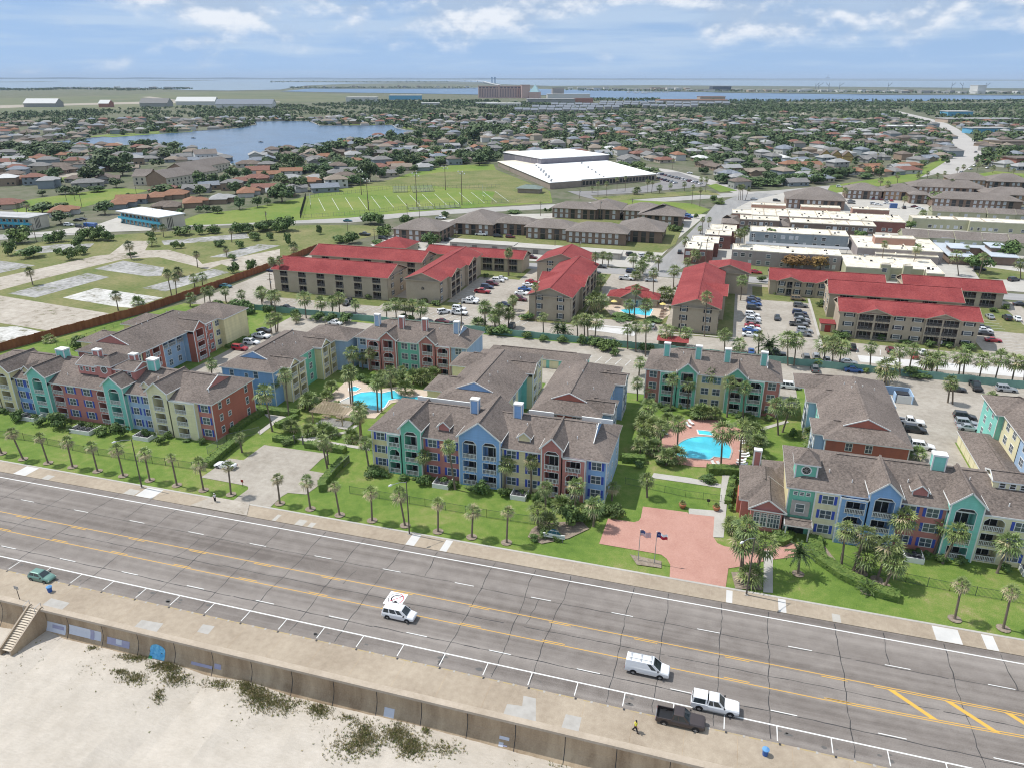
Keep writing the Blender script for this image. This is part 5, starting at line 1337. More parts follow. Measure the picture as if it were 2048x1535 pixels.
def picket(name,label,cat,pts,h,m,post=3.0,gap=.3,rails=(.1,.95),parent=None,th=.03,postm=None,group=None):
 b = MB()
 B = empty(name,(pts[len(pts) // 2][0],pts[len(pts) // 2][1],0)); tag(B,label,cat,group)
 for i in range(len(pts) - 1):
  a,c = Vector(pts[i]),Vector(pts[i + 1]); L = (c - a).length
  for rz in rails: b.bar((a.x,a.y,h*rz),(c.x,c.y,h*rz),th,th*1.3,m)
  if gap:
   n = max(1,int(L/gap))
   for j in range(n + 1):
    p = a.lerp(c,j/n); b.box(p.x - th/3,p.y - th/3,0.02,p.x + th/3,p.y + th/3,h,m)
  n = max(1,int(L/post))
  for j in range(n + 1):
   p = a.lerp(c,j/n); q = MB(); q.box(p.x - th,p.y - th,0,p.x + th,p.y + th,h*1.05,postm or m); q.build('post',B)
 b.build('mesh_panel',B)
 return B
M_LINK = mat('green_link_fence',(0.07,0.10,0.075)); M_LINKG = mat('grey_link_fence',(0.22,0.23,0.23))
picket('chain_fence','tall dark chain fence at the end of the football field','fence',[at(601,437),at(612,397)],3.2,M_DARK,gap=1.0,th=.1)
picket('chain_fence','low grey chain fence along the avenue side of the football field','fence',[at(601,437),at(700,431),at(860,414),at(1040,404)],2.0,M_LINKG,gap=1.5,th=.05)
picket('chain_fence','grey chain fence behind the football stands','fence',[at(612,397),at(780,379),at(1000,375)],2.0,M_LINKG,gap=1.5,th=.05)
def goal(x,y,label):
 b = MB(); B = empty('goal_post',(x,y,0)); tag(B,label,'goal post')
 dx,dy = (Lq - Lp).normalized()
 b.tube([(x,y,0),(x,y,3)],[.12,.12],6,M_DARK); b.build('post',B)
 b = MB(); b.bar((x - dx*2.8,y - dy*2.8,3),(x + dx*2.8,y + dy*2.8,3),.14,.14,M_TRIM)
 for s in (-1,1): b.bar((x + s*dx*2.8,y + s*dy*2.8,3),(x + s*dx*2.8,y + s*dy*2.8,9),.1,.1,M_TRIM)
 b.build('crossbar',B)
goal(*at(622,419),'dark padded goal post near the dark chain fence'); goal(*at(968,402),'white goal post near the field house')
def stand(p0,p1,label,n=7):
 a,c = Vector(at(*p0)),Vector(at(*p1)); d = (c - a).normalized(); nn = Vector((-d.y,d.x))
 B = empty('bleacher',(a.x,a.y,0)); tag(B,label,'bleachers'); L = (c - a).length
 b = MB()
 for i in range(n): b.box(0,i*.8,.3 + i*.5,L,i*.8 + .55,.42 + i*.5,M_GREY,T=lambda u,v,z: (a.x + d.x*u + nn.x*v,a.y + d.y*u + nn.y*v,z))
 b.build('seat_rows',B)
 q = MB()
 for i in range(6):
  u = L*i/5
  q.bar((a.x + d.x*u,a.y + d.y*u,.2),(a.x + d.x*u + nn.x*n*.8,a.y + d.y*u + nn.y*n*.8,.3 + n*.5),.12,.12,M_DARK); q.bar((a.x + d.x*u + nn.x*n*.8,a.y + d.y*u + nn.y*n*.8,0),(a.x + d.x*u + nn.x*n*.8,a.y + d.y*u + nn.y*n*.8,1.2 + n*.5),.1,.1,M_DARK)
 q.build('frame',B)
stand((786,386),(815,385.5),'shorter grey metal bleacher on the far side of the field'); stand((826,386),(869,383.5),'longer grey metal bleacher on the far side of the field')
stand((818,422),(868,419),'low bleacher strip on the avenue side of the field, by the goal line',3); stand((872,419),(922,415.5),'low bleacher strip on the avenue side of the field, nearer the school',3)
def lightmast(px,h,label):
 x,y = at(*px); B = empty('floodlight_mast',(x,y,0)); tag(B,label,'floodlight','floodlight masts round the field')
 b = MB(); b.tube([(x,y,0),(x,y,h)],[.3,.16],6,M_WOOD); b.build('pole',B)
 b = MB()
 for zz in (h - .3,h - 1.5): b.bar((x - 2.2,y,zz),(x + 2.2,y,zz),.15,.15,M_GREY)
 b.build('crossarm',B)
 for i in range(4):
  b = MB(); b.tube([(x - 2 + i*1.33,y - .25,h - .3 - (i % 2)*1.2),(x - 2 + i*1.33,y + .3,h + .1 - (i % 2)*1.2)],[.45,.2],8,M_TRIM); b.build('lamp',B)
for px,h,lab in (((737,421),18,'floodlight mast beside the avenue nearest the dark fence'),((834,416),20,'floodlight mast beside the avenue at mid field'),((924,411),20,'floodlight mast beside the avenue nearest the white goal'),((723,390),16,'floodlight mast behind the field at its tree end'),((891,381),16,'floodlight mast behind the field by the longer bleacher')): lightmast(px,h,lab)
B = empty('field_house',(*at(1052,387),0)); tag(B,'small green hip roofed field house beside the football field','field house')
x,y = at(1035,386); b = MB(); shell(b,x,x + 15,y,y + 9,3.2,M_SCHOOLW); b.build('wall',B)
r = MB(); roof(r,x,x + 15,y,y + 9,3.2,.35,'x','h','h',mat('green_grey_roof',(0.14,0.18,0.16),(0.19,0.23,0.21),[(.5,3,.5)]),M_TRIM,over=1); r.build('roof',B)
#motels on the avenue
M_TURQ = mat('turquoise_paint',(0.06,0.33,0.46),(0.09,0.39,0.52),[(.5,3,.5)],.7)
M_CREAM = mat('cream_wall',(0.48,0.44,0.36),(0.56,0.52,0.44),[(.4,4,.5)],.9)
def motel(pfl,pfr,pbr,label,roofm):
 a,c,e = Vector(at(*pfl)),Vector(at(*pfr)),Vector(at(*pbr))
 d = (c - a).normalized(); n = Vector((-d.y,d.x)); L = (c - a).length; D = max(9,abs((e - c).dot(n)))
 T = lambda u,v,z: (a.x + d.x*u + n.x*v,a.y + d.y*u + n.y*v,z)
 B = empty('motel',(a.x,a.y,0)); tag(B,label,'motel','turquoise motels on the avenue')
 b = MB(); b.box(0,1.5,0,L,D,6.2,M_CREAM,T=T); b.build('wall',B)
 b = MB(); b.box(-.5,-.3,6.2,L + .5,D + .5,6.6,roofm,T=T); b.build('roof',B)
 b = MB(); b.box(0,0,2.7,L,1.5,2.95,M_TURQ,T=T); b.box(0,0,2.95,L,.08,3.95,M_TURQ,T=T); b.build('gallery',B)
 for i in range(int(L/3.4)):
  for z in (.1,3.1):
   q = MB(); q.box(1 + i*3.4,1.42,z,2 + i*3.4,1.5,z + 2.1,M_TURQ,T=T); q.build('door',B)
   q = MB(); q.box(2.3 + i*3.4,1.42,z + .9,3.7 + i*3.4,1.5,z + 2.1,M_DARKGLASS,T=T); q.build('window',B)
 for i in range(4):
  q = MB(); q.box(L,D*.3 + i*.9,.6,L + .05,D*.3 + i*.9 + .35,5.6,M_DARK,T=T); q.build('wall_slot',B)
motel((238,447),(322,461),(352,449),'turquoise galleried motel with a clean white roof',mat('motel_white_roof',(0.66,0.68,0.70)))
motel((-70,456),(62,462),(104,453),'turquoise galleried motel with a patched grey roof at the picture edge',mat('motel_patched_roof',(0.30,0.30,0.30),(0.52,0.52,0.52),[(.15,5,.8)]))
def hall(label,pa,pb,depth,z,wallm,p=.55,ends='gg',brick=None):
 a,c = Vector(at(*pa)),Vector(at(*pb)); d = (c - a).normalized(); n = Vector((-d.y,d.x)); L = (c - a).length
 B = empty('hall',(a.x,a.y,0)); tag(B,label,'hall','grey gabled halls by the lake')
 T = lambda u,v,zz: (a.x + d.x*u + n.x*v,a.y + d.y*u + n.y*v,zz)
 b = MB(); b.box(0,0,0,L,depth,z,wallm,T=T); b.build('wall',B)
 r = MB(); zr = z + p*depth/2
 r.face((T(-.6,-.6,z),T(L + .6,-.6,z),T(L + .6,depth/2,zr),T(-.6,depth/2,zr)),M_GREYROOF); r.face((T(L + .6,depth + .6,z),T(-.6,depth + .6,z),T(-.6,depth/2,zr),T(L + .6,depth/2,zr)),M_GREYROOF)
 r.face((T(-.01,0,z),T(-.01,depth,z),T(-.01,depth/2,zr)),brick or wallm); r.face((T(L + .01,0,z),T(L + .01,depth,z),T(L + .01,depth/2,zr)),brick or wallm)
 r.build('roof',B)
 if brick:
  q = MB(); q.box(-.06,.1,0,-.02,depth - .1,z,brick,T=T); q.build('end_wall',B); q = MB(); q.box(L + .02,.1,0,L + .06,depth - .1,z,brick,T=T); q.build('end_wall',B)
 i = 2
 while i < L - 2:
  for zz in (.8,3.4):
   q = MB(); q.box(i,-.05,zz,i + 1.1,0,zz + 1.5,M_DARKGLASS,T=T); q.build('window',B)
  i += 4
 return B
M_BRICKB = mat('buff_brick',(0.24,0.165,0.12),(0.31,0.22,0.165),[(.5,4,.5)],.9)
hall('nearer wing of the grey roofed hall with brick gable end',(335,375),(437,357),18,6.2,M_CREAM,brick=M_BRICKB)
hall('left stub wing of the grey roofed hall with brick gable',(268,371),(300,371),16,6.2,M_CREAM,brick=M_BRICKB)
hall('rear wing of the grey roofed hall towards the lake',(372,356),(462,340),16,6.2,M_CREAM,brick=M_BRICKB)
hall('white sided boathouse hall with pale roof stripes at the lake inlet',(392,324),(436,322),14,6.5,mat('boathouse_white',(.55,.56,.56)))
#vegetation
ORD = ('first','second','third','fourth','fifth','sixth','seventh','eighth','ninth','tenth','eleventh','twelfth','thirteenth','fourteenth','fifteenth','sixteenth','seventeenth','eighteenth','nineteenth','twentieth')
def ordinal(n):
 if n < 20: return ORD[n]
 t = ('twenty','thirty','forty','fifty','sixty','seventy')[(n + 1) // 10 - 2]
 u = (n + 1) % 10
 return t + '-' + ORD[u - 1] if u else {'twenty': 'twentieth','thirty': 'thirtieth','forty': 'fortieth','fifty': 'fiftieth','sixty': 'sixtieth','seventy': 'seventieth'}[t]
TOLABEL = []
def later(o,base,cat,group):
 """label given once all of its kind stand: counted from the left when several answer to the same words"""
 o['category'] = cat; o['group'] = group
 TOLABEL.append((o,base))
PLACES = [(-16.6,-58,0,0,'')]
def place(x,y):
 for x0,x1,y0,y1,s in ZONES:
  if x0 <= x <= x1 and y0 <= y <= y1: return s
 return 'in the town'
ZONES = [(-300,-90,90,109,'in the roadside row left of the car park'),(-90,140,90,108.5,'in the roadside row right of the car park'),(-101,-65,108,117,'round the front car park'),(-64,-16,106,118.5,'before the block with the blue double gable'),(3,20,98,120,'by the club house'),(20,70,98,119,'before the block with the green cupola'),(-180,-100,108,120,'before the block with the roof lantern'),(-101,-60,117,170,'by the kidney pool'),(-16,20,117,168,'by the round ended pool'),(20,80,119,198,'in the right car park'),(-180,-112,120,199,'by the left inner car park'),(-60,-16,119,186,'between the centre wings'),(-176,-62,186,232,'along the green fence, left part'),(-62,8,186,232,'along the green fence, middle part'),(8,120,186,232,'along the green fence, right part'),(-45,-15,232,292,'round the small blue pool'),(-92,-45,228,292,'by the left red roofed blocks'),(-15,8,228,300,'by the gable ended red block'),(8,100,228,300,'by the right red roofed blocks'),(-8,140,292,470,'among the white roofed townhouses'),(-40,-8,292,480,'along the side street'),(-420,-176,120,300,'on the vacant lot'),(-420,-150,300,420,'along the avenue by the vacant lot'),(-160,-30,292,440,'by the brown flats'),(-130,60,440,640,'before the school'),(30,300,440,900,'by the bend in the road')]
M_TRUNK = mat('palm_bark',(0.12,0.095,0.07),(0.22,0.18,0.14),[((3,3,8),3,.6)],.95,objcoord=True)
M_BARK = mat('bark',(0.10,0.08,0.06),(0.17,0.14,0.11),[((3,3,1),3,.5)],.95,objcoord=True)
M_FROND = mat('palm_frond',(0.07,0.115,0.03),(0.25,0.30,0.10),[(1.1,3,.9)],.55,objcoord=True,rand=.22,spec=.4)
M_FRONDTAN = mat('dry_palm_frond',(0.26,0.225,0.12),(0.52,0.45,0.28),[(1.1,3,.8)],.75,objcoord=True,rand=.15)
M_FRONDDK = mat('dark_palm_frond',(0.03,0.055,0.018),(0.09,0.125,0.04),[(1.1,3,.8)],.6,objcoord=True,rand=.2)
M_LEAF = mat('tree_leaf',(0.035,0.066,0.022),(0.115,0.165,0.055),[(0.55,4,.9)],.65,objcoord=True,rand=.25,spec=.3)
M_LEAFB = mat('bush_leaf',(0.042,0.085,0.022),(0.14,0.20,0.055),[(0.8,4,.9)],.65,objcoord=True,rand=.2,spec=.3)
M_LEAFRUST = mat('rust_leaf',(0.15,0.085,0.025),(0.30,0.19,0.07),[(0.8,4,.9)],.7,objcoord=True,rand=.1)
M_HEDGE = mat('clipped_hedge',(0.05,0.10,0.02),(0.15,0.21,0.05),[(1.2,4,.8)],.7)
def fan_crown(seed,n=36,size=1.0,tan=.2,wind=0.0,droop=.35,fm=None,tanm=None,full=True):
 """crown of fan leaves; each leaf is a petiole and a spread of narrow blades"""
 r = random.Random(seed); b = MB(); fm = fm or M_FROND; tanm = tanm or M_FRONDTAN
 for i in range(n):
  t = (i + .5)/n
  el = rad(82 - 140*t ** .9 if full else 75 - 95*t) + r.uniform(-.15,.15)
  az = i*2.39996 + r.uniform(-.3,.3)
  d = Vector((math.cos(az)*math.cos(el),math.sin(az)*math.cos(el),math.sin(el)))
  if wind: d = (d + Vector((wind,0,-.1))).normalized()
  L = size*r.uniform(.55,.95)
  c = d*L
  m = tanm if (t > 1 - tan or r.random() < tan*.25) else fm
  side = d.cross(Vector((0,0,1)))
  if side.length < .05: side = Vector((1,0,0))
  side.normalize(); nn = side.cross(d).normalized()
  b.face((side*.03,c + side*.02,c - side*.02,-side*.03),m)
  k = 7; Lb = size*r.uniform(.85,1.2)
  for j in range(k):
   a = rad(-78 + 156*j/(k - 1)) + r.uniform(-.08,.08)
   bd = (d*math.cos(a) + side*math.sin(a)).normalized()
   tip = c + bd*Lb*(1 - .18*abs(math.sin(a))) - Vector((0,0,droop*Lb*r.uniform(.5,1.2))) + nn*r.uniform(-.08,.12)
   mid = c + bd*Lb*.5 + nn*.05 - Vector((0,0,droop*.15*Lb))
   w = side*math.cos(a) - d*math.sin(a)
   w = w*(.082*size)
   b.face((c,mid + w,tip,mid - w),m)
 return b.mesh('crown')
def feather_crown(seed,n=26,size=1.8,fm=None):
 r = random.Random(seed); b = MB(); fm = fm or M_FRONDDK
 for i in range(n):
  az = i*2.39996; el = rad(78 - 95*(i/n)) + r.uniform(-.1,.1)
  p = Vector((0,0,0)); d = Vector((math.cos(az)*math.cos(el),math.sin(az)*math.cos(el),math.sin(el)))
  side = d.cross(Vector((0,0,1))).normalized() if abs(d.z) < .99 else Vector((1,0,0))
  seg = size/7
  for k in range(7):
   q = p + d*seg
   for s in (-1,1):
    tip = (p + q)/2 + side*s*size*.26*(1 - k/9) + d*seg*1.2 - Vector((0,0,.12*size*r.random()))
    b.face((p,q,tip),fm);
   p = q; d = (d - Vector((0,0,.17))).normalized()
 return b.mesh('crown')
CROWNS = {'road': [fan_crown(s,28,.82,.45,.12,.30) for s in (1,2,3,4)],'fan': [fan_crown(s,28,1.0,.16,.05,.38) for s in (5,6,7,8)],'big': [fan_crown(s,31,1.22,.12,.07,.34) for s in (9,10,11)],'bush': [fan_crown(s,34,1.15,.06,0,.25,full=False) for s in (12,13)],'tall': [fan_crown(s,34,.8,.3,.08,.4) for s in (14,15)],'dark': [fan_crown(s,34,.95,.4,0,.45,M_FRONDDK) for s in (16,17)],'date': [feather_crown(18,30,2.2),feather_crown(19,26,2.0)]}
def trunk_mesh():
 b = MB()
 b.tube([(0,0,-.02),(.0,0,.08),(.015,.01,.4),(-.01,0,.75),(0,0,1.0)],[1.35,1.05,.95,.9,1.0],8,M_TRUNK)
 return b.mesh('trunk',smooth=True)
TRUNK = trunk_mesh()
def palm_at(x,y,h,kind='fan',top=None,s=1.0,r=None,label=None,k=None):
 rr = random.Random(int(x*31 + y*17))
 o = empty('palm_tree',(x,y,0.0))
 tx,ty = (top[0] - x,top[1] - y) if top else (rr.uniform(-.05,.05)*h,rr.uniform(-.05,.05)*h)
 L = math.sqrt(h*h + tx*tx + ty*ty)
 q = Vector((tx,ty,h)).to_track_quat('Z','Y').to_euler()
 t = link_mesh('trunk',TRUNK,o,(0,0,0),q)
 rad_ = r or (.17 if kind in ('road',) else .16 if kind == 'tall' else .19)
 t.scale = (rad_,rad_,L)
 cs = CROWNS[kind]
 c = link_mesh('crown',cs[k % len(cs) if k is not None else rr.randrange(len(cs))],o,(tx,ty,h - .1),(rr.uniform(-.1,.1),rr.uniform(-.1,.1),rr.uniform(-.6,.6) if kind in ('road','big','fan') else rr.uniform(0,6.28)))
 sc = s*rr.uniform(.8,1.22); c.scale = (sc,sc,sc)
 words = {'road': 'wind-tattered tan palm','fan': 'green fan palm','big': 'full green palm','bush': 'low fan palm','tall': 'tall thin palm','dark': 'dark shaggy palm','date': 'feather leaved palm'}[kind]
 later(o,label or words + ' ' + place(x,y),'palm','palms ' + place(x,y))
 return o
def solve_h(bx,by,cx,cy):
 """height of the point above a base pixel that is nearest to a crown pixel, and where that point stands"""
 g = at(bx,by); best = None
 for i in range(1,140):
  z = i*.12; p = to_px(g[0],g[1],z); e = abs(p[1] - cy)
  if best is None or e < best[0]: best = (e,z)
 z = best[1]
 return g,z,at(cx,cy,z)
def palms(cr_,kind,items,s=1.0,lean=True):
 s *= {id(d2): 1.5,id(d3): 1.5,id(d5): 1.45,id(c2): 1.15,id(c4): 1.15,id(d1): 1.35}.get(id(cr_),1.0)
 for it in items:
  b_ = cr_.px(it[:2]); c_ = cr_.px(it[2:4])
  g,z,tp = solve_h(*b_,*c_)
  if abs(tp[0] - g[0]) > .3*z + .5: tp = (g[0] + math.copysign(.3*z,tp[0] - g[0]),g[1])
  palm_at(g[0],g[1],max(.6,z),it[4] if len(it) > 4 else kind,(tp[0],g[1] + max(-.3,min(.3,tp[1] - g[1]))) if lean else None,s)
palms(a7,'road',[(15,355,-70,140),(190,400,90,180),(395,432,322,215),(595,465,545,250),(800,500,745,290),(1010,538,955,315),(1228,575,1180,345),(1450,615,1400,380),(1668,655,1625,430),(1893,690,1868,450)],1.0)
palms(a5,'road',[(655,600,630,390),(905,645,870,410),(1145,695,1100,450),(1410,740,1400,500),(1680,780,1630,515),(1950,830,1950,590)],1.05)
palms(c3,'road',[(890,1440,900,1245),(1145,1480,1155,1245)],1.0)
palms(c6,'road',[(1540,1380,1595,1120),(1895,1450,1960,1170)],1.15)
palms(a5,'fan',[(345,180,320,50),(1045,315,995,80,'big'),(1050,275,1035,110),(1390,340,1350,100)],1.05)
palms(c3,'big',[(1380,1380,1370,1240),(1430,1345,1430,1075),(1645,1250,1655,1060),(1780,1360,1785,1200),(1915,1170,1920,1070,'road'),(540,1010,540,840),(770,1090,720,770),(1130,1090,1140,890),(1325,1120,1325,880),(80,790,65,530),(1455,1390,1455,1330,'bush'),(1540,1230,1545,1200,'bush')])
palms(c6,'big',[(395,1050,410,900,'date'),(710,1000,745,720),(800,1020,890,760),(860,1045,900,920),(970,1090,1060,850),(1030,1140,1110,960),(1120,900,1170,640),(1390,900,1470,690),(1450,970,1570,740),(1850,1040,1940,820),(900,1180,905,1160,'date')],1.05)
palms(b4,'big',[(1750,640,1800,260),(1775,650,1780,370),(1870,600,1940,390),(1830,680,1835,620,'bush'),(1690,300,1700,250,'bush')],1.1)
palms(c4,'fan',[(490,1365,490,1230),(590,1000,595,850,'big'),(710,1040,720,820,'big'),(1030,1140,1045,880,'big'),(1165,1150,1185,860,'big'),(660,735,680,500),(785,720,800,530),(940,710,960,470),(1075,780,1100,520),(1190,790,1205,560,'big'),(420,660,420,530),(480,820,500,700,'big'),(520,660,510,560),(430,480,440,380),(1450,910,1440,690,'big'),(1480,890,1545,690,'big')])
palms(c4,'bush',[(440,1060,440,990),(470,1000,470,930),(540,1050,540,1000),(1300,1060,1300,960),(1285,960,1285,890),(1270,1030,1250,1000),(1680,960,1690,900),(1720,1010,1730,975),(630,1130,640,1070),(700,1110,700,1060),(470,870,470,820),(930,800,930,740),(870,790,880,740),(990,790,990,750),(560,900,540,830),(640,860,640,790),(1320,1130,1310,1110)],1.1)
palms(c2,'fan',[(530,1105,470,820,'big'),(650,995,620,690,'big'),(560,905,550,740),(1105,925,1085,670,'big'),(1120,920,1100,650),(1300,965,1290,740,'big'),(1327,960,1325,720),(1405,865,1390,670,'big'),(1180,1135,1165,940,'big'),(1130,690,1110,530,'big'),(1250,665,1245,530,'big'),(1190,650,1185,560),(1430,640,1430,490,'big'),(1480,720,1480,650),(325,400,320,290),(525,395,510,290),(557,385,545,270),(567,380,572,270),(705,320,700,270),(85,690,85,610,'big')])
palms(c2,'bush',[(800,950,800,870),(770,940,770,900),(960,840,960,780),(920,870,925,850),(1560,760,1560,700),(1620,770,1620,700),(1680,740,1690,690),(1730,800,1730,760),(1510,835,1500,790),(790,1130,790,1095),(960,1140,960,1110),(900,1120,900,1090),(1110,1170,1110,1140),(665,1100,665,1065),(1330,760,1330,700),(1380,770,1400,720),(1700,720,1760,670)],1.05)
palms(d2,'fan',[(90,775,75,675),(155,805,150,695),(185,825,180,695),(412,868,395,715),(525,830,515,745),(605,835,600,735),(655,825,650,715),(775,835,770,755),(1070,875,1065,755),(1145,885,1130,765),(1190,875,1190,765),(1240,895,1255,785),(1000,865,1000,780),(195,650,160,450,'tall'),(235,665,215,440,'tall'),(1895,558,1890,390,'tall'),(1720,925,1715,785),(1795,945,1780,840),(1825,945,1820,795),(1890,935,1895,820),(1920,805,1920,730),(320,390,318,340,'dark'),(1680,930,1650,915,'bush')])
palms(d1,'dark',[(240,840,215,740),(865,1030,845,915),(1255,920,1220,755),(1295,960,1280,785),(1320,780,1300,740),(1425,860,1415,790,'fan'),(1480,860,1480,780,'fan'),(1445,715,1435,615),(960,655,940,550),(1195,490,1190,420),(1120,470,1125,420),(1695,530,1690,445),(1660,640,1650,580),(1540,985,1525,880,'fan'),(1500,990,1490,880,'tall'),(1655,975,1640,880,'fan'),(1775,980,1760,905,'fan'),(1918,965,1910,880,'fan'),(1990,1000,1980,910,'fan'),(2025,870,1980,660,'tall'),(1010,990,1010,970,'bush'),(1390,1000,1395,930,'fan'),(1110,560,1112,525,'bush'),(370,1260,360,1240,'fan'),(200,390,190,250,'dark')])
palms(d3,'fan',[(205,410,210,235,'tall'),(40,780,35,635),(115,810,105,700),(140,805,140,655),(205,785,215,685),(245,690,240,580),(410,745,405,485,'tall'),(465,845,460,705),(570,860,565,790,'date'),(610,850,610,810,'date'),(715,865,710,735),(765,855,760,725),(790,855,785,735),(840,865,855,735),(1080,945,1080,795),(1140,965,1140,775),(1210,1000,1215,775),(1365,915,1365,810),(1505,925,1505,825),(1790,965,1790,835),(1895,970,1895,905),(840,490,845,265,'tall'),(895,330,900,255),(935,345,945,265),(885,525,885,435),(850,690,850,575,'big'),(820,680,815,590,'big'),(890,670,900,585,'big'),(1095,715,1090,615),(1125,715,1145,505),(1210,725,1215,615,'big'),(1120,355,1120,275),(1305,375,1305,285),(1415,495,1420,365),(1265,625,1270,385,'tall'),(1515,390,1515,300),(1570,375,1575,245,'tall'),(1590,375,1590,260),(1640,855,1660,560,'tall'),(1905,590,1920,440,'big'),(1880,295,1890,95,'tall'),(1350,600,1360,530,'big'),(1400,600,1410,540,'big'),(1320,600,1330,530,'big'),(1165,420,1175,340,'big'),(1190,400,1200,310,'big'),(1140,440,1140,410,'bush'),(1550,440,1545,415,'bush'),(1240,300,1240,270,'bush')])
palms(d5,'fan',[(105,835,110,700),(180,850,185,780,'date'),(320,920,320,720,'big'),(365,920,385,730),(590,890,590,755),(645,930,655,755),(695,940,715,780),(920,965,930,780),(1140,995,1140,805),(1205,955,1240,795),(1320,970,1340,865),(1370,975,1390,875),(1400,995,1430,865),(1600,1015,1620,845),(1570,995,1590,840),(1715,1035,1750,875),(1830,1045,1880,855),(1955,1055,1990,885),(2045,1060,2060,900),(1025,1050,1050,930,'big')],1.1)
palms(c5,'big',[(1490,385,1510,230),(1525,395,1530,250,'fan'),(1795,575,1815,340),(1990,790,2010,600),(2035,800,2045,640),(1120,800,1120,730,'bush'),(1270,800,1270,755,'bush'),(1190,790,1190,740,'bush')])
d6 = Cr(1300,340,2.738)
palms(d6,'tall',[(1260,545,1285,405),(1425,565,1465,430),(1800,590,1830,470),(1690,580,1650,470,'fan'),(1715,500,1735,430),(2030,600,2030,510,'fan'),(480,490,500,345,'big'),(510,480,520,330,'big'),(285,360,290,270),(320,315,325,272),(275,350,275,320),(190,420,195,385),(1490,270,1495,240)],1.5)
palms(bq,'tall',[(1010,392,1010,298),(1070,382,1070,298),(1140,350,1140,268),(1195,350,1200,258),(1350,365,1350,282),(1375,365,1385,288),(1430,365,1430,325,'fan'),(1255,375,1265,345,'fan'),(1275,372,1280,345,'bush'),(1600,352,1600,300,'fan'),(1650,442,1660,320),(1705,457,1710,340),(1745,357,1750,268),(1712,320,1715,268),(1970,412,1975,318),(1982,412,1985,325),(1995,412,2000,320),(2015,412,2040,335),(970,362,970,325),(1850,440,1850,418,'fan'),(1500,345,1505,310,'fan')],1.5)
s7 = Cr(1650,300,5.146)
palms(s7,'tall',[(185,590,210,420),(625,500,650,350),(745,355,750,260),(1180,580,1200,470),(1310,460,1310,330),(800,590,830,500),(990,730,1010,650,'fan'),(1550,280,1580,160),(1410,250,1430,170),(1360,245,1365,195),(570,390,575,310),(560,280,575,170),(440,270,450,200,'big'),(1230,300,1235,235),(1155,300,1160,255),(1055,295,1060,235),(950,290,960,250),(1725,240,1735,180),(1790,170,1790,100),(1940,280,1945,210),(1885,230,1890,170),(1755,170,1760,110),(1990,320,2000,290,'fan'),(240,440,250,375,'fan'),(1375,440,1370,350),(1530,590,1535,545,'fan')],1.6)
def leaf_crown(seed,rx,ry,rz,lobes,per,leaf,m,base=.15,flat=False):
 """crown of leaf clumps: small faces scattered over and inside several uneven lobes"""
 r = random.Random(seed); b = MB(); L = []
 for i in range(lobes):
  t = r.uniform(0,6.28); q = math.sqrt(r.random()); zz = r.uniform(-.55,.85) if not flat else r.uniform(-.1,.5)
  f = math.sqrt(max(.05,1 - zz*zz*.8))
  L.append((Vector((math.cos(t)*q*rx*.72*f,math.sin(t)*q*ry*.72*f,rz + zz*rz*.72)),r.uniform(.34,.58)))
 for c,s in L:
  for k in range(per):
   d = Vector((r.gauss(0,1),r.gauss(0,1),r.gauss(.25,1)))
   if d.length < .1: continue
   d.normalize(); q = r.uniform(.72,1.06) if r.random() < .8 else r.uniform(.3,.8)
   p = c + Vector((d.x*rx*s*q,d.y*ry*s*q,d.z*rz*s*q))
   if p.z < base*rz*.4: continue
   n = (d + Vector((r.uniform(-.6,.6),r.uniform(-.6,.6),r.uniform(-.1,.9)))).normalized()
   u = n.cross(Vector((r.uniform(-1,1),r.uniform(-1,1),r.uniform(-1,1))))
   if u.length < .1: continue
   u.normalize(); v = n.cross(u); a = leaf*r.uniform(.6,1.3)
   b.face((p - u*a - v*a*.5,p + u*a - v*a*.6,p + u*a*.5 + v*a*.8,p - u*a*.6 + v*a*.7),m)
 return b.mesh('crown')
TREES = [leaf_crown(40 + i,1,1,.72 + .1*(i % 3),15,46,.135,M_LEAF) for i in range(5)]
BUSHES = [leaf_crown(60 + i,1,1,.62,12,60,.10,M_LEAFB) for i in range(3)]
RUST = leaf_crown(70,1,1,.6,14,60,.10,M_LEAFRUST)
def tmesh():
 b = MB(); b.tube([(0,0,0),(.02,0,.5),(0,.02,1)],[.09,.06,.045],6,M_BARK)
 for a in (0,2.1,4.2): b.tube([(0,0,.75),(math.cos(a)*.3,math.sin(a)*.3,1.35)],[.045,.02],5,M_BARK)
 return b.mesh('trunk')
TTRUNK = tmesh()
def tree_at(x,y,rx,h,mesh=None,tr=.28,label='dark leafy tree',parts=True,group=None,z=0.0,cat='tree',name='leafy_tree',ry=None):
 rr = random.Random(int(x*13 + y*7)); me = mesh or TREES[rr.randrange(5)]
 zc = h*tr
 sz = (h - zc)/1.45
 if parts:
  o = empty(name,(x,y,z))
  t = link_mesh('trunk',TTRUNK,o); t.scale = (rx*.9,rx*.9,zc*1.15 + .3)
  c = link_mesh('crown',me,o,(0,0,zc),(0,0,rr.uniform(0,6.28)))
  c.scale = (rx,ry or rx,sz)
 else:
  o = link_mesh(name,me,None,(x,y,z + zc*.6),(0,0,rr.uniform(0,6.28))); o.scale = (rx,ry or rx,sz*1.1)
 later(o,label,cat,group or 'trees ' + place(x,y))
 return o
def bush(cr_,items,label=None,mesh=None):
 for cx,cy,w,h in items:
  px = cr_.px((cx,cy + h/2)); g = at(*px)
  d = math.hypot(g[0],g[1],CAM_H); s = d/FPX/cr_.k
  tree_at(g[0],g[1] + w*s*.3,w*s/2,max(.5,h*s*1.0),mesh or BUSHES[int(cx) % 3],.05,(label or 'round green bush') + ' ' + place(*g),name='bush',cat='bush',group='bushes ' + place(*g),parts=False)
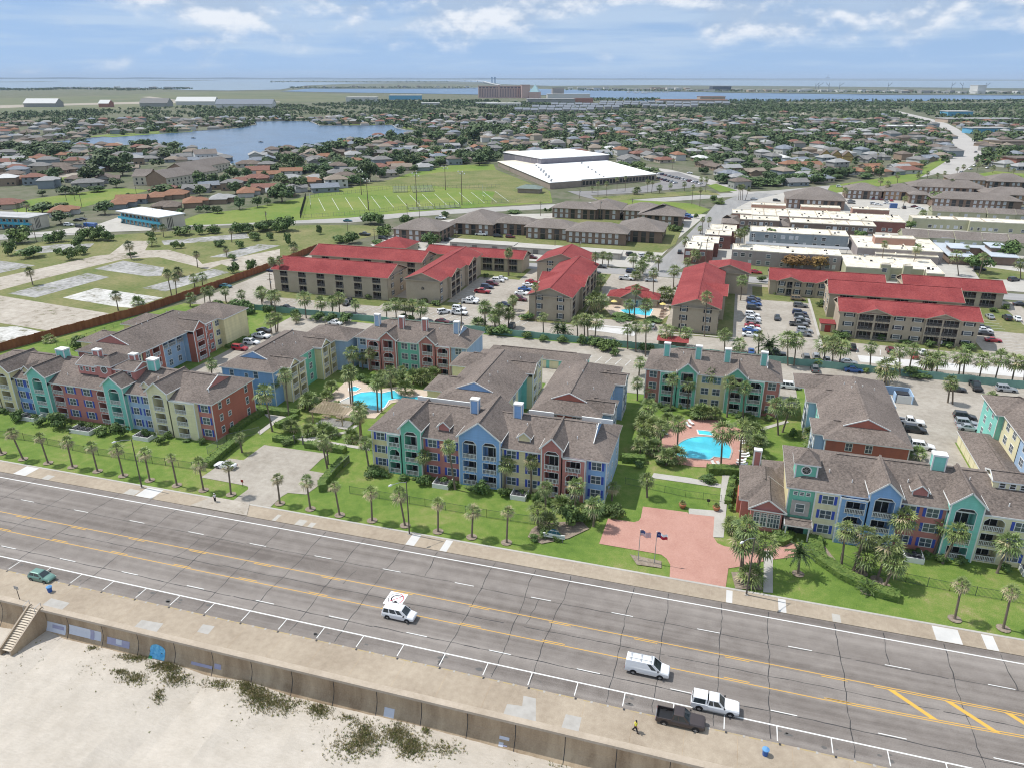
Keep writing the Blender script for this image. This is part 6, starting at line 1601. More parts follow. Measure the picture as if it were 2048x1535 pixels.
bush(c1,[(395,1040,130,110),(845,1105,120,120),(105,1000,90,80),(570,465,140,90),(280,1040,80,60),(500,1090,50,50),(1165,1170,80,60),(720,1110,110,60),(1060,1120,60,90)])
bush(c3,[(945,1080,130,110),(540,1030,110,80),(1120,1110,90,90),(730,1050,70,70),(1350,1150,70,60),(190,970,110,70),(1590,1290,170,180),(1450,1190,70,70),(1930,1230,110,90),(1850,1240,90,80),(1410,1420,110,80),(1340,1450,80,60),(1800,1290,80,60),(1690,1300,130,110),(1500,1440,90,60)])
bush(c2,[(270,200,190,100),(120,180,90,60),(490,220,90,90),(690,260,90,80),(850,270,110,80),(940,280,110,80),(1045,280,120,90),(1480,270,60,60),(1540,280,60,60),(350,220,90,70),(960,930,130,70),(900,940,70,60),(1130,1020,100,60),(1170,720,90,50),(1210,740,70,40),(1470,700,120,80),(1590,720,90,90),(620,1190,90,50),(660,1170,80,50),(1250,1410,160,60),(1600,1470,70,80)])
bush(d3,[(150,820,170,80),(60,810,90,70),(335,845,90,60),(465,870,80,60),(600,880,90,60),(740,880,80,80),(820,890,120,80),(900,920,130,90),(970,920,100,90),(1210,935,110,90),(340,710,110,60),(1040,725,220,30),(1270,740,150,30),(560,725,60,30),(1440,800,110,40),(980,970,80,60)])
bush(c5,[(530,95,110,60),(880,150,70,40),(1250,180,160,70),(985,150,60,60),(1340,190,90,50),(360,610,60,90),(20,600,80,90),(90,690,100,120),(250,1370,120,70)])
bush(d5,[(720,705,150,50),(1360,765,80,50),(1650,790,110,50),(470,400,100,30),(240,390,80,25),(1830,520,60,30),(1920,495,50,40),(130,285,60,50),(1010,720,80,40),(560,470,60,50),(1200,750,140,25),(1480,770,100,40)])
bush(c4,[(1000,1110,0.1,.1),(120,1470,160,90),(250,1480,130,110),(50,1500,120,90),(870,760,160,90),(640,720,130,30),(1180,770,200,30),(1350,750,90,50),(930,1240,130,60),(600,1110,110,70),(430,1130,90,60),(1130,1230,60,60),(1120,1290,60,60),(1110,1350,70,100),(1100,1440,50,60),(180,250,140,70)])
bush(d1,[(330,510,90,60),(420,490,90,80),(90,490,170,110),(590,480,110,80),(690,470,130,100),(770,490,90,70),(1090,480,70,60),(1300,450,140,70),(1440,440,80,80),(1530,440,110,60),(1710,430,100,80),(1790,430,110,70),(1900,420,110,80),(2010,420,90,80),(190,610,150,80),(490,620,100,90),(580,590,80,70),(415,600,55,50),(60,580,90,100),(1270,550,60,60),(1325,555,40,40),(1590,540,90,50),(1850,490,90,60),(1965,490,60,60),(955,620,60,40),(1690,640,60,50),(1700,720,80,80),(1830,700,90,90),(1740,550,70,60),(550,530,90,90)],'dark weathered salt cedar bush')
bush(d2,[(70,190,130,80),(160,180,110,80),(240,180,160,110),(860,140,160,90),(960,230,140,90),(1130,150,110,80),(735,280,130,90),(640,290,110,60),(1300,290,140,110),(915,310,100,30),(1170,340,120,40),(1420,105,60,50),(500,220,50,70),(270,290,60,100),(600,670,60,40),(700,690,50,30),(860,710,60,40),(1350,760,90,40),(1250,745,90,40),(1720,555,50,40),(930,145,90,90)],'dense dark bush')
bush(bq,[(650,480,30,30),(680,480,30,30),(1680,520,35,35),(1560,610,70,40),(1510,600,60,50),(430,495,110,25),(1800,400,60,40),(1830,430,90,25),(1250,180,180,50),(1330,210,170,50),(1180,170,100,50),(1245,610,0.1,.1)],'trimmed green shrub')
for cx,cy,rx,h in ((780,520,75,60),(930,525,60,60),(1150,540,50,40)):
 g = at(*d6.px((cx,cy + 25))); s = math.hypot(*g)/FPX/d6.k
 tree_at(g[0],g[1],rx*s,h*s*1.5,RUST,.2,'rust brown dry leaved tree ' + place(*g))
for p,w,lab in (((1868,395),46,'big round dark tree before the long brown flats'),((2010,500),62,'big green tree beside the metal roofed block'),((1716,470),40,'brownish ivy covered tree between townhouse rows'),((1540,470),50,'green tree before the blue grey townhouse row'),((1590,476),40,'smaller green tree before the blue grey townhouse row'),((1960,525),60,'broad bush behind the right red roofs'),((2010,400),26,'dark tree over the orange ended flats'),((1940,520),40,'green tree over the right red roofs'),((1820,450),30,'tall dark tree at the end of the widest townhouses')):
 g = at(p[0],p[1] + w*.35); s = math.hypot(*g)/FPX
 tree_at(g[0],g[1],w*s*.36,w*s*.62,BUSHES[w % 3],.2,lab)
def hedge(label,pts,w,h):
 b = MB(); r = random.Random(len(pts)*7 + int(pts[0][0])); B = None
 core = MB()
 L = []; Rr = []
 for i,p in enumerate(pts):
  a,c = Vector(pts[max(i - 1,0)]),Vector(pts[min(i + 1,len(pts) - 1)])
  d = (c - a).normalized(); n = Vector((-d.y,d.x))*w/2
  L.append(Vector(p) + n); Rr.append(Vector(p) - n)
 ins = .92
 for i in range(len(pts) - 1):
  a,c,e,f = Rr[i],Rr[i + 1],L[i + 1],L[i]
  for q,q2 in ((a,c),(e,f)): b.face(((q.x,q.y,0),(q2.x,q2.y,0),(q2.x,q2.y,h*ins),(q.x,q.y,h*ins)),M_HEDGE)
  b.face(((a.x,a.y,h*ins),(c.x,c.y,h*ins),(e.x,e.y,h*ins),(f.x,f.y,h*ins)),M_HEDGE)
  if i == 0: b.face(((f.x,f.y,0),(a.x,a.y,0),(a.x,a.y,h*ins),(f.x,f.y,h*ins)),M_HEDGE)
  if i == len(pts) - 2: b.face(((c.x,c.y,0),(e.x,e.y,0),(e.x,e.y,h*ins),(c.x,c.y,h*ins)),M_HEDGE)
  n_ = int((c - a).length*(w + 2*h)*14)
  for k in range(n_):
   t = r.random(); A = a.lerp(c,t); Z = f.lerp(e,t); s = r.random()*(w + 2*h)
   if s < h: p = Vector((A.x,A.y,s))
   elif s < h + w: q = A.lerp(Z,(s - h)/w); p = Vector((q.x,q.y,h*ins + r.uniform(-.03,.12)))
   else: p = Vector((Z.x,Z.y,s - h - w))
   leafquad(b,p,r.uniform(.06,.15),M_HEDGE,r)
 o = b.build('hedge'); tag(o,label,'hedge')
hedge('clipped hedge along the left side of the front car park',[a7.at((1690,470)),a7.at((1780,400)),a7.at((1940,270))],1.7,1.5)
hedge('clipped hedge along the right side of the front car park',[a5.at((1010,500)),a5.at((1000,470)),a5.at((1090,360)),a5.at((1200,250))],1.5,1.6)
hedge('short clipped hedge behind the car park gate, left side',[a5.at((610,80)),a5.at((780,105))],1.5,1.1)
hedge('clipped hedge behind the car park gate, right side',[a5.at((870,130)),a5.at((1000,150)),a5.at((1190,180))],1.6,1.2)
hedge('long clipped hedge below the blue fronted wing',[c2.at((430,955)),c2.at((580,975)),c2.at((720,990))],2.0,1.3)
hedge('clipped hedge along the path beside the kidney pool lawn',[c2.at((560,1080)),c2.at((640,1040)),c2.at((710,1010))],1.4,1.2)
hedge('dark hedge along the brick red end wall',[c1.at((1700,1120)),c1.at((1800,1050)),c1.at((1920,975))],1.5,1.2)
hedge('winding clipped hedge right of the club house walk',[c6.at(p) for p in [(515,800),(520,880),(560,960),(640,1010),(720,1070),(850,1130),(960,1190),(1130,1235)]],2.1,1.2)
hedge('rounded clipped hedge below the club house window',[c6.at(p) for p in [(210,815),(260,825),(310,800),(330,765)]],2.0,1.1)
hedge('long clipped hedge on the near side of the round ended pool deck',[c4.at((930,1185)),c4.at((1050,1185)),c4.at((1155,1195))],2.0,1.5)
hedge('clipped hedge between the blue end bay and the pool garden',[c4.at((305,1100)),c4.at((400,1105)),c4.at((475,1110))],1.8,1.5)
hedge('hedge below the yellow end wall of the left wing',[c1.at((1660,500)),c1.at((1790,430))],1.5,1.0)
hedge('hedge before the club house walk',[c4.at((1080,1420)),c4.at((1095,1340)),c4.at((1115,1240))],1.2,1.0)
def board_fence(label,pts,h,m,name='board_fence'):
 B = empty(name,(pts[0][0],pts[0][1],0)); tag(B,label,'fence')
 b = MB()
 for i in range(len(pts) - 1):
  a,c = Vector(pts[i]),Vector(pts[i + 1]); n = max(1,int((c - a).length/2.4)); d = (c - a).normalized(); nn = Vector((-d.y,d.x))*.06
  for j in range(n):
   p,s = a.lerp(c,j/n),a.lerp(c,(j + 1)/n); hh = h*(1 + .02*((j*7) % 5 - 2))
   for sg in (-1,1):
    f = [(p.x + nn.x*sg,p.y + nn.y*sg,0),(s.x + nn.x*sg,s.y + nn.y*sg,0),(s.x + nn.x*sg,s.y + nn.y*sg,hh),(p.x + nn.x*sg,p.y + nn.y*sg,hh)]
    b.face(f if sg < 0 else f[::-1],m)
   b.face([(p.x - nn.x,p.y - nn.y,hh),(s.x - nn.x,s.y - nn.y,hh),(s.x + nn.x,s.y + nn.y,hh),(p.x + nn.x,p.y + nn.y,hh)],m)
   if j % 2 == 0: q = MB(); q.box(p.x - .09,p.y - .09,0,p.x + .09,p.y + .09,h + .12,m); q.build('post',B)
 b.build('panel',B)
M_BRFENCE = mat('rust_board_fence',(0.17,0.062,0.030),(0.29,0.115,0.055),[((.8,.8,.15),4,.7),(0.1,3,.4)],.9)
board_fence('long rust brown board fence between the vacant lot and the red roofs',[(-215,108),(-195,148.5),(-183,191),(-179.5,230),(-177.7,262),(-178,293)],2.6,M_BRFENCE)
board_fence('rust brown fence at the back of the red roofed complex',[(-178,293.2),(-150,293.6),(-148,293.6)],2.4,M_BRFENCE)
board_fence('long faded green fence between the pastel and red roofed complexes',[(-150,204.4),(-60,203.2),(20,202),(100,200.5)],2.0,mat('faded_green_board',(0.16,0.30,0.25),(0.22,0.38,0.32),[((.6,.6,.2),4,.6)],.9))
picket('link_fence','green link fence across the lawn left of the front car park','fence',[a7.at(p) for p in [(-60,215),(200,245),(700,350),(1250,435),(1690,500)]],1.7,M_LINK,gap=.16,th=.028)
picket('link_fence','green link fence across the lawn before the blue double gable','fence',[c3.at(p) for p in [(0,1120),(550,1215),(1000,1295),(1350,1345)]],1.7,M_LINK,gap=.16,th=.028)
picket('link_fence','green link fence across the lawn at the lower right','fence',[c6.at(p) for p in [(700,960),(800,1010),(1180,1110),(1500,1175),(2080,1275)]],1.7,M_LINK,gap=.16,th=.028)
picket('link_fence','grey link fence climbing along the left hedge of the front car park','fence',[c1.at(p) for p in [(1520,1270),(1660,1175),(1900,1120)]],1.7,M_LINKG,gap=.2,th=.03)
picket('link_fence','grey link fence behind the right hedge of the front car park','fence',[a5.at(p) for p in [(1080,400),(1150,330),(1225,260)]],1.7,M_LINKG,gap=.2,th=.03)
picket('link_fence','thin black fence on the lawn above the brick drive','fence',[c4.at(p) for p in [(330,1270),(470,1300),(770,1365),(1030,1400)]],1.5,M_LINK,gap=.22,th=.026)
picket('link_fence','thin fence on the grass strip behind the rust brown fence','fence',[c1.at(p) for p in [(420,500),(640,425),(1010,290)]],1.5,M_LINK,gap=.22,th=.026)
B = empty('entry_gate',(*a5.at((810,110)),0)); tag(B,'small metal gate at the top of the front car park','gate')
x,y = a5.at((780,108)); b = MB()
for i in range(9): b.box(x + i*.22,y,0,x + i*.22 + .03,y + .03,1.8,M_DARK)
b.box(x,y,1.7,x + 1.8,y + .04,1.78,M_DARK); b.build('gate_leaf',B)
for i in range(2):
 b = MB(); b.box(x - .3 + i*2.1,y - .1,0,x - .05 + i*2.1,y + .15,2.0,M_BRONZE); b.build('gate_post',B)
for o in [o for o,_ in TOLABEL if o.name.startswith('palm_tree') and o.location.y < 108.2]:
 x,y = o.location.x,o.location.y
 sheet('mulch_ring',[(x + math.cos(t)*.95,y + math.sin(t)*.95) for t in [k*.524 for k in range(12)]],.03,M_MULCH)
for pts in ([c6.at(p) for p in [(590,850),(700,990),(830,1060),(1060,1130),(1010,1150),(700,1040),(560,880)]],[b4.at(p) for p in [(950,470),(1180,520),(1180,570),(1000,545)]],[c3.at(p) for p in [(1300,1440),(1330,1380),(1500,1330),(1700,1330),(1750,1380),(1600,1450),(1400,1490)]],[b4.at(p) for p in [(1690,600),(1900,600),(1920,730),(1720,720)]],[c6.at(p) for p in [(345,1040),(400,1020),(440,1050),(390,1075)]]):
 sheet('mulch_bed',pts,.028,M_MULCH)
pool_round('swimming_pool',[c4.at((900 + 205*math.cos(t),1035 - 108*math.sin(t))) for t in [math.pi*k/22 for k in range(23)]] + [c4.at(p) for p in [(695,1060),(780,1080),(940,1095),(960,1085),(975,1072),(1090,1085)]],'round ended blue swimming pool on the brick terrace',.05,M_PATCH)
pool_round('hot_tub',[c4.at(p) for p in [(860,880),(960,890),(970,918),(870,908)]],'small rectangular hot tub above the round ended pool',.05,M_TRIM)
pool_round('swimming_pool',[c2.at(p) for p in [(1030,890),(1110,850),(1180,825),(1260,818),(1330,830),(1370,820),(1420,810),(1450,835),(1480,850),(1540,860),(1620,850),(1610,870),(1540,885),(1440,870),(1380,880),(1350,930),(1310,955),(1250,950),(1200,915),(1140,925),(1070,930),(1025,910)]],'kidney shaped blue swimming pool on a tan deck',.05,M_TRIM)
pool_round('wading_pool',[c2.at(p) for p in [(1090,795),(1130,780),(1170,795),(1140,815),(1095,812)]],'tiny wading pool above the kidney shaped one',.05,M_TRIM)
b = MB();
b.face([(*c2.at(p),.135) for p in [(1030,890),(1110,855),(1130,915),(1070,925),(1028,910)]][::-1],M_CONC2); b.build('beach_entry',loc=(0,0,0))['kind'] = 'structure'
rb_ = random.Random(77)
for (xa,xb,y,n) in ((-166,-102,116.4,26),(-62,-18,115.3,22),(19,60,115.6,20),(-91,-62,165,12),(-15,14,163.6,12)):
 for i in range(n):
  x = rb_.uniform(xa,xb)
  tree_at(x,y + rb_.uniform(-.8,.4),rb_.uniform(.5,1.25),rb_.uniform(.6,1.7),BUSHES[i % 3],.05,'small foundation shrub ' + place(x,y),name='bush',cat='bush',group='shrubs ' + place(x,y),parts=False)
#vehicles
def cpaint(name,c,rough=.35,metal=0.0): return mat(name + '_car_paint',c,rough=rough,spec=.5,metal=metal,coat=.5)
CW = cpaint('white',(.72,.73,.74)); CS = cpaint('silver',(.40,.42,.44),.35,.4); CG = cpaint('grey',(.16,.165,.17),.35,.3); CB = cpaint('black',(.018,.019,.022)); CN = cpaint('navy',(.022,.035,.085)); CR_ = cpaint('red',(.33,.018,.03)); CT = cpaint('tan',(.26,.20,.13),.35,.3)
CGR = cpaint('sage_green',(.13,.25,.21),.35,.2); CBR = cpaint('dark_brown',(.060,.045,.042),.4,.3); CMA = cpaint('maroon',(.10,.012,.02)); CTE = cpaint('teal',(.03,.13,.16)); CDG = cpaint('charcoal',(.05,.052,.057),.35,.3); CBL = cpaint('blue',(.03,.10,.30))
CNAME = {CW: 'white',CS: 'silver',CG: 'grey',CB: 'black',CN: 'navy blue',CR_: 'red',CT: 'tan',CGR: 'sage green',CBR: 'dark brown',CMA: 'maroon',CTE: 'teal',CDG: 'charcoal',CBL: 'blue'}
M_TYRE = mat('tyre',(.02,.02,.021)); M_RIM = mat('alloy_rim',(.32,.33,.34),rough=.35,metal=.5)
M_CGLASS = mat('car_glass',(.012,.016,.018),(.05,.065,.07),[(.7,2,.6)],.08,spec=.6)
M_HEADL = mat('headlight_lens',(.7,.7,.68),rough=.15); M_TAIL = mat('tail_lens',(.35,.01,.015),rough=.2); M_TRIMBLK = mat('black_trim',(.02,.02,.022),rough=.5)
CARS = {}
def lofted(b,st,m):
 """stations (x, zbottom, zshoulder, ztop, wbottom, wshoulder, wtop)"""
 rings = []
 for x,zb,zs,zt,wb,ws,wt in st:
  zm = zb + (zs - zb)*.45
  rings.append([(x,-wb,zb),(x,-ws,zm),(x,-ws*.985,zs),(x,-wt,zt),(x,0,zt + .025),(x,wt,zt),(x,ws*.985,zs),(x,ws,zm),(x,wb,zb)])
 n = len(rings[0])
 for i in range(len(rings) - 1):
  for j in range(n): b.face((rings[i][j],rings[i][(j + 1) % n],rings[i + 1][(j + 1) % n],rings[i + 1][j])[::-1],m)
 b.face(rings[0],m); b.face(rings[-1][::-1],m)
def frustum(b,g,x0,x1,w0,z0,X0,X1,W1,z1,m,side,front=True,rear=True,glass=None):
 """cab: painted shell with glass set just proud of it; side = list of (from, to) along its length"""
 B_ = [(x0,-w0,z0),(x1,-w0,z0),(x1,w0,z0),(x0,w0,z0)]; T_ = [(X0,-W1,z1),(X1,-W1,z1),(X1,W1,z1),(X0,W1,z1)]
 for i in range(4):
  j = (i + 1) % 4; b.face((B_[i],B_[j],T_[j],T_[i]),m)
 c = [(X0 + .08,-W1 + .12,z1 + .045),(X1 - .1,-W1 + .12,z1 + .045),(X1 - .1,W1 - .12,z1 + .045),(X0 + .08,W1 - .12,z1 + .045)]
 for i in range(4):
  j = (i + 1) % 4; b.face((T_[i],T_[j],c[j],c[i]),m)
 b.face(c,m)
 def pane(i,u0,u1,v0,v1):
  j = (i + 1) % 4; q = []
  nx = [(0,-1),(1,0),(0,1),(-1,0)][i]
  for u,v in ((u0,v0),(u1,v0),(u1,v1),(u0,v1)):
   p = Vector(B_[i]).lerp(Vector(B_[j]),u).lerp(Vector(T_[i]).lerp(Vector(T_[j]),u),v)
   q.append((p.x + nx[0]*.012,p.y + nx[1]*.012,p.z + .004))
  g.face(q,glass or M_CGLASS)
 for a,c_ in side: pane(0,a,c_,.12,.9); pane(2,1 - c_,1 - a,.12,.9)
 if front: pane(1,.05,.95,.06,.94)
 if rear: pane(3,.08,.92,.15,.9)
def wheel_mesh(r,w=.22):
 k = ('wheel',r)
 if k in CARS: return CARS[k]
 t,q = MB(),MB(); n = 14
 for i in range(n):
  a,c = 6.2832*i/n,6.2832*(i + 1)/n
  P = lambda rr,an,y: (math.cos(an)*rr,y,math.sin(an)*rr)
  t.face((P(r,a,-w/2),P(r,c,-w/2),P(r,c,w/2),P(r,a,w/2))[::-1],M_TYRE)
  for s in (-1,1):
   f = (P(r,a,s*w/2),P(r,c,s*w/2),P(r*.64,c,s*w/2),P(r*.64,a,s*w/2)); t.face(f if s < 0 else f[::-1],M_TYRE)
   f = ((0,s*w*.5,0),P(r*.64,c,s*w*.46),P(r*.64,a,s*w*.46)); q.face(f[::-1] if s < 0 else f,M_RIM)
   if i % 3 == 0:
    f = (P(r*.25,a,s*w*.515),P(r*.56,a - .12,s*w*.515),P(r*.56,a + .12,s*w*.515)); q.face(f if s > 0 else f[::-1],M_TRIMBLK)
 CARS[k] = (t.mesh('wheel'),q.mesh('rim'))
 return CARS[k]
def car_kit(kind):
 if kind in CARS: return CARS[kind]
 b,g = MB(),MB(); x = MB(); extra = {}
 P0 = cpaint('white',())
 if kind in ('sedan','coupe','hatch'):
  L,W,wb,r = {'sedan': (4.75,.9,2.75,.33),'coupe': (4.5,.9,2.65,.33),'hatch': (4.1,.88,2.55,.31)}[kind]; h = L/2
  bt = .30 if kind != 'hatch' else .12
  lofted(b,[(-h,.38,.62,.78,W*.82,W*.86,W*.74),(-h + .12,.24,.7,.92,W*.9,W*.96,W*.84),(-h*.55,.2,.76,.97,W*.93,W,W*.88),(0,.19,.76,.95,W*.93,W,W*.9),(h*.42,.2,.74,.93,W*.93,W,W*.88),(h*.8,.22,.66,.83,W*.9,W*.96,W*.8),(h - .1,.28,.58,.70,W*.84,W*.88,W*.68),(h,.36,.5,.6,W*.76,W*.78,W*.6)],P0)
  if kind == 'hatch': frustum(b,g,-h + .12,h*.5,W*.86,.93,-h + .55,.15,W*.66,1.47,P0,[(.08,.40),(.44,.82)])
  elif kind == 'coupe': frustum(b,g,-h*.78,h*.40,W*.84,.93,-.85,.1,W*.62,1.36,P0,[(.22,.84)])
  else: frustum(b,g,-h*.74,h*.42,W*.85,.93,-1.0,.18,W*.65,1.43,P0,[(.14,.46),(.5,.84)])
  fz,bz,bw = .62,.72,W*.62
 elif kind in ('suv','minivan'):
  L,W,wb,r,H = (4.75,.95,2.8,.37,1.72) if kind == 'suv' else (4.95,.96,3.05,.34,1.74); h = L/2
  lofted(b,[(-h,.42,.8,.98,W*.86,W*.9,W*.84),(-h + .15,.28,.86,1.05,W*.92,W*.98,W*.9),(0,.24,.86,1.06,W*.94,W,W*.93),(h*.38,.24,.86,1.05,W*.94,W,W*.92),(h*.62,.26,.8,.99 if kind == 'suv' else .96,W*.92,W*.98,W*.86),(h - .12,.32,.68,.86,W*.86,W*.9,W*.74),(h,.4,.58,.72,W*.78,W*.8,W*.66)],P0)
  if kind == 'suv': frustum(b,g,-h + .08,h*.42,W*.9,1.03,-h + .28,.22,W*.74,H,P0,[(.05,.30),(.34,.58),(.62,.86)])
  else: frustum(b,g,-h + .08,h*.60,W*.9,1.02,-h + .28,.62,W*.74,H,P0,[(.05,.28),(.33,.60),(.65,.86)])
  fz,bz,bw = .76,.9,W*.66
 elif kind in ('pickup','capped'):
  L,W,wb,r,H = 5.75,1.0,3.7,.40,1.86; h = L/2
  lofted(b,[(-.95,.36,.95,1.1,W*.92,W,W*.92),(h*.30,.36,.95,1.12,W*.92,W,W*.92),(h*.5,.38,.95,1.14,W*.92,W,W*.9),(h - .35,.42,.92,1.11,W*.9,W*.98,W*.86),(h - .07,.44,.86,1.04,W*.88,W*.95,W*.8),(h,.5,.8,.94,W*.86,W*.9,W*.74)],P0)
  for s in (-1,1): b.box(-h + .05,s*W*.98 - (.1 if s > 0 else 0),.42,-.95,s*W*.98 + (.1 if s < 0 else 0),1.12,P0)
  b.box(-h,-W*.94,.46,-h + .09,W*.94,1.1,P0)
  b.box(-h + .06,-W*.9,.55,-.96,W*.9,.68,M_TRIMBLK if kind == 'pickup' else P0)
  frustum(b,g,-1.0,h*.40,W*.92,1.08,-.80,.38,W*.78,H,P0,[(.08,.36),(.42,.86)])
  if kind == 'capped': frustum(b,g,-h + .03,-1.01,W*.92,1.1,-h + .2,-.98,W*.78,H + .02,P0,[(.1,.88)],front=False)
  x.box(-h - .08,-W*.9,.5,-h,W*.9,.66,M_GREY); x.box(h - .02,-W*.84,.46,h + .05,W*.84,.62,M_TRIMBLK)
  fz,bz,bw = .84,.9,W*.68
 else:
  L,W,wb,r,H = 5.7,1.0,3.45,.37,2.08; h = L/2
  lofted(b,[(-h,.4,1.0,1.2,W*.92,W*.97,W*.93),(0,.34,1.05,1.2,W*.94,W,W*.95),(h*.55,.34,1.02,1.2,W*.94,W,W*.92),(h*.72,.36,.98,1.16,W*.92,W*.98,W*.86),(h - .1,.4,.9,1.05,W*.88,W*.94,W*.78),(h,.46,.78,.92,W*.84,W*.88,W*.7)],P0)
  frustum(b,g,-h + .01,h*.62,W*.94,1.16,-h + .1,.72,W*.8,H,P0,[(.76,.9)])
  rk_ = MB()
  for y in (-.5,.5):
   rk_.bar((-h + .3,y,H + .22),(.5,y,H + .22),.05,.05,M_GREY)
   for xx in (-2.2,-.9,.4): rk_.bar((xx,y,H + .22),(xx,y,H + .02),.05,.05,M_GREY)
  for xx in (-2.2,-.9,.4): rk_.bar((xx,-.72,H + .24),(xx,.72,H + .24),.05,.05,M_GREY)
  extra['roof_rack'] = rk_.mesh('roof_rack')
  fz,bz,bw = .72,1.0,W*.72
 for sx in (-1,1):
  for sy in (-1,1):
   ar = MB(); n = 10
   pts = [(sx*wb/2 + math.cos(math.pi*k/n)*r*1.2,sy*(W + .006),r + math.sin(math.pi*k/n)*r*1.18) for k in range(n + 1)]
   x.face(pts if sy > 0 else pts[::-1],M_TRIMBLK)
 mir = MB(); mir.box(-.1,-.1,-.07,.08,.1,.07,M_TRIMBLK)
 hl = MB(); hl.box(-.06,-.2,-.07,.03,.2,.07,M_HEADL); tl = MB(); tl.box(-.03,-.1,-.14,.04,.1,.14,M_TAIL)
 mx = {'sedan': .85,'coupe': .7,'hatch': .75,'suv': .85,'minivan': 1.1,'pickup': 1.1,'capped': 1.1,'van': 1.45}[kind]
 mz = {'sedan': 1.0,'coupe': .98,'hatch': 1.0,'suv': 1.15,'minivan': 1.12,'pickup': 1.25,'capped': 1.25,'van': 1.3}[kind]
 CARS[kind] = dict(body=b.mesh('body',smooth=False),glass=g.mesh('window_glass'),arch=x.mesh('wheel_arch_trim'),mirror=mir.mesh('wing_mirror'),head=hl.mesh('headlight'),tail=tl.mesh('tail_light'),L=L,W=W,wb=wb,r=r,fz=fz,bz=bz,bw=bw,mx=mx,mz=mz,extra=extra)
 return CARS[kind]
KWORD = {'sedan': 'sedan','coupe': 'coupe','hatch': 'hatchback','suv': 'four-wheel drive','minivan': 'minivan','pickup': 'pickup truck','capped': 'pickup truck with a canopy','van': 'panel van'}
def car(x,y,kind,col,rz=0.0,label=None,fine=False,cat='car',name='parked_car'):
 K = car_kit(kind)
 o = empty(name,(x,y,0.03),rz)
 b = link_mesh('body',K['body'],o); paint(b,col)
 link_mesh('window_glass',K['glass'],o); link_mesh('wheel_arch_trim',K['arch'],o)
 t,q = wheel_mesh(K['r'])
 for sx in (-1,1):
  for sy in (-1,1):
   w = link_mesh('wheel',t,o,(sx*K['wb']/2,sy*(K['W'] - .1),K['r']))
   if fine: link_mesh('rim',q,w)
 if not fine:
  pass
 for sy in (-1,1):
  link_mesh('headlight',K['head'],o,(K['L']/2 - .07,sy*K['bw'],K['fz'] - .05)); link_mesh('tail_light',K['tail'],o,(-K['L']/2 + .0,sy*K['bw']*1.18,K['bz'] - .08))
  if fine: link_mesh('wing_mirror',K['mirror'],o,(K['mx'],sy*(K['W'] + .09),K['mz']))
 if kind == 'van':
  link_mesh('roof_rack',K['extra']['roof_rack'],o)
 cat = {'van': 'van','pickup': 'pickup','capped': 'pickup','minivan': 'minivan'}.get(kind,'car')
 if label: tag(o,label,cat)
 else: later(o,CNAME[col] + ' ' + KWORD[kind] + ' ' + place(x,y),cat,'parked cars ' + place(x,y))
 return o
f5 = Cr(1160,1240,5.12)
def fg(cr_,p,q,kind,col,label):
 a,c = cr_.at(p),cr_.at(q); K = car_kit(kind)
 return car((a[0] + c[0])/2,(a[1] + c[1])/2 + K['W'],kind,col,0.0,label,True)
fg(e8,(1000,500),(1150,535),'minivan',CW,'white minivan driving past the painted turn sign')
fg(f5,(540,552),(815,610),'van',CW,'white panel van with a ladder rack on its roof')
fg(f5,(1215,930),(1535,995),'capped',CW,'white pickup truck with a white canopy over its bed')
fg(f5,(855,1085),(1180,1145),'pickup',CBR,'dark brown pickup truck parked at the yellow kerb')
fg(e7,(232,298),(325,320),'hatch',CGR,'sage green hatchback parked by the blue bin')
H0,H1,HU,HD = 0.0,math.pi,math.pi/2,-math.pi/2
def lot(cr_,items):
 for cx,cy,kind,col,rz in items:
  g = cr_.at((cx,cy))
  car(g[0],g[1],kind,col,rz + ((int(cx*3 + cy) % 9) - 4)*.012)
lot(c2,[(295,512,'suv',CR_,0),(380,470,'suv',CW,0),(450,425,'pickup',CW,0),(470,382,'sedan',CDG,0),(990,325,'sedan',CW,0),(1080,182,'suv',CDG,HD),(1140,272,'sedan',CB,0),(635,222,'pickup',CDG,0),(1785,245,'suv',CW,.8),(1895,222,'suv',CW,0),(1895,255,'pickup',CW,0),(1975,172,'pickup',CW,0),(190,55,'sedan',CTE,0)])
a = a5.at((212,305)); car(a[0],a[1],'coupe',CW,math.pi,'white coupe parked alone in the front car park',True)
lot(d2,[(165,527,'sedan',CN,0),(225,505,'sedan',CW,0),(715,760,'suv',CDG,HD),(1700,682,'pickup',CR_,0),(1735,648,'suv',CN,0),(1772,625,'suv',CMA,0),(1815,600,'suv',CW,0),(1842,584,'sedan',CW,0),(2012,662,'sedan',CBL,0),(1992,692,'sedan',CW,0),(1970,735,'suv',CMA,0),(1862,775,'sedan',CDG,0),(1605,755,'pickup',CW,0),(1628,735,'sedan',CW,0),(1090,805,'sedan',CDG,0),(1185,815,'sedan',CDG,0),(975,290,'suv',CDG,0),(1455,305,'suv',CDG,0),(840,262,'pickup',CDG,0),(1395,142,'pickup',CW,0),(1690,262,'pickup',CW,0),(1815,275,'suv',CB,0),(1905,280,'suv',CMA,0),(1285,895,'sedan',CDG,0),(1410,900,'sedan',CMA,0),(1510,915,'sedan',CDG,0),(715,160,'sedan',CTE,.3)])
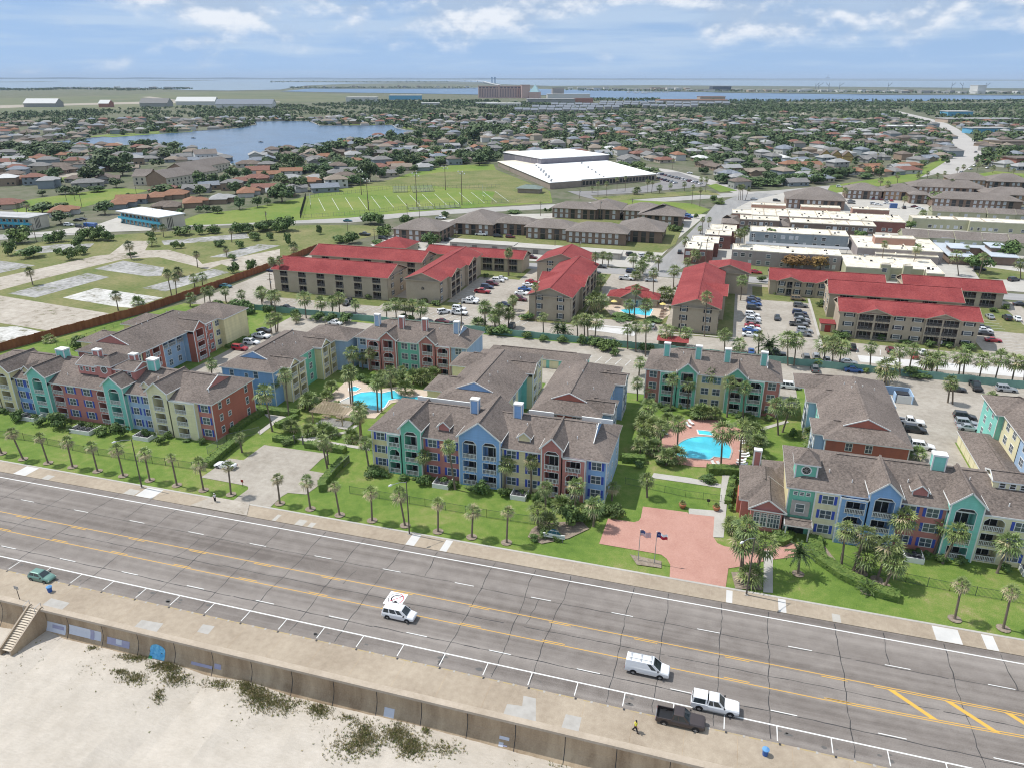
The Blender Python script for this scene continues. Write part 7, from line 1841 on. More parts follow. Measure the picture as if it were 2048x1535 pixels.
lot(d3,[(380,285,'suv',CMA,0),(300,548,'sedan',CW,0),(325,516,'sedan',CBL,0),(355,486,'sedan',CW,0),(378,462,'sedan',CR_,0),(295,592,'suv',CMA,0),(190,632,'sedan',CN,0),(228,800,'suv',CDG,HD),(885,352,'sedan',CDG,0),(842,396,'sedan',CB,0),(1070,440,'pickup',CW,0),(1110,388,'suv',CN,0),(1250,452,'sedan',CS,0),(1258,795,'suv',CS,HU),(1460,245,'suv',CDG,HU),(1195,272,'suv',CW,0.6),(1105,262,'suv',CDG,.6),(1485,498,'sedan',CMA,0),(1482,520,'sedan',CW,0),(2010,390,'sedan',CR_,0)])
lot(d4,[(992,962,'sedan',CN,0),(990,988,'suv',CN,0),(1000,1012,'sedan',CBL,0),(990,1052,'suv',CDG,0),(978,1118,'suv',CW,0),(990,1152,'sedan',CW,0),(985,1180,'suv',CS,0),(980,1222,'sedan',CR_,0),(985,1250,'sedan',CW,0),(960,1268,'sedan',CBL,0),(958,1312,'sedan',CW,0),(1415,965,'minivan',CT,0),(1440,1030,'suv',CG,0),(1432,1100,'suv',CN,0),(1448,1135,'suv',CDG,0),(1455,1160,'sedan',CS,0),(1458,1185,'suv',CDG,0),(1425,1210,'pickup',CG,0),(1480,1272,'suv',CS,0),(1468,1305,'sedan',CG,0),(1218,1145,'sedan',CDG,HD),(1015,708,'sedan',CR_,0),(970,1468,'sedan',CBL,HU),(1200,1495,'pickup',CDG,0)])
lot(d5,[(450,872,'suv',CG,HU),(525,868,'suv',CS,HU),(605,890,'sedan',CS,HU),(760,906,'sedan',CS,0),(1065,822,'suv',CMA,HU),(1240,858,'sedan',CR_,HU),(1300,832,'sedan',CW,HU),(790,800,'suv',CB,HU),(800,962,'sedan',CBL,0),(1795,572,'sedan',CS,HU),(1920,582,'suv',CDG,HU),(1995,588,'sedan',CW,HU),(1740,652,'sedan',CDG,0),(1755,672,'sedan',CW,0),(1760,696,'sedan',CDG,0),(1820,745,'coupe',CR_,0),(2022,482,'sedan',CDG,0)])
lot(c5,[(335,278,'minivan',CW,0),(515,150,'suv',CG,HU),(1690,280,'pickup',CB,HD),(1545,298,'sedan',CDG,0),(1915,300,'suv',CS,0),(1212,540,'pickup',CW,0),(1245,596,'suv',CB,0),(1300,718,'suv',CW,0),(1610,500,'suv',CDG,0),(1622,548,'suv',CS,0),(1640,582,'sedan',CS,0)])
lot(s7,[(1495,205,'sedan',CW,.9),(1405,242,'suv',CS,.9),(1540,170,'sedan',CS,.9),(1562,120,'suv',CDG,1.2),(1640,155,'sedan',CW,1.0),(1670,192,'sedan',CS,1.0),(1690,135,'sedan',CDG,1.2),(1550,28,'sedan',CDG,.8),(270,535,'sedan',CG,0),(270,556,'sedan',CG,0),(500,564,'suv',CW,0),(545,572,'sedan',CW,0),(625,530,'suv',CS,HU),(682,530,'sedan',CR_,HU),(810,605,'suv',CDG,HU),(925,595,'sedan',CMA,0),(972,612,'sedan',CW,0),(490,512,'sedan',CMA,HU),(575,518,'sedan',CMA,HU),(1490,450,'sedan',CW,0),(2030,615,'sedan',CS,0),(150,388,'suv',CW,0),(640,560,'sedan',CW,0)])
s6 = Cr(1300,300,5.851)
cols = [CW,CN,CMA,CS,CDG,CS,CB,CW,CS,CMA,CW,CS,CW]
for i in range(13): lot(s6,[(108 + 40*i,288 + 9.6*i,('sedan','suv')[i % 2],cols[i],1.0)])
for i in range(6): lot(s6,[(105 + 38*i,345 + 10*i,('suv','sedan')[i % 2],cols[(i*5 + 4) % 13],1.0)])
lot(s6,[(430,768,'sedan',CBL,0),(455,795,'suv',CBL,0),(430,815,'sedan',CMA,0),(1215,585,'sedan',CS,0),(1480,605,'suv',CB,0),(465,280,'sedan',CW,0),(1155,368,'suv',CW,0)])
m0 = Cr(0,280,5.851)
lot(m0,[(120,1046,'sedan',CDG,.9),(185,1048,'sedan',CDG,.9),(810,1008,'suv',CW,.4),(915,952,'sedan',CDG,.4),(968,940,'sedan',CDG,.4),(938,1028,'suv',CB,0),(1475,976,'sedan',CTE,.3),(1110,1062,'sedan',CW,.3)])
lot(w2 := Cr(1680,400,5.565),[(1550,785,'suv',CDG,0),(1930,905,'suv',CDG,.5)])
lot(Cr(680,130,2.926),[(1860,640,'sedan',CB,.5)])
#street furniture
M_LAMPP = mat('bronze_lamp_pole',(.10,.085,.07))
def streetlight(bx,by,label):
 x,y = at(bx,by); o = empty('street_lamp',(x,y,.1)); tag(o,label,'street lamp','tall street lamps on the boulevard')
 b = MB(); b.tube([(x,y,.1),(x,y,10.4)],[.14,.08],8,M_LAMPP); b.box(x - .25,y - .25,.1,x + .25,y + .25,.2,M_CONC2); b.build('pole',o)
 b = MB(); b.tube([(x,y,10.2),(x - .9,y - .9,10.5),(x - 1.7,y - 2.0,10.55)],[.05,.045,.04],6,M_GREY); b.build('arm',o)
 b = MB(); b.tube([(x - 1.6,y - 1.9,10.55),(x - 1.8,y - 2.15,10.56),(x - 2.05,y - 2.5,10.52)],[.07,.2,.1],8,M_TRIM); b.build('lamp_head',o)
streetlight(284,975,'street lamp among the roadside palms left of the front car park'); streetlight(819,1068,'street lamp before the block with the blue double gable'); streetlight(1492.5,1189,'street lamp beside the brick drive and club house walk')
for p,q,lab in (((40,1199),(35,1175),'grey sign on a leaning post at the top of the beach stairs'),((486,973),(485,962),'small red sign at the corner of the front car park lawn'),((1416,1011),(1416,1001),'small dark sign on a post above the brick drive')):
 g,h,tp = solve_h(*p,*q); o = empty('sign_post',(g[0],g[1],.1)); tag(o,lab,'sign')
 b = MB(); b.bar((g[0],g[1],.1),(g[0],g[1],h + .3),.07,.07,M_LAMPP); b.build('post',o)
 b = MB(); w = .42 if 'grey' in lab else .28; b.box(g[0] - w,g[1] - .04,h - .15,g[0] + w,g[1] - .01,h + .4,mat('red_sign',(.35,.05,.04)) if 'red' in lab else (M_PATCH if 'grey' in lab else M_DARK)); b.build('sign_board',o)
def bin_(p,cr_,label):
 x,y = cr_.at(p,.14); o = empty('litter_bin',(x,y,.14)); tag(o,label,'litter bin','blue bins on the promenade')
 m = mat('blue_plastic',(.03,.09,.30),(.045,.12,.36),[(2,2,.5)],.5)
 b = MB(); b.tube([(x,y,.14),(x,y,.95)],[.3,.36],12,m); b.build('drum',o)
 b = MB(); b.tube([(x,y,.95),(x,y,1.05),(x,y,1.25)],[.42,.42,.12],12,mat('pale_blue_lid',(.13,.30,.55))); b.build('lid',o)
bin_((367,372),e7,'blue bin beside the sage green hatchback'); bin_((112,1152),Cr(1500,1200,3.737),'blue bin by the parking stripe right of the brown pickup')
def upole(cr_,items,lab='wooden utility pole'):
 for bx,by,tx,ty in items:
  g,h,_ = solve_h(*cr_.px((bx,by)),*cr_.px((tx,ty))); x,y = g; h = max(6,min(h,13))
  o = empty('utility_pole',(x,y,0)); later(o,lab + ' ' + place(x,y),'utility pole','utility poles ' + place(x,y))
  b = MB(); b.tube([(x,y,0),(x,y,h)],[.16,.11],6,M_WOOD); b.build('pole',o)
  b = MB(); b.bar((x - 1.1,y,h - .6),(x + 1.1,y,h - .6),.1,.12,M_WOOD); b.build('crossarm',o)
  if int(x) % 2:
   b = MB(); b.tube([(x + .3,y,h - 1.9),(x + .3,y,h - 1.1)],[.22,.22],8,M_GREY); b.build('transformer',o)
upole(d1,[(600,275,590,175),(268,530,250,390),(650,480,640,330),(1000,190,990,110),(128,310,112,245),(1130,385,1120,260),(1345,360,1340,240),(1535,300,1525,190),(1950,385,1945,305),(1985,910,1980,830)])
upole(d2,[(120,165,115,85),(870,80,865,0),(1150,110,1145,25),(1240,135,1235,0),(717,250,713,170),(912,300,908,230),(1512,330,1505,210),(1548,925,1538,715),(155,650,150,610)])
upole(d3,[(548,205,548,120),(728,272,722,140),(1455,925,1465,705),(1640,375,1642,140)])
upole(d5,[(1400,900,1412,712),(1300,350,1305,215)])
upole(bq,[(618,520,625,420),(1025,545,1027,410),(1242,470,1245,410),(1368,530,1372,435),(885,400,885,335),(1105,680,1112,570),(1255,680,1265,570)])
upole(m0,[(780,715,778,655),(880,715,878,640)])
g = d3.at((1975,330)); o = empty('flag_mast',(*g,0)); tag(o,'bare white mast behind the gable ended red block','mast'); b = MB(); b.tube([(*g,0),(*g,13)],[.12,.07],6,M_TRIM); b.build('pole',o); b = MB(); b.tube([(*g,13),(*g,13.3)],[.16,.05],8,M_TRIM); b.build('finial',o)
def flag(bx,by,tx,ty,label,paintf,cat='flag'):
 g,h,_ = solve_h(*b4.px((bx,by)),*b4.px((tx,ty))); x,y = g
 p = empty('flagpole',(x,y,0)); tag(p,'slim metal flagpole carrying the ' + label.split(' flag')[0] + ' flag','flagpole')
 b = MB(); b.tube([(x,y,0),(x,y,h)],[.07,.04],8,M_GREY); b.build('pole',p); b = MB(); b.tube([(x,y,h),(x,y,h + .12)],[.09,.03],8,M_TRIM); b.build('finial',p)
 b = MB(); W_,H_ = 1.75,1.0; NXX = 26; NYY = 13
 P = lambda u,v: (x + .05 + u*W_*.95,y + .16*math.sin(u*9)*u,h - .08 - v*H_ - .36*u*u + .1*math.sin(u*8))
 for i in range(NXX):
  for j in range(NYY):
   b.face((P(i/NXX,(j + 1)/NYY),P((i + 1)/NXX,(j + 1)/NYY),P((i + 1)/NXX,j/NYY),P(i/NXX,j/NYY)),paintf(i/NXX,j,(j + .5)/NYY))
 if 'lone star' in label:
  pts = []
  for k in range(10):
   a = math.pi/2 + k*math.pi/5; rr = .13 if k % 2 == 0 else .05
   q = P(.165 + math.cos(a)*rr*.62,.5 - math.sin(a)*rr); pts.append((q[0],q[1] - .03,q[2]))
  b.face(pts,M_FW)
 else:
  for r_ in range(5):
   for c_ in range(6):
    q = P(.03 + c_*.062,.05 + r_*.1); b.face(((q[0],q[1] - .03,q[2]),(q[0] + .045,q[1] - .03,q[2]),(q[0] + .022,q[1] - .03,q[2] + .04)),M_FW)
 o = b.build('flag'); tag(o,label,cat)
M_FR = mat('flag_red',(.42,.025,.04)); M_FW = mat('flag_white',(.75,.75,.75)); M_FB = mat('flag_blue',(.02,.035,.16))
flag(1010,512,1028,285,'stars and stripes flag blowing over the brick drive',lambda u,j,v: M_FB if u < .4 and j < 7 else (M_FR if j % 2 == 0 else M_FW))
flag(1128,532,1148,300,'lone star flag in blue, white and red blowing over the brick drive',lambda u,j,v: M_FB if u < .33 else (M_FW if v < .5 else M_FR))
g = b4.at((392,372)); o = empty('property_sign',(*g,0)); tag(o,'blue and white condominium name sign with palm emblem among shrubs','sign')
x,y = g
b = MB(); b.box(x - 1.9,y,.7,x + 1.9,y + .15,1.45,M_TRIM); b.build('name_board',o)
b = MB(); M_NAVY = mat('sign_navy',(.03,.10,.14))
b.face([(x - 1.2 + 2.4*k/12,y + .05,1.45 + 1.0*math.sin(math.pi*k/12)) for k in range(13)][::-1],M_NAVY); b.face([(x - 1.2 + 2.4*k/12,y + .1,1.45 + 1.0*math.sin(math.pi*k/12)) for k in range(13)],M_NAVY); b.build('crest',o)
b = MB()
for px_ in (-.35,.45):
 b.bar((x + px_,y + .02,1.5),(x + px_ + .05,y + .02,2.05),.06,.03,M_CURT)
 for k in range(6):
  a = .3 + k*.5; b.bar((x + px_ + .05,y + .02,2.05),(x + px_ + .05 + math.cos(a)*.4,y + .02,2.05 + math.sin(a)*.22 - .05),.05,.03,M_CURT)
b.build('palm_emblem',o)
def lettering(parent,text,x,y,z,size,m,rot=(math.pi/2,0,0)):
 cu = bpy.data.curves.new('lettering','FONT'); cu.body = text; cu.size = size; cu.align_x = 'CENTER'; cu.extrude = .01; cu.materials.append(m)
 t = bpy.data.objects.new('lettering',cu); COL.objects.link(t); t.parent = parent; t.rotation_euler = rot
 t.location = (x - parent.location.x,y - parent.location.y,z - parent.location.z)
 bpy.context.view_layer.update(); dg = bpy.context.evaluated_depsgraph_get()
 me = bpy.data.meshes.new_from_object(t.evaluated_get(dg)); q = link_mesh('lettering',me,parent,tuple(t.location),rot)
 bpy.data.objects.remove(t)
lettering(o,'Dawn Condominiums',x,y - .012,.93,.42,M_NAVY)
for dx in (-1.5,1.5):
 b = MB(); b.box(x + dx - .08,y + .02,0,x + dx + .08,y + .14,.7,M_BRONZE); b.build('post',o)
def person(x,y,z,rz,label,shirt,trousers,hat=None,stride=.32,arms=(.5,-.5)):
 o = empty('person',(x,y,z),rz); tag(o,label,'person')
 SK = mat('skin',(.30,.17,.11)); me = bpy.data.meshes.new('body')
 V = [(0,0,.95),(0,0,1.2),(.02,0,1.42),(.03,0,1.53),(.05,0,1.66),(.06,0,1.76)]
 E_ = [(0,1),(1,2),(2,3),(3,4),(4,5)]; R_ = [.15,.15,.17,.06,.10,.07]
 for sy,sg in ((-1,1),(1,-1)):
  i = len(V); s = stride*sg
  V += [(.0,sy*.1,.88),(s*.55 + .06,sy*.1,.48),(s - (.06 if s < 0 else 0),sy*.1,.07),(s + .16,sy*.1,.04)]; R_ += [.105,.075,.05,.042]; E_ += [(0,i),(i,i + 1),(i + 1,i + 2),(i + 2,i + 3)]
  j = len(V); a = arms[0] if sy < 0 else arms[1]
  V += [(.02,sy*.2,1.4),(.02 + a*.3,sy*.25,1.14),(.02 + a*.62 + .08,sy*.23,.96),(.05 + a*.75 + .1,sy*.22,.90)]; R_ += [.065,.05,.038,.04]; E_ += [(2,j),(j,j + 1),(j + 1,j + 2),(j + 2,j + 3)]
 me.from_pydata(V,E_,[]); me.update()
 ob = link_mesh('body',me,o); me.materials.append(SK)
 sk = ob.modifiers.new('skin','SKIN'); ss = ob.modifiers.new('sub','SUBSURF'); ss.levels = 1; ss.render_levels = 2
 for i,sv in enumerate(me.skin_vertices[0].data): sv.radius = (R_[i],R_[i]*(1.25 if i in (1,2) else 1)); sv.use_root = i == 0
 def clothe(name,chain,m):
  b = MB()
  for pts,rs in chain: b.tube(pts,rs,10,m)
  return link_mesh(name,b.mesh(name,smooth=True),o)
 ch = [([(0,0,.92),(0,0,1.1),(.01,0,1.3),(.02,0,1.44),(.03,0,1.5)],[.17,.17,.2,.19,.08])]
 for sy in (-1,1):
  a = arms[0] if sy < 0 else arms[1]; ch.append(([(.02,sy*.16,1.42),(.02 + a*.18,sy*.235,1.24)],[.09,.075]))
 clothe('shirt',ch,shirt)
 ch = [([(0,0,.84),(0,0,.99)],[.175,.17])]
 for sy,sg in ((-1,1),(1,-1)):
  s = stride*sg; ch.append(([(0,sy*.09,.92),(s*.55 + .06,sy*.1,.48),(s - .03,sy*.1,.14 if hat is None else .1)],[.12,.092,.07]))
 clothe('trousers',ch,trousers)
 b = MB(); b.tube([(.03,0,1.70),(.035,0,1.78),(.04,0,1.84)],[.115,.115,.05],10,hat or M_TRIMBLK)
 link_mesh('hat' if hat else 'hair',b.mesh('hair',smooth=True),o)
 b = MB()
 for sy in (-1,1): b.box(.145,sy*.035 - .012,1.665,.158,sy*.035 + .012,1.68,M_TRIMBLK)
 b.box(.145,-.015,1.62,.175,.015,1.655,SK); b.box(.14,-.025,1.585,.152,.025,1.597,mat('lips',(.2,.07,.06))); link_mesh('face',b.mesh('face'),o)
 for sy,sg in ((-1,1),(1,-1)):
  s = stride*sg; b = MB(); b.box(s - .1,sy*.1 - .05,0,s + .2,sy*.1 + .05,.09,M_TRIMBLK); link_mesh('shoe',b.mesh('shoe'),o)
g = f5.at((565,1137),.14); person(g[0],g[1],.145,-.3,'person in a yellow top and dark trousers walking along the promenade',mat('yellow_shirt',(.62,.60,.05)),mat('dark_trousers',(.02,.02,.025)),None,.34)
g = a7.at((1765,748),.1); person(g[0],g[1],.105,2.6,'person in dark trousers and a white top walking on the roadside pavement',mat('white_shirt',(.7,.7,.7)),mat('dark_trousers',(.02,.02,.025)),mat('white_cap',(.68,.68,.68)),.12,(.2,-.2))
M_AC = mat('condenser_grey',(.12,.125,.13),(.2,.2,.21),[(3,2,.6)],.6)
def ac_pen(x0,y0,x1,y1,n,lab,where):
 o = empty('low_enclosure',((x0 + x1)/2,(y0 + y1)/2,0)); tag(o,lab,'enclosure','low white enclosures')
 for a in ((x0,y0,x1,y0 + .12),(x0,y0 + .12,x0 + .12,y1),(x1 - .12,y0 + .12,x1,y1)):
  b = MB(); b.box(a[0],a[1],0,a[2],a[3],.95,M_TRIM); b.build('side_panel',o)
 k = 0
 for i in range(n):
  x = x0 + .7 + (i % ((n + 1) // 2))*((x1 - x0 - 1.4)/max(1,(n + 1) // 2 - 1)); y = y0 + .75 + (i // ((n + 1) // 2))*1.1
  u = empty('air_conditioner',(x,y,0)); later(u,'grey air conditioner in the ' + where,'air conditioner','air conditioners in the ' + where)
  b = MB(); b.box(x - .4,y - .4,.05,x + .4,y + .4,.85,M_AC); b.build('casing',u)
  b = MB(); b.tube([(x,y,.85),(x,y,.9)],[.33,.33],10,M_DARK); b.build('fan_grille',u)
ac_pen(-49.2,113.4,-46,116.2,6,'low white enclosure of condensers below the coral bay','enclosure below the coral bay'); ac_pen(-33.8,113.6,-30.9,116.4,6,'low white enclosure of condensers below the yellow bay','enclosure below the yellow bay')
ac_pen(-134.4,112.6,-129,116.2,8,'low white enclosure of condensers below the long coral bay','enclosure below the long coral bay'); ac_pen(-118.6,113.8,-114.6,116.6,6,'low white enclosure of condensers below the pale blue bay','enclosure below the pale blue bay')
ac_pen(-151,114.6,-146.4,117.2,6,'low white enclosure of condensers below the bright blue bay','enclosure below the bright blue bay'); ac_pen(32.7,113.4,35.6,116.2,6,'low white enclosure of condensers by the palm cluster','enclosure by the palm cluster'); ac_pen(49.8,114.4,53,117,6,'low white enclosure of condensers at the right edge','enclosure at the right edge')
M_PERG = mat('pergola_wood',(.33,.26,.17),(.44,.36,.25),[(1.5,4,.6)],.9)
P4 = [c2.at((870,1020)),c2.at((1055,1085)),c2.at((1090,1010)),c2.at((900,960))]
cxp = sum(p[0] for p in P4)/4; cyp = sum(p[1] for p in P4)/4
sheet('paths',[c2.at(p) for p in [(845,1050),(915,1000),(1130,1040),(1070,1095)]],.022,M_CONC2)
o = empty('pergola',(cxp,cyp,0)); tag(o,'slatted timber pergola on posts beside the kidney pool','pergola')
PW,PD = 3.7,2.7
for sx in (-1,1):
 for sy in (-1,1): b = MB(); b.box(cxp + sx*PW - .1,cyp + sy*PD - .1,0,cxp + sx*PW + .1,cyp + sy*PD + .1,2.6,M_PERG); b.build('post',o)
b = MB()
for i in range(26): b.box(cxp - PW - .5 + i*.335,cyp - PD - .5,2.75,cxp - PW - .38 + i*.335,cyp + PD + .5,2.87,M_PERG)
b.build('slat_roof',o)
b = MB()
for sy in (-1,1): b.box(cxp - PW - .4,cyp + sy*PD - .07,2.55,cxp + PW + .4,cyp + sy*PD + .07,2.74,M_PERG)
b.build('beam',o)
for i,(dx,lab) in enumerate(((-1.9,'picnic table under the pergola, nearer the lawn'),(1.7,'picnic table under the pergola, nearer the path'))):
 t = empty('picnic_table',(cxp + dx,cyp,0)); tag(t,lab,'picnic table'); X,Y = cxp + dx,cyp
 b = MB(); b.box(X - .9,Y - .4,.72,X + .9,Y + .4,.78,M_PERG); b.build('table_top',t)
 for s in (-1,1):
  b = MB(); b.box(X - .9,Y + s*.75 - .13,.42,X + .9,Y + s*.75 + .13,.46,M_PERG); b.build('seat',t)
  b = MB(); b.bar((X + s*.6,Y - .8,0),(X + s*.6,Y - .2,.72),.08,.08,M_PERG); b.bar((X + s*.6,Y + .8,0),(X + s*.6,Y + .2,.72),.08,.08,M_PERG); b.build('leg',t)
def lounger(x,y,rz,m,where,up=True):
 k = ('lounger',m.name)
 if k not in CARS:
  f,s = MB(),MB(); s.box(-.95,-.32,.33,.35,.32,.40,m); bk = MB(); bk.box(.35,-.32,.33,.42,.32,.40,m); bk.bar((.35,0,.37),(.95,0,.72),.64,.06,m)
  for xx in (-.8,.2): f.box(xx - .03,-.3,0,xx + .03,-.24,.33,M_TRIM); f.box(xx - .03,.24,0,xx + .03,.3,.33,M_TRIM)
  CARS[k] = (s.mesh('seat'),bk.mesh('backrest'),f.mesh('frame'))
 o = empty('sun_lounger',(x,y,.06),rz); s,bk,f = CARS[k]
 link_mesh('seat',s,o); link_mesh('backrest',bk,o); link_mesh('frame',f,o)
 later(o,where,'sun lounger','sun loungers ' + ('by the round ended pool' if m is M_TRIM else 'by the small blue pool'))
for p in ((1195,945),(1200,965),(1215,985),(1195,1040),(1200,1060),(1205,1080),(1180,1105),(1175,1125),(1190,1140),(810,830),(790,850),(620,905),(980,1135),(1020,1140)):
 g = c4.at(p); lounger(g[0],g[1],.2 if p[0] > 1100 else 2.2,M_TRIM,'white sun lounger on the brick pool terrace')
M_BRL = mat('brown_sling',(.12,.07,.05))
for i in range(6): g = d3.at((1345 - i*3,662 + i*11)); lounger(g[0],g[1],0,M_BRL,'brown sun lounger beside the small blue pool')
for p,lab in (((978,640),'yellow sunshade umbrella at the left of the small blue pool'),((1333,660),'yellow sunshade umbrella at the right of the small blue pool')):
 x,y = d3.at(p); o = empty('sunshade',(x,y,0)); tag(o,lab,'umbrella'); m = mat('yellow_canvas',(.62,.47,.10),(.7,.62,.3),[(2,2,.6)])
 b = MB(); b.tube([(x,y,0),(x,y,2.6)],[.04,.03],6,M_TRIM); b.build('pole',o); b = MB(); b.tube([(x,y,2.1),(x,y,2.7)],[1.15,.05],8,m); b.build('canopy',o)
M_TERRA = mat('terracotta',(.36,.14,.07),(.44,.19,.10),[(3,3,.5)],.8)
for p,lab in (((1333,125),'terracotta planter on the lawn edge above the brick drive'),((1580,145),'terracotta planter beside the concrete walk by the brick drive')):
 x,y = b4.at(p); o = empty('planter',(x,y,0)); tag(o,lab,'planter')
 b = MB(); b.tube([(x,y,0),(x,y,.45),(x,y,.8),(x,y,.9)],[.35,.62,.7,.62],12,M_TERRA); b.build('pot',o)
 q = link_mesh('plant',CROWNS['bush'][0],o,(0,0,.9)); q.scale = (.38,.38,.38)
o = empty('bin_yard',(43.5,184.5,0)); tag(o,'pale blue walled bin yard in the right car park','bin yard')
for a in ((40.6,187.2,46,187.4),(40.4,182,40.6,187.4),(46,182,46.2,187.2),(42.2,182,42.4,184.5)):
 b = MB(); b.box(a[0],a[1],0,a[2],a[3],2.2,LBLUE); b.build('wall',o)
b = MB(); b.box(42.6,182,.1,45.8,182.1,2.1,M_TRIM); b.build('gate',o)
o = empty('skip',(44.5,185.2,0)); tag(o,'dark blue steel bin inside the pale blue bin yard','skip'); b = MB(); b.box(43,184.3,.1,45.6,186.3,1.5,CN); b.build('tub',o); b = MB(); b.box(42.9,184.2,1.5,45.7,186.4,1.58,M_DARK); b.build('lid',o)
x,y = m0.at((1065,1020)); o = empty('skip',(x,y,0)); tag(o,'blue steel skip by the avenue between the turquoise motels','skip'); b = MB(); b.box(x - 3.4,y - 1.2,.1,x + 3.4,y + 1.2,2.0,CBL); b.build('tub',o); b = MB(); b.box(x - 3.5,y - 1.3,2.0,x + 3.5,y + 1.3,2.1,CBL); b.build('lid',o)
x,y = s7.at((700,600)); o = empty('skip',(x,y,0)); tag(o,'blue steel skip in the car park behind the white townhouses','skip'); b = MB(); b.box(x - 2,y - 1.2,.1,x + 2,y + 1.2,2.6,CBL); b.build('tub',o); b = MB(); b.box(x - 2.1,y - 1.3,2.6,x + 2.1,y + 1.3,2.7,CBL); b.build('lid',o)
b = MB()
def stripes(p0,p1,n,dx,dy,z=.1):
 for i in range(n):
  t = i/max(1,n - 1); x = p0[0] + (p1[0] - p0[0])*t; y = p0[1] + (p1[1] - p0[1])*t
  L = math.hypot(dx,dy); nx,ny = -dy/L*.07,dx/L*.07
  b.face(((x - nx,y - ny,z),(x + dx - nx,y + dy - ny,z),(x + dx + nx,y + dy + ny,z),(x - nx + 2*nx,y + ny,z)),M_WHITE)
for p,q in (((610,180),(500,265)),((690,205),(600,275)),((795,210),(715,275)),((895,215),(785,310)),((755,445),(880,465))):
 a,c = a5.at(p),a5.at(q); stripes(a,a,1,c[0] - a[0],c[1] - a[1],.06)
stripes((-155,213.5),(-60,213.5),36,1.2,5,.09); stripes((5.5,226),(5.5,264),15,5,0,.09); stripes((22.5,226),(22.5,266),16,5,0,.09); stripes((-90,232),(-90,266),14,5,0,.09); stripes((-70,236),(-70,266),12,5,0,.09)
stripes((-59,188),(-18,188),16,1,5,.09); stripes((38,216.5),(96,217.5),20,.8,5,.09); stripes((-174,240),(-174,280),15,5,0,.09); stripes((-128,140),(-128,180),15,5,0,.09); stripes((80,232),(80,262),11,5,0,.09)
o = b.build('parking_marking',loc=(0,0,0)); o['kind'] = 'structure'
#the suburbs and everything far
def inpoly(p,poly):
 x,y = p; c = False; j = len(poly) - 1
 for i in range(len(poly)):
  if (poly[i][1] > y) != (poly[j][1] > y) and x < (poly[j][0] - poly[i][0])*(y - poly[i][1])/(poly[j][1] - poly[i][1]) + poly[i][0]: c = not c
  j = i
 return c
NO = [LAKE,[(20,412),(68,396),(137,387),(188,380),(239,374),(310,379),(231,400),(166,417),(85,427),(17,425)],[(330,453),(398,429),(484,419),(586,400),(655,383),(765,365),(816,348),(902,331),(987,329),(1030,312),(1230,322),(1260,330),(1405,352),(1480,384),(1480,400),(1105,408),(867,421),(697,436),(587,442)],[(-300,205),(0,197),(240,191),(330,185),(560,184),(700,190),(700,203),(560,206),(400,212),(250,219),(0,226),(-300,236)],[(0,500),(0,462),(60,440),(110,447),(230,440),(300,440),(420,438),(560,436),(700,430),(860,415),(1040,404),(1370,388),(1560,375),(1700,362),(1830,345),(1890,330),(1920,300),(1890,262),(1800,230),(1775,219),(1815,219),(1900,245),(1950,275),(1965,300),(1960,335),(2048,350),(2048,700),(0,700)],[(235,380),(255,350),(330,335),(480,330),(480,345),(445,372),(350,385)]]
SUB = [(-60,430),(-60,222),(200,222),(420,214),(700,208),(900,205),(1120,208),(1300,208),(1420,206),(2110,202),(2110,345),(1960,345),(1900,380),(1000,420),(330,470),(-60,460)]
def allowed(x,y,pad=0):
 p = to_px(x,y)
 if not inpoly(p,SUB): return False
 return not any(inpoly(p,q) for q in NO)
def region(px):
 x,y = px
 if y < 232:
  return 'far off beyond the lake' if x < 820 else 'far off below the channel'
 if x < 560 and y < 290: return 'on the far shore of the lake' if y > 240 else 'between the lake and the airfield'
 if x < 820 and y < 262: return 'on the far shore of the lake'
 if x < 330: return 'near the lake, left of the halls'
 if x < 640 and y > 330: return 'between halls and school field'
 if x < 700: return 'on the near shore of the lake'
 if x < 1000: return 'behind the school field' if y > 285 else 'right of the lake'
 if x < 1400: return 'behind the school' if y > 270 else 'well behind the school'
 if x < 1900: return 'in the leafy suburb' if y > 270 else 'in the far leafy suburb'
 return 'beyond the bend in the road'
ROOFS = {'orange brown': mat('roof_orange_brown',(.20,.10,.06),(.28,.15,.095),[(.8,3,.6)]),'grey': mat('roof_grey',(.145,.14,.137),(.225,.22,.21),[(.8,3,.6)]),'pale grey': mat('roof_pale_grey',(.25,.25,.245),(.35,.35,.345),[(.8,3,.6)]),'brown': mat('roof_brown',(.115,.09,.075),(.185,.15,.125),[(.8,3,.6)]),'reddish': mat('roof_reddish',(.165,.078,.06),(.235,.12,.09),[(.8,3,.6)]),'white': mat('roof_white',(.50,.50,.49),(.60,.60,.58),[(.8,3,.6)]),'tan': mat('roof_tan',(.20,.165,.13),(.275,.23,.185),[(.8,3,.6)]),'blue grey': mat('roof_blue_grey',(.15,.17,.20),(.23,.25,.28),[(.8,3,.6)])}
HWALLS = [mat('house_wall_' + n,c,tuple(x*1.15 for x in c),[(.4,4,.5)]) for n,c in (('cream',(.36,.32,.26)),('buff',(.25,.19,.14)),('grey',(.27,.27,.26)),('white',(.46,.46,.44)),('blue',(.21,.24,.26)))]
HK = []
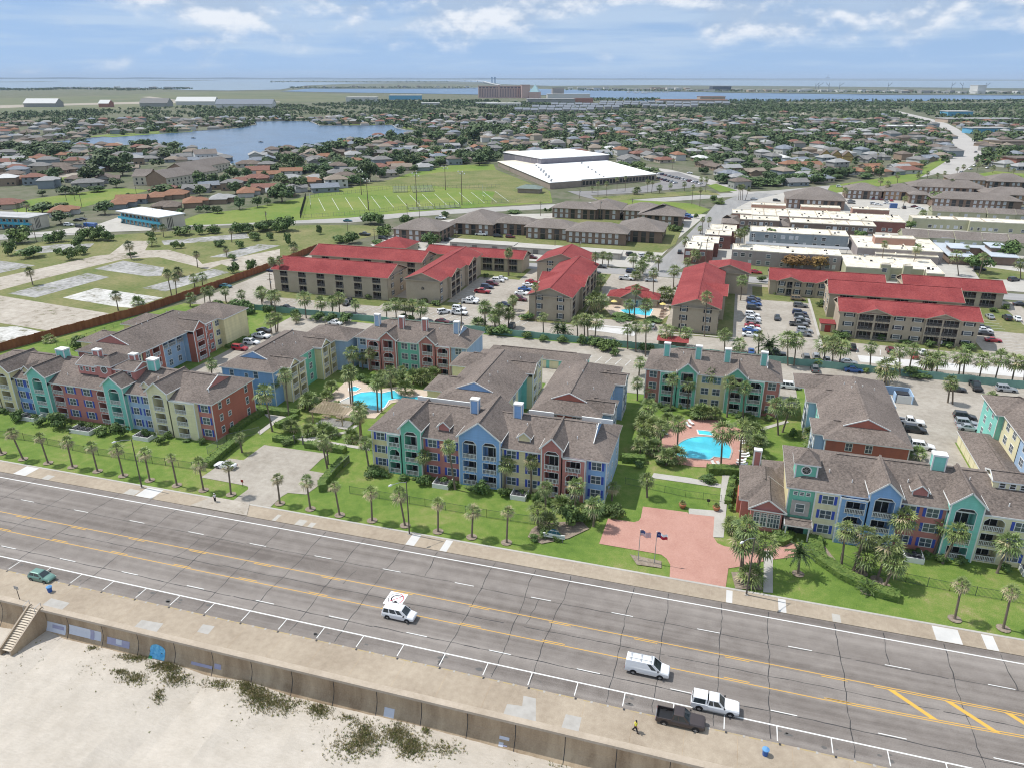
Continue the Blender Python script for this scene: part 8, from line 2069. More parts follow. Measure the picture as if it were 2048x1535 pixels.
def house_kit(L,W,z,wing,kind,p=.42):
 w,r,q = MB(),MB(),MB()
 m0_,r0 = HWALLS[0],ROOFS['grey']
 shell(w,-L/2,L/2,-W/2,W/2,z,m0_)
 roof(r,-L/2,L/2,-W/2,W/2,z,p,'x',kind,kind,r0,r0,m0_,over=.6,rdg=False)
 if wing:
  s,ln = wing
  shell(w,s*L*.2 - W*.36,s*L*.2 + W*.36,-W/2 - ln,0,z - .05,m0_)
  roof(r,s*L*.2 - W*.36,s*L*.2 + W*.36,-W/2 - ln,1,z - .03,p,'y',kind,'g',r0,r0,m0_,over=.6,rdg=False)
 for u in (-L*.36,-L*.12,L*.34):
  q.box(u - .7,-W/2 - .04,1.0,u + .7,-W/2,2.3,M_DARKGLASS)
  q.box(u - .7,W/2,1.0,u + .7,W/2 + .04,2.3,M_DARKGLASS)
 for v in (-W*.2,W*.2): q.box(L/2,v - .6,1,L/2 + .04,v + .6,2.3,M_DARKGLASS)
 if z > 4:
  for u in (-L*.3,0,L*.3): q.box(u - .7,-W/2 - .04,3.9,u + .7,-W/2,5.2,M_DARKGLASS)
 return (w.mesh('wall'),r.mesh('roof'),q.mesh('window_row'))
for i in range(3):
 HK.append(house_kit(15 + 2*i,10,3.0,(1,4),'h')); HK.append(house_kit(17,9.5 + i,3.1,(-1,4.5),'g')); HK.append(house_kit(13 + i,10,5.6,None if i == 1 else (1,3),'h'))
def house(x,y,rz,k,rc,wi,s=1.0,parts=True,label=None,z=0.0):
 w,r,q = HK[k]
 o = empty('house',(x,y,z),rz); o.scale = (s,s,s)
 a = link_mesh('wall',w,o); paint(a,HWALLS[wi])
 a = link_mesh('roof',r,o); nms = [m.name for m in r.materials]
 for i,m in enumerate(r.materials):
  a.material_slots[i].link = 'OBJECT'; a.material_slots[i].material = ROOFS[rc] if m.name.startswith('roof_') else HWALLS[wi]
 if parts: link_mesh('window_row',q,o)
 px = to_px(x,y)
 kind = ('hip roofed','gable roofed','two storey')[k % 3]
 later(o,label or f'{rc} {kind} house {region(px)}','house','houses ' + region(px))
 return o
taken = []
def free(x,y,r):
 return all((x - a) ** 2 + (y - b_) ** 2 > (r + c) ** 2 for a,b_,c in taken)
ANG = math.atan2(*(lambda a,c: (c[1] - a[1],c[0] - a[0]))(at(400,446),at(860,424)))
k3 = Cr(330,260,5.851); k4 = Cr(640,230,5.851)
SPOT = []
def spots(cr_,items):
 for it in items: SPOT.append((*cr_.px(it[:2]),*it[2:]))
spots(m0,[(720,880,'orange brown',0),(960,870,'blue grey',1),(1400,790,'orange brown',3),(1560,740,'orange brown',1),(1680,740,'orange brown',4),(1830,710,'orange brown',0),(1990,690,'orange brown',3),(1960,820,'brown',0),(80,790,'reddish',3),(560,560,'pale grey',2),(420,520,'reddish',5),(300,500,'orange brown',0),(180,480,'brown',2),(100,530,'white',2),(760,540,'orange brown',1),(200,360,'reddish',0),(60,290,'reddish',3),(180,260,'pale grey',1),(310,250,'pale grey',1),(480,260,'orange brown',1),(630,280,'brown',0),(770,280,'brown',3),(930,270,'grey',4),(1010,290,'blue grey',1),(740,205,'orange brown',0),(880,175,'grey',0),(950,120,'reddish',2),(540,160,'pale grey',0),(100,175,'grey',3),(220,55,'tan',0),(400,80,'grey',0),(620,80,'grey',3),(1200,110,'brown',2),(1330,100,'pale grey',0),(1600,110,'reddish',0),(1680,155,'tan',2),(1880,150,'grey',2),(1560,220,'blue grey',1),(1370,230,'brown',3),(1110,420,'blue grey',2),(340,160,'tan',0),(60,50,'grey',0)])
spots(k3,[(130,790,'orange brown',0),(380,730,'grey',1),(560,690,'blue grey',1),(330,890,'orange brown',3),(640,850,'pale grey',0),(900,640,'reddish',0),(1080,600,'reddish',3),(1220,560,'orange brown',1),(950,770,'orange brown',6),(1180,720,'reddish',1),(1480,520,'orange brown',1),(1670,490,'tan',0),(1680,640,'orange brown',3),(1810,600,'pale grey',6),(1850,480,'blue grey',0),(1990,450,'pale grey',3),(1980,540,'grey',0),(1260,290,'brown',2),(1440,270,'brown',5),(1660,260,'blue grey',2),(1880,340,'orange brown',3),(1740,400,'grey',1),(40,925,'brown',3)])
spots(k4,[(210,620,'pale grey',0),(60,640,'blue grey',0),(170,700,'tan',3),(370,690,'grey',1),(30,780,'pale grey',6),(390,570,'orange brown',0),(530,550,'grey',3),(690,640,'reddish',0),(900,620,'orange brown',1),(1030,470,'grey',4),(1230,420,'orange brown',0),(1540,390,'pale grey',1),(1180,560,'orange brown',3),(1310,530,'blue grey',4),(1440,500,'orange brown',1),(1520,470,'pale grey',4),(1650,460,'grey',1),(1830,410,'orange brown',1),(830,400,'reddish',5),(310,350,'orange brown',0),(90,520,'orange brown',3),(350,480,'brown',0),(690,310,'blue grey',2),(1240,340,'reddish',0),(1110,110,'blue grey',2),(1310,130,'reddish',3),(1480,130,'grey',0),(1700,140,'blue grey',2),(1920,140,'brown',3),(290,75,'orange brown',0),(110,65,'pale grey',2),(640,60,'brown',2),(820,45,'blue grey',2),(1580,200,'brown',1),(1980,240,'grey',0),(1990,300,'brown',0)])
spots(Cr(1000,200,5.851),[(80,530,'orange brown',0),(290,570,'brown',2),(370,450,'orange brown',3),(400,540,'tan',0),(570,510,'tan',1),(660,620,'blue grey',0),(1000,500,'reddish',2),(930,440,'brown',0),(1240,430,'reddish',0),(1030,400,'blue grey',1),(1160,365,'white',0),(690,310,'grey',0),(880,270,'grey',3),(400,290,'grey',1),(280,390,'pale grey',0),(1600,490,'pale grey',1),(1780,410,'brown',0),(1620,660,'reddish',0),(1980,530,'pale grey',3),(1280,600,'white',0),(620,200,'orange brown',0),(1660,180,'grey',2),(1500,380,'grey',0)])
spots(s6,[(320,120,'orange brown',5),(170,150,'reddish',0),(420,40,'tan',0),(580,130,'white',0),(930,250,'pale grey',4),(1120,160,'tan',0),(1540,50,'blue grey',2),(1500,120,'white',0),(1630,220,'white',3),(1800,330,'pale grey',6),(1780,150,'blue grey',0),(1200,290,'tan',1)])
spots(s7,[(870,190,'orange brown',6),(700,250,'grey',0),(530,250,'orange brown',0),(290,250,'orange brown',3),(1050,110,'blue grey',1),(200,60,'pale grey',0),(640,40,'grey',0),(1200,50,'grey',2)])
spots(Cr(1348,220,2.926),[(1150,480 - 260,'brown',2),(1000,200,'reddish',5),(1230,230,'brown',0),(640,250,'blue grey',2),(1560,210,'brown',2),(1600,235,'grey',0),(1240,50,'grey',0),(730,140,'reddish',0),(760,170,'grey',2),(670,125,'white',0),(270,175,'pale grey',0),(130,160,'pale grey',1),(1040,145,'pale grey',0),(520,180,'blue grey',1),(700,200,'reddish',0),(640,20,'reddish',0),(1190,60,'reddish',3),(1220,45,'blue grey',2)])
n_ind = 0
for px,py,rc,k in SPOT:
 g = at(px,py)
 if not free(g[0],g[1],5.0): continue
 taken.append((g[0],g[1],7)); n_ind += 1
 d = math.hypot(*g)
 house(g[0],g[1],ANG + RN.choice((0,0,math.pi,math.pi/2)) + RN.uniform(-.12,.12),k,rc,RN.randrange(5),1.0,d < 900)
g = at(1640,322); o = empty('gabled_house',(*g,0)); tag(o,'yellow house with three steep brown gables in the leafy suburb','house')
b,r = MB(),MB(); M_OCH = mat('ochre_wall',(.42,.30,.12))
for i in range(3):
 x0_,y0_ = g[0] + i*9,g[1] - i*5
 shell(b,x0_,x0_ + 9,y0_,y0_ + 14,5.5,M_OCH); roof(r,x0_,x0_ + 9,y0_,y0_ + 14,5.5,.9,'y','g','g',ROOFS['brown'],ROOFS['brown'],M_OCH,over=.4,rdg=False)
b.build('wall',o); r.build('roof',o); taken.append((g[0] + 12,g[1],16))
cand = []
ca,sa = math.cos(ANG),math.sin(ANG)
rr = random.Random(21)
for i in range(-95,95):
 for j in range(0,120):
  u = i*21 + rr.uniform(-3,3); v = 420 + j*27 + rr.uniform(-3,3)
  x = u*1.25*ca - (v)*sa*.35; y = v*ca*.98 + u*sa*.25
  if y < 420 or not allowed(x,y): continue
  if rr.random() < (.34 if to_px(x,y)[0] < 900 else .36): continue
  cand.append((math.hypot(x,y),x,y))
cand.sort()
far_b = MB(); nh = 0
RCW = ['orange brown']*1 + ['grey']*5 + ['pale grey']*3 + ['brown']*5 + ['reddish']*1 + ['tan']*3 + ['blue grey']*3
for d,x,y in cand:
 if not free(x,y,7): continue
 rc = rr.choice(RCW) if d < 1700 else rr.choice(['grey','brown','blue grey','tan','grey','pale grey'])
 if n_ind < 290:
  taken.append((x,y,7.5)); n_ind += 1
  house(x,y,ANG + rr.choice((0,math.pi,math.pi/2)) + rr.uniform(-.15,.15),rr.randrange(9),rc,rr.randrange(5),rr.uniform(.9,1.1),d < 800)
 else:
  if nh < 900 and rr.random() < .8:
   a_ = ANG + rr.choice((0,math.pi/2)) + rr.uniform(-.2,.2); L,W,z = rr.uniform(12,17),rr.uniform(9,11),rr.choice((3,3.2,5.6))
   c_,s_ = math.cos(a_),math.sin(a_); T = lambda u,v,zz: (x + u*c_ - v*s_,y + u*s_ + v*c_,zz)
   wm = HWALLS[rr.randrange(5)]; rm = ROOFS[rc]
   far_b.box(-L/2,-W/2,0,L/2,W/2,z,wm,T=T,bottom=False)
   q = .4; e = .6; zr = z + W/2*.45; hx = L/2 - W/2 + 1
   A = [(-L/2 - e,-W/2 - e,z),(L/2 + e,-W/2 - e,z),(L/2 + e,W/2 + e,z),(-L/2 - e,W/2 + e,z)]; Rg = [(-hx,0,zr),(hx,0,zr)]
   for f in ((A[0],A[1],Rg[1],Rg[0]),(A[2],A[3],Rg[0],Rg[1]),(A[1],A[2],Rg[1]),(A[3],A[0],Rg[0])): far_b.face([T(*p) for p in f],rm)
   nh += 1
if far_b.f:
 o = far_b.build('distant_houses',loc=(0,0,0)); tag(o,'far mass of small roofs spread between trees towards the channel','distant houses','distant houses','stuff')
hb = MB()
def farbox(name,label,cat,px0,px1,py,hgt,depth,wall,rm,group=None,gable=False):
 a,c = at(px0,py),at(px1,py); L = math.hypot(c[0] - a[0],c[1] - a[1]); an = math.atan2(c[1] - a[1],c[0] - a[0])
 o = empty(name,(*a,0)); o['category'] = cat
 if group: o['group'] = group
 T = lambda u,v,z: (a[0] + u*math.cos(an) - v*math.sin(an),a[1] + u*math.sin(an) + v*math.cos(an),z)
 b = MB(); b.box(0,0,0,L,depth,hgt,wall,T=T); b.build('wall',o)
 b = MB()
 if gable:
  zr = hgt + depth*.28
  b.face([T(-1,-1,hgt),T(L + 1,-1,hgt),T(L + 1,depth/2,zr),T(-1,depth/2,zr)],rm); b.face([T(L + 1,depth + 1,hgt),T(-1,depth + 1,hgt),T(-1,depth/2,zr),T(L + 1,depth/2,zr)],rm); b.face([T(L,0,hgt),T(L,depth,hgt),T(L,depth/2,zr)],wall); b.face([T(0,depth,hgt),T(0,0,hgt),T(0,depth/2,zr)],wall)
 else: b.box(-1,-1,hgt,L + 1,depth + 1,hgt + .8,rm,T=T)
 b.build('roof',o)
 o['label'] = label
 return o,T,L
FW_ = HWALLS[2]; FBL = mat('far_blue_wall',(.12,.34,.50)); FWH = mat('far_white_wall',(.55,.55,.53)); FBR = mat('far_brick_wall',(.32,.15,.11)); FTAN = mat('far_tan_wall',(.40,.32,.25))
rowlab = ('nearest','second','third','fourth','fifth','sixth')
for k,(x0,x1,y) in enumerate(((1030,1190,227),(1060,1240,221),(1100,1290,215.5),(1200,1330,211),(1280,1400,218),(1330,1460,212))):
 n = int((x1 - x0)/16)
 for i in range(n):
  o,_,_ = farbox('condo_house','','house',x0 + i*16 + (k*5) % 7,x0 + i*16 + 13 + (k*5) % 7,y + ((i*7) % 3 - 1)*.6,7.5,14,FW_,ROOFS['blue grey'],None,True)
  later(o,f'blue grey gabled house in the {rowlab[k]} row below the hotel','house','blue grey gabled houses below the hotel')
for a in (('warehouse','bright blue warehouse with pale barrel roof beyond the bend','warehouse',1895,1945,233,9,30,FBL,ROOFS['white']),('warehouse','long tan shop block beside the bright blue warehouse','shop',1895,2048,246,6,40,FTAN,ROOFS['pale grey']),('warehouse','turquoise and white shop block lower beside the bend','shop',1943,2018,268,7,24,FBL,ROOFS['pale grey']),('apartment_block','brown flat block at the right edge above the bend lawn','apartments',2000,2060,300,8,22,FTAN,ROOFS['brown']),('apartment_block','brown brick flats at the right edge beside the bend lawn','apartments',2030,2100,335,7,20,FBR,ROOFS['brown']),('shop_block','white flat roofed block in the trees before the far road','shop',1775,1850,262,6,26,FTAN,ROOFS['white']),('hangar','long pale hangar on the airfield below the runway','hangar',432,545,217,10,40,FWH,ROOFS['blue grey']),('hangar','dark fronted hangar standing alone on the airfield','hangar',198,218,215,9,30,FBR,ROOFS['white']),('hangar','wide hangar row at the left of the airfield','hangar',48,112,214.5,9,40,FW_,ROOFS['white']),('hangar','white curved roof hangar right of the runway','hangar',352,430,211,10,40,FWH,ROOFS['white']),('hangar','grey hangar pair left of the white curved one','hangar',280,335,214,9,40,FW_,ROOFS['grey']),('water_park','white roofed water park hall left of the hotel','hall',692,752,205,14,60,FWH,ROOFS['white']),('water_park','white roofed hall with blue slides nearer the hotel','hall',778,842,200,14,60,FBL,ROOFS['white']),('hall','small white pavilion before the water park','hall',843,878,214,9,30,FWH,ROOFS['white']),('greenhouse','long white greenhouses below the hotel','greenhouse',974,1042,214,8,50,FWH,ROOFS['white']),('hall','white ribbed store below the hotel, left one','hall',952,995,213,9,30,FWH,ROOFS['white']),('parking_deck','pale grey parking deck below the hotel, right side','parking deck',1055,1150,209,14,50,FW_,ROOFS['pale grey']),('hall','red brick hall right of the hotel','hall',1148,1186,206,12,40,FBR,ROOFS['reddish']),('hall','long white building right of the hotel','hall',1095,1180,197,14,40,FWH,ROOFS['white']),('hall','cream block across the channel right of the hotel','hall',1105,1128,190,26,40,FTAN,ROOFS['tan']),('apartment_block','orange tiled apartments on the channel bank','apartments',1318,1455,210,13,50,FTAN,ROOFS['orange brown']),('apartment_block','second row of orange tiled apartments behind','apartments',1400,1450,203,14,40,FTAN,ROOFS['orange brown'])):
 farbox(*a,None,a[0] == 'hangar')
M_HOT = mat('hotel_pink_wall',(.47,.33,.29),(.55,.40,.36),[(.03,3,.5)]); M_HOTD = mat('hotel_window',(.14,.12,.14))
o,T,L = farbox('hotel','long pink many windowed hotel with a glass pyramid beside it','hotel',957,1042,196.5,42,60,M_HOT,ROOFS['tan'])
for i in range(26):
 b = MB(); b.box(L*(i + .3)/26,-.6,4,L*(i + .62)/26,-.1,32,M_HOTD,T=T); b.build('window_strip',o)
b = MB(); b.box(L*.45,-3,0,L*.5,8,46,M_HOT,T=T); b.build('stair_tower',o)
for i in range(12):
 b = MB(); b.box(L*(i + .15)/12,-.8,34,L*(i + .8)/12,-.1,39,M_HOTD,T=T); b.build('penthouse_window',o)
o,T,L = farbox('hotel_tower','pink hotel wing with a square tower right of the long hotel','hotel',1043,1060,197,46,60,M_HOT,ROOFS['tan'])
a_,c_ = at(1062,197),at(1078,197); xm,ym = (a_[0] + c_[0])/2,(a_[1] + c_[1])/2; s_ = math.hypot(c_[0] - a_[0],c_[1] - a_[1])*.6
o = empty('glass_pyramid',(xm,ym,0)); tag(o,'pale blue glass pyramid at the right end of the hotel','pyramid'); b = MB()
q = [(xm - s_,ym - s_),(xm + s_,ym - s_),(xm + s_,ym + s_),(xm - s_,ym + s_)]
for i in range(4): b.face(((*q[i],22),(*q[(i + 1) % 4],22),(xm,ym,48)),mat('pyramid_glass',(.30,.45,.48),rough=.2))
b.build('glass',o); b = MB(); b.box(xm - s_,ym - s_,0,xm + s_,ym + s_,22,M_HOT); b.build('wall',o)
b = MB(); o = empty('causeway_bridge',(*at(940,164),0)); tag(o,'pale humped causeway bridge over the bay with piers','bridge'); M_BR = mat('bridge_concrete',(.50,.50,.49))
pts = [(898,164.2,6),(915,163.4,14),(930,163.2,24),(942,164,26),(955,165.2,26),(968,167,22),(982,169.5,12),(1000,172,5)]
W3 = [(*at(p[0],p[1]),p[2]) for p in pts]
for i in range(len(W3) - 1):
 a_,c_ = Vector(W3[i]),Vector(W3[i + 1]); b.bar(a_,c_,26,5,M_BR)
b.build('deck',o)
for i in range(len(W3)): b = MB(); b.box(W3[i][0] - 6,W3[i][1] - 6,0,W3[i][0] + 6,W3[i][1] + 6,W3[i][2],M_BR); b.build('pier',o)
for i,px in enumerate((984,990)):
 x,y = at(px,168); o = empty('lift_tower',(x,y,0)); tag(o,'tall blue lift bridge tower, ' + ('nearer the humped deck' if i == 0 else 'farther from the humped deck'),'tower'); m = mat('far_blue_steel',(.08,.20,.38))
 for sx in (-5,5): b = MB(); b.box(x + sx - 2,y - 3,0,x + sx + 2,y + 3,62,m); b.build('leg',o)
 b = MB(); b.box(x - 8,y - 4,62,x + 8,y + 4,74,m); b.build('machine_house',o)
def shore(name,pts,z,m): sheet(name,poly_px(pts),z,m)
M_FARLAND = mat('far_shore',(.06,.085,.05),(.15,.14,.10),[(.004,5,.7)])
shore('far_island',[(540,163.2),(600,162.2),(760,162),(890,162.8),(980,166),(1000,168.2),(960,168.8),(700,165.5),(545,164.6)],2.0,M_FARLAND)
shore('far_island',[(575,176),(640,174.4),(760,173.4),(900,175),(960,177.5),(800,178.5),(640,178.4)],2.1,M_FARLAND)
shore('far_island',[(1000,173),(1100,175),(1220,179.5),(1340,183.5),(1450,186.5),(1620,188.5),(1760,190.5),(2048,192),(2600,196),(2600,182),(2048,178.5),(1700,176),(1450,174.2),(1200,172.6)],2.2,M_FARLAND)
shore('far_island',[(0,164.3),(80,163.6),(128,164.4),(60,165),(0,165.2)],2.3,M_FARLAND); shore('far_island',[(270,161.8),(400,160.6),(445,161.4),(340,162.6)],2.3,M_FARLAND)
FARW = [FWH,FTAN,FW_,FWH]
rp = random.Random(9)
def farthings(n,x0,x1,yf,wr,hr,lab,cat,name,grp):
 for i in range(n):
  px = x0 + (x1 - x0)*(i + rp.uniform(.1,.9))/n; py = yf(px) + rp.uniform(-1.1,1.1); w = rp.uniform(*wr)
  wl = rp.choice(FARW)
  a = at(px,py); sc = math.hypot(*a)/FPX
  o,_,_ = farbox(name,'',cat,px,px + w,py,rp.uniform(*hr),40,wl,ROOFS['white'] if rp.random() < .7 else ROOFS['grey'])
  later(o,lab,cat,grp)
farthings(56,1130,2040,lambda x: 176.8 + (x - 1130)*.0105 + 3,(5,26),(8,16),'small pale port shed across the channel','shed','port_shed','port sheds across the channel')
farthings(12,600,940,lambda x: 176.3,(3,8),(9,15),'small white house on the island left of the hotel','house','island_house','houses on the island')
farthings(10,1100,1140,lambda x: 158.6,(2,4),(20,34),'white storage tank on the mainland shore','tank','storage_tank','storage tanks on the mainland')
farthings(26,1230,1900,lambda x: 158.8,(3,9),(18,40),'pale refinery unit on the mainland shore','refinery','refinery_unit','refinery units on the mainland')
farthings(14,130,370,lambda x: 178.5,(4,10),(8,14),'small building on the shore beyond the airfield','building','shore_building','shore buildings beyond the airfield')
M_STK = mat('far_steel',(.20,.22,.25))
def stack(px,py,h,w,lab,cat,name,grp,arm=None):
 x,y = at(px,py); o = empty(name,(x,y,0)); later(o,lab,cat,grp)
 b = MB(); b.tube([(x,y,0),(x,y,h)],[w,w*.6],6,M_STK); b.build('shaft',o)
 if arm: b = MB(); b.bar((x,y,h*.55),(x + arm,y,h),w*1.2,w*1.2,M_STK); b.build('jib',o)
 else: b = MB(); b.tube([(x,y,h),(x,y,h*1.04)],[w*.8,w*.8],6,M_STK); b.build('cap',o)
for i,px in enumerate((1240,1262,1290,1330,1372,1401,1436,1441,1470,1495,1512,1540,1585,1625,1650,1720)): stack(px,158.8,rp.uniform(70,150),9,'thin refinery stack on the horizon','chimney','refinery_stack','refinery stacks')
for i,(px,arm) in enumerate(((1630,20),(1636,26),(1657,-20),(1678,24),(1902,18),(1924,-20),(1970,22),(1775,20))): stack(px,181,44,1.6,'port crane mast across the channel','crane','port_crane','port cranes',arm)
x,y = at(1655,159.2); o = empty('oil_rig',(x,y,0)); tag(o,'dark oil rig with a derrick standing on the horizon','oil rig')
for sx in (-60,60): b = MB(); b.box(x + sx - 14,y - 14,0,x + sx + 14,y + 14,60,M_STK); b.build('leg',o)
b = MB(); b.box(x - 90,y - 30,60,x + 90,y + 30,95,M_STK); b.build('platform',o); b = MB(); b.tube([(x,y,95),(x,y,230)],[26,6],4,M_STK); b.build('derrick',o)
for a in (('ship','dark hulled ship moored across the channel',1425,1462,182.5,26),('grain_silo','square pale silo block on the port strip',1953,1970,189,40)):
 farbox(a[0],a[1],a[0].replace('_',' '),a[2],a[3],a[4],a[5],60,mat('ship_hull',(.06,.075,.10)) if a[0] == 'ship' else FWH,ROOFS['white'])
for i in range(24):
 px = rp.uniform(1255,1335); py = 186.3 + rp.uniform(-.7,1.6); x,y = at(px,py); o = empty('sailing_boat',(x,y,1.0)); later(o,'white boat in the marina across the channel','boat','marina boats')
 b = MB(); b.prism([(x - 8,y - 3),(x + 6,y - 3),(x + 11,y),(x + 6,y + 3),(x - 8,y + 3)],1,4,M_TRIM); b.build('hull',o); b = MB(); b.box(x - 4,y - 2,4,x + 3,y + 2,6,FWH); b.build('cabin',o)
 b = MB(); b.tube([(x,y,4),(x,y,22)],[.4,.2],4,M_TRIM); b.build('mast',o)
for p,lab in (((387,277),'small dark boat on the left part of the lake'),((522,285),'small dark boat in the middle of the lake')):
 x,y = at(*p); o = empty('rowing_boat',(x,y,.07)); tag(o,lab,'boat'); b = MB(); b.prism([(x - 3,y - .8),(x + 2,y - .8),(x + 3.4,y),(x + 2,y + .8),(x - 3,y + .8)],.05,.7,M_DARK); b.build('hull',o); b = MB(); b.box(x - .8,y - .6,.7,x + .5,y + .6,1.5,M_GREY); b.build('cabin',o)
b = MB(); LP = poly_px(LAKE)
for i in range(len(LP)):
 a_,c_ = LP[i],LP[(i + 1) % len(LP)]; b.bar((a_[0],a_[1],.3),(c_[0],c_[1],.3),.8,.9,M_CONC2)
o = b.build('lake_wall'); tag(o,'pale low bulkhead wall edging the lake','wall')
for pts in ([(225,275),(320,268),(385,264),(385,260),(250,266),(170,274)],[(700,251),(780,249),(780,245),(700,246)],[(800,256),(840,261),(845,256),(805,251)],[(1370,250),(1395,247),(1720,240),(1700,233),(1640,236)]):
 sheet('bank_grass',poly_px(pts),.05,M_GRASS2)
for pts in ([(0,365),(60,352),(120,345),(190,346),(160,352),(70,362)],): sheet('far_street',poly_px(pts),.06,M_RUN)
for pts in ([(30,365),(80,348),(135,347),(140,358),(90,368)],): sheet('garden_lawn',poly_px(pts),.04,M_GRASS2)
#trees of the suburbs
tc_ = []; rt = random.Random(33)
T_SPOT = [(k3,[(380,620,170,160),(540,620,130,120),(770,540,170,120),(930,520,130,100),(690,640,120,130),(800,700,150,130),(1130,650,140,80),(850,880,130,130),(1060,870,130,100),(1180,850,90,80),(1320,770,280,200),(1540,650,200,150),(1440,740,160,120),(1170,380,140,90),(1320,340,150,100),(1440,380,170,120),(1540,420,150,160),(1300,480,180,60),(1850,270,200,140),(1970,220,160,120),(1980,590,140,70),(380,940,80,60),(470,940,100,70),(590,950,120,80),(170,970,90,70),(200,690,130,60),(380,730,140,110),(70,215,170,80),(60,310,130,90)]),(m0,[(1180,830,190,120),(430,830,220,100),(680,810,160,70),(660,950,190,110),(1850,620,250,110),(1410,700,110,50),(1510,685,90,40),(1110,300,230,160),(1280,310,200,140),(1380,380,220,110),(1450,270,150,140),(1130,180,230,90),(620,175,150,80),(320,140,130,90),(480,105,220,70),(700,110,190,90),(900,30,180,60),(1220,135,100,60),(1390,145,200,90),(1590,65,180,80),(1700,55,100,80),(1900,190,220,90),(1020,450,240,150),(600,430,120,120),(1320,530,150,80),(720,610,160,80),(860,610,140,80),(1090,590,170,60),(470,640,90,50),(60,100,200,80),(1910,90,90,80)]),(k4,[(560,690,190,210),(200,790,260,110),(780,540,200,120),(900,490,130,100),(1030,560,150,130),(1090,640,100,80),(720,540,160,100),(1600,510,100,160),(1850,540,160,130),(1930,470,180,160),(1740,470,110,70),(1100,350,180,130),(980,300,160,80),(1130,250,140,80),(1330,250,170,90),(1780,240,240,150),(1640,330,130,120),(820,240,130,90),(460,370,230,110),(200,400,220,120),(50,440,160,90),(1530,300,140,80),(1340,430,160,80),(1450,430,120,80),(780,430,90,60),(570,460,130,80),(1250,370,80,70),(730,690,90,80),(1330,60,200,90),(920,110,110,70),(1480,170,100,70),(1950,40,200,70),(1650,60,200,70),(1250,40,130,60),(470,80,110,80)])]
for cr_,items in T_SPOT:
 for cx,cy,w,h in items:
  g = at(*cr_.px((cx,cy + h*.45))); s = math.hypot(g[0],g[1],CAM_H)/FPX/cr_.k
  tc_.append((math.hypot(*g) - 400,g[0],g[1] + w*s*.3,w*s/2,max(3.5,h*s*1.0),True))
def dens(px):
 x,y = px
 if x > 930 and y > 235: return 1.15
 if x > 560: return .75
 if y < 245: return .75
 return .55
for i in range(-150,150):
 for j in range(0,190):
  u = i*12.5 + rt.uniform(-5,5); v = 420 + j*13.5 + rt.uniform(-5,5)
  x = u*1.25*ca - v*sa*.35; y = v*ca*.98 + u*sa*.25
  if y < 430 or not allowed(x,y): continue
  px = to_px(x,y)
  cl = math.sin(x*.017 + 1 + 1.3*math.sin(y*.006))*math.sin(y*.013 + math.sin(x*.009)) + .45*math.sin(x*.041 + y*.037)
  if rt.random() > dens(px)*(.52 + .55*cl): continue
  d = math.hypot(x,y); r_ = rt.uniform(3.0,5.6)*(1 + .45*max(0,cl))*(1.1 if px[0] > 930 else .95)
  if not free(x,y,r_*.2): continue
  tc_.append((d,x,y,r_,rt.uniform(4.2,7.4),False))
tc_.sort()
nt_ = 0; stuff = MB()
TW = ('dark rounded tree','broad spreading tree','dense green tree')
M_FLEAF = mat('far_leaf',(0.034,0.062,0.024),(0.105,0.148,0.055),[(.12,4,.9)],.7,spec=.25)
for d,x,y,r_,h,spot in tc_:
 px = to_px(x,y)
 if px[0] < -30 or px[0] > 2080: continue
 if nt_ < 225:
  nt_ += 1
  tree_at(x,y,r_,h,TREES[nt_ % 5],.18,TW[nt_ % 3] + ' ' + region(px),d < 480,'trees ' + region(px))
 else:
  n = 46 if d < 1100 else (30 if d < 1600 else 18)
  L = [(rt.uniform(-.5,.5)*r_,rt.uniform(-.5,.5)*r_,rt.uniform(.35,.75)*h,rt.uniform(.45,.75)*r_) for k in range(4)]
  for k in range(n):
   c = L[k % 4]; dx,dy,dz = rt.gauss(0,1),rt.gauss(0,1),rt.gauss(.3,1); q = math.sqrt(dx*dx + dy*dy + dz*dz) or 1
   p = Vector((x + c[0] + dx/q*c[3],y + c[1] + dy/q*c[3],max(.3,c[2] + dz/q*c[3]*.62)))
   s = r_*rt.uniform(.16,.34)*(1.25 if n < 40 else 1)
   nn = (Vector((dx/q,dy/q,dz/q)) + Vector((rt.uniform(-.5,.5),rt.uniform(-.5,.5),rt.uniform(0,.7)))).normalized()
   u = nn.cross(Vector((rt.uniform(-1,1),rt.uniform(-1,1),.3))).normalized(); v = nn.cross(u)
   stuff.face((p - u*s - v*s*.6,p + u*s - v*s*.5,p + u*s*.5 + v*s*.7,p - u*s*.7 + v*s*.6),M_FLEAF)
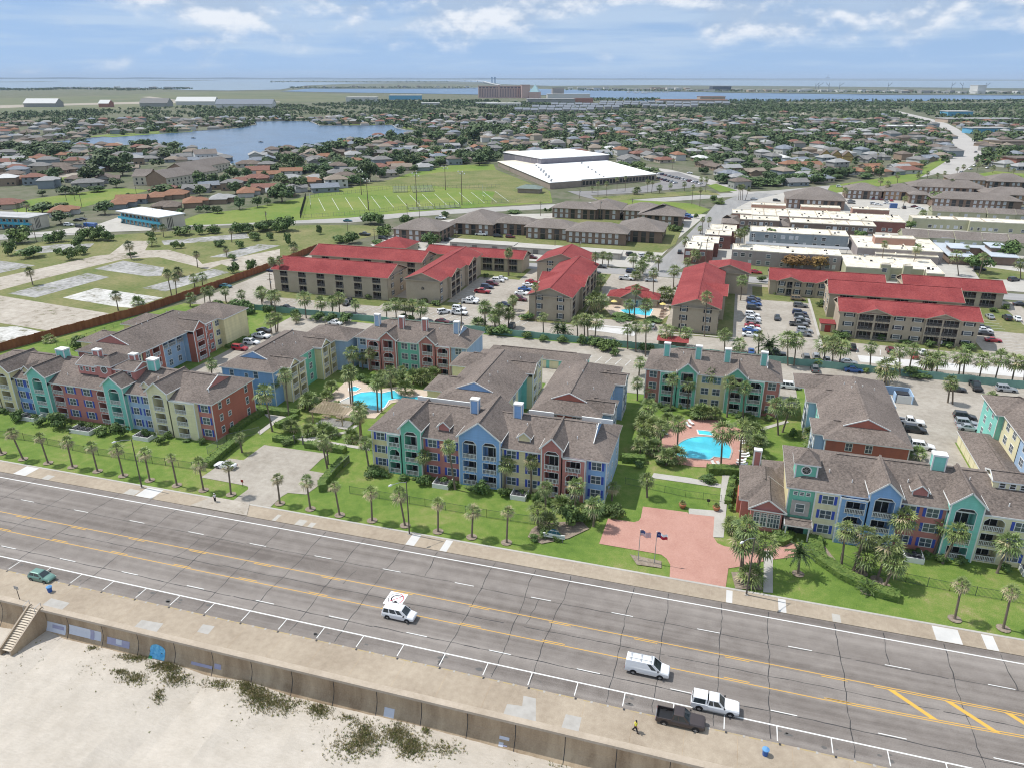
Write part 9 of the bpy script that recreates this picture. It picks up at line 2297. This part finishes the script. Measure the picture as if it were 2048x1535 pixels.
for px0,px1,yf,n,hh in ((-20,385,lambda x: 179.5 + 1.2*math.sin(x*.03),520,9),(580,950,lambda x: 176.5,260,8),(1130,2060,lambda x: 181 + (x - 1130)*.0085,620,9),(700,1000,lambda x: 206,240,9),(1180,1320,lambda x: 202,150,9),(1420,2080,lambda x: 205,420,9),(540,900,lambda x: 164.4,120,12),(-20,700,lambda x: 158.2,180,26),(700,2060,lambda x: 158.6,260,26),(700,960,lambda x: 210,160,9)):
 for k in range(n):
  px = rt.uniform(px0,px1); x,y = at(px,yf(px) + rt.uniform(-1.3,1.3)*(1 if hh < 20 else .15)); sc = math.hypot(x,y)/FPX
  for q in range(4):
   s = max(3.0,sc*rt.uniform(.7,1.5)); z = rt.uniform(.2,1)*hh; a = rt.uniform(0,6.28); ux_ = Vector((math.cos(a),math.sin(a),0)); vx_ = Vector((-math.sin(a)*.5,math.cos(a)*.5,.85))
   p = Vector((x + rt.uniform(-s,s),y + rt.uniform(-s,s),z)); hs = min(s,hh*.45)
   stuff.face((p - ux_*s - vx_*hs*.5,p + ux_*s - vx_*hs*.5,p + ux_*s*.5 + vx_*hs*.6,p - ux_*s*.5 + vx_*hs*.6),M_FLEAF)
o = stuff.build('far_woodland',loc=(0,0,0)); tag(o,'endless mass of dark tree crowns between the far roofs and along the shores','woodland','woodland','stuff')
for i in range(46):
 for _ in range(40):
  px,py = rt.uniform(20,2030),rt.uniform(262,372); g = at(px,py)
  if allowed(*g): break
 else: continue
 o = palm_at(g[0],g[1],rt.uniform(6,10),'tall',None,1.15,label='slim palm ' + region((px,py)))
 o['group'] = 'palms ' + region((px,py))
#labels of look-alikes
byl = {}
for o,base in TOLABEL: byl.setdefault(base,[]).append(o)
for base,L in byl.items():
 if len(L) == 1: L[0]['label'] = base; continue
 L.sort(key=lambda o: to_px(o.location.x,o.location.y)[0])
 far = math.hypot(L[0].location.x,L[0].location.y) > 900
 for i,o in enumerate(L):
  if len(L) > 30: o['label'] = base
  elif i == len(L) - 1: o['label'] = base + ', last from the left'
  else: o['label'] = base + ', ' + ordinal(i) + ' from the left'
#haze over the town
hz = MB(); HB = 90000.0
hz.box(-HB,-300,-14,HB,HB,244,M_GREY)
o = hz.build('haze',loc=(0,0,0)); tag(o,'thin pale blue haze lying over the far town and bay','haze',None,'stuff')
hm = bpy.data.materials.new('haze'); hm.use_nodes = True; nt = hm.node_tree
for n in list(nt.nodes): nt.nodes.remove(n)
ho = nd(nt,'ShaderNodeOutputMaterial'); pv = nd(nt,'ShaderNodeVolumePrincipled')
pv.inputs['Color'].default_value = (.62,.78,1.0,1); pv.inputs['Density'].default_value = 0.000036; pv.inputs['Anisotropy'].default_value = 0.0
lk(nt,pv.outputs[0],ho.inputs['Volume'])
o.data.materials.clear(); o.data.materials.append(hm)
SC.cycles.volume_bounces = 0
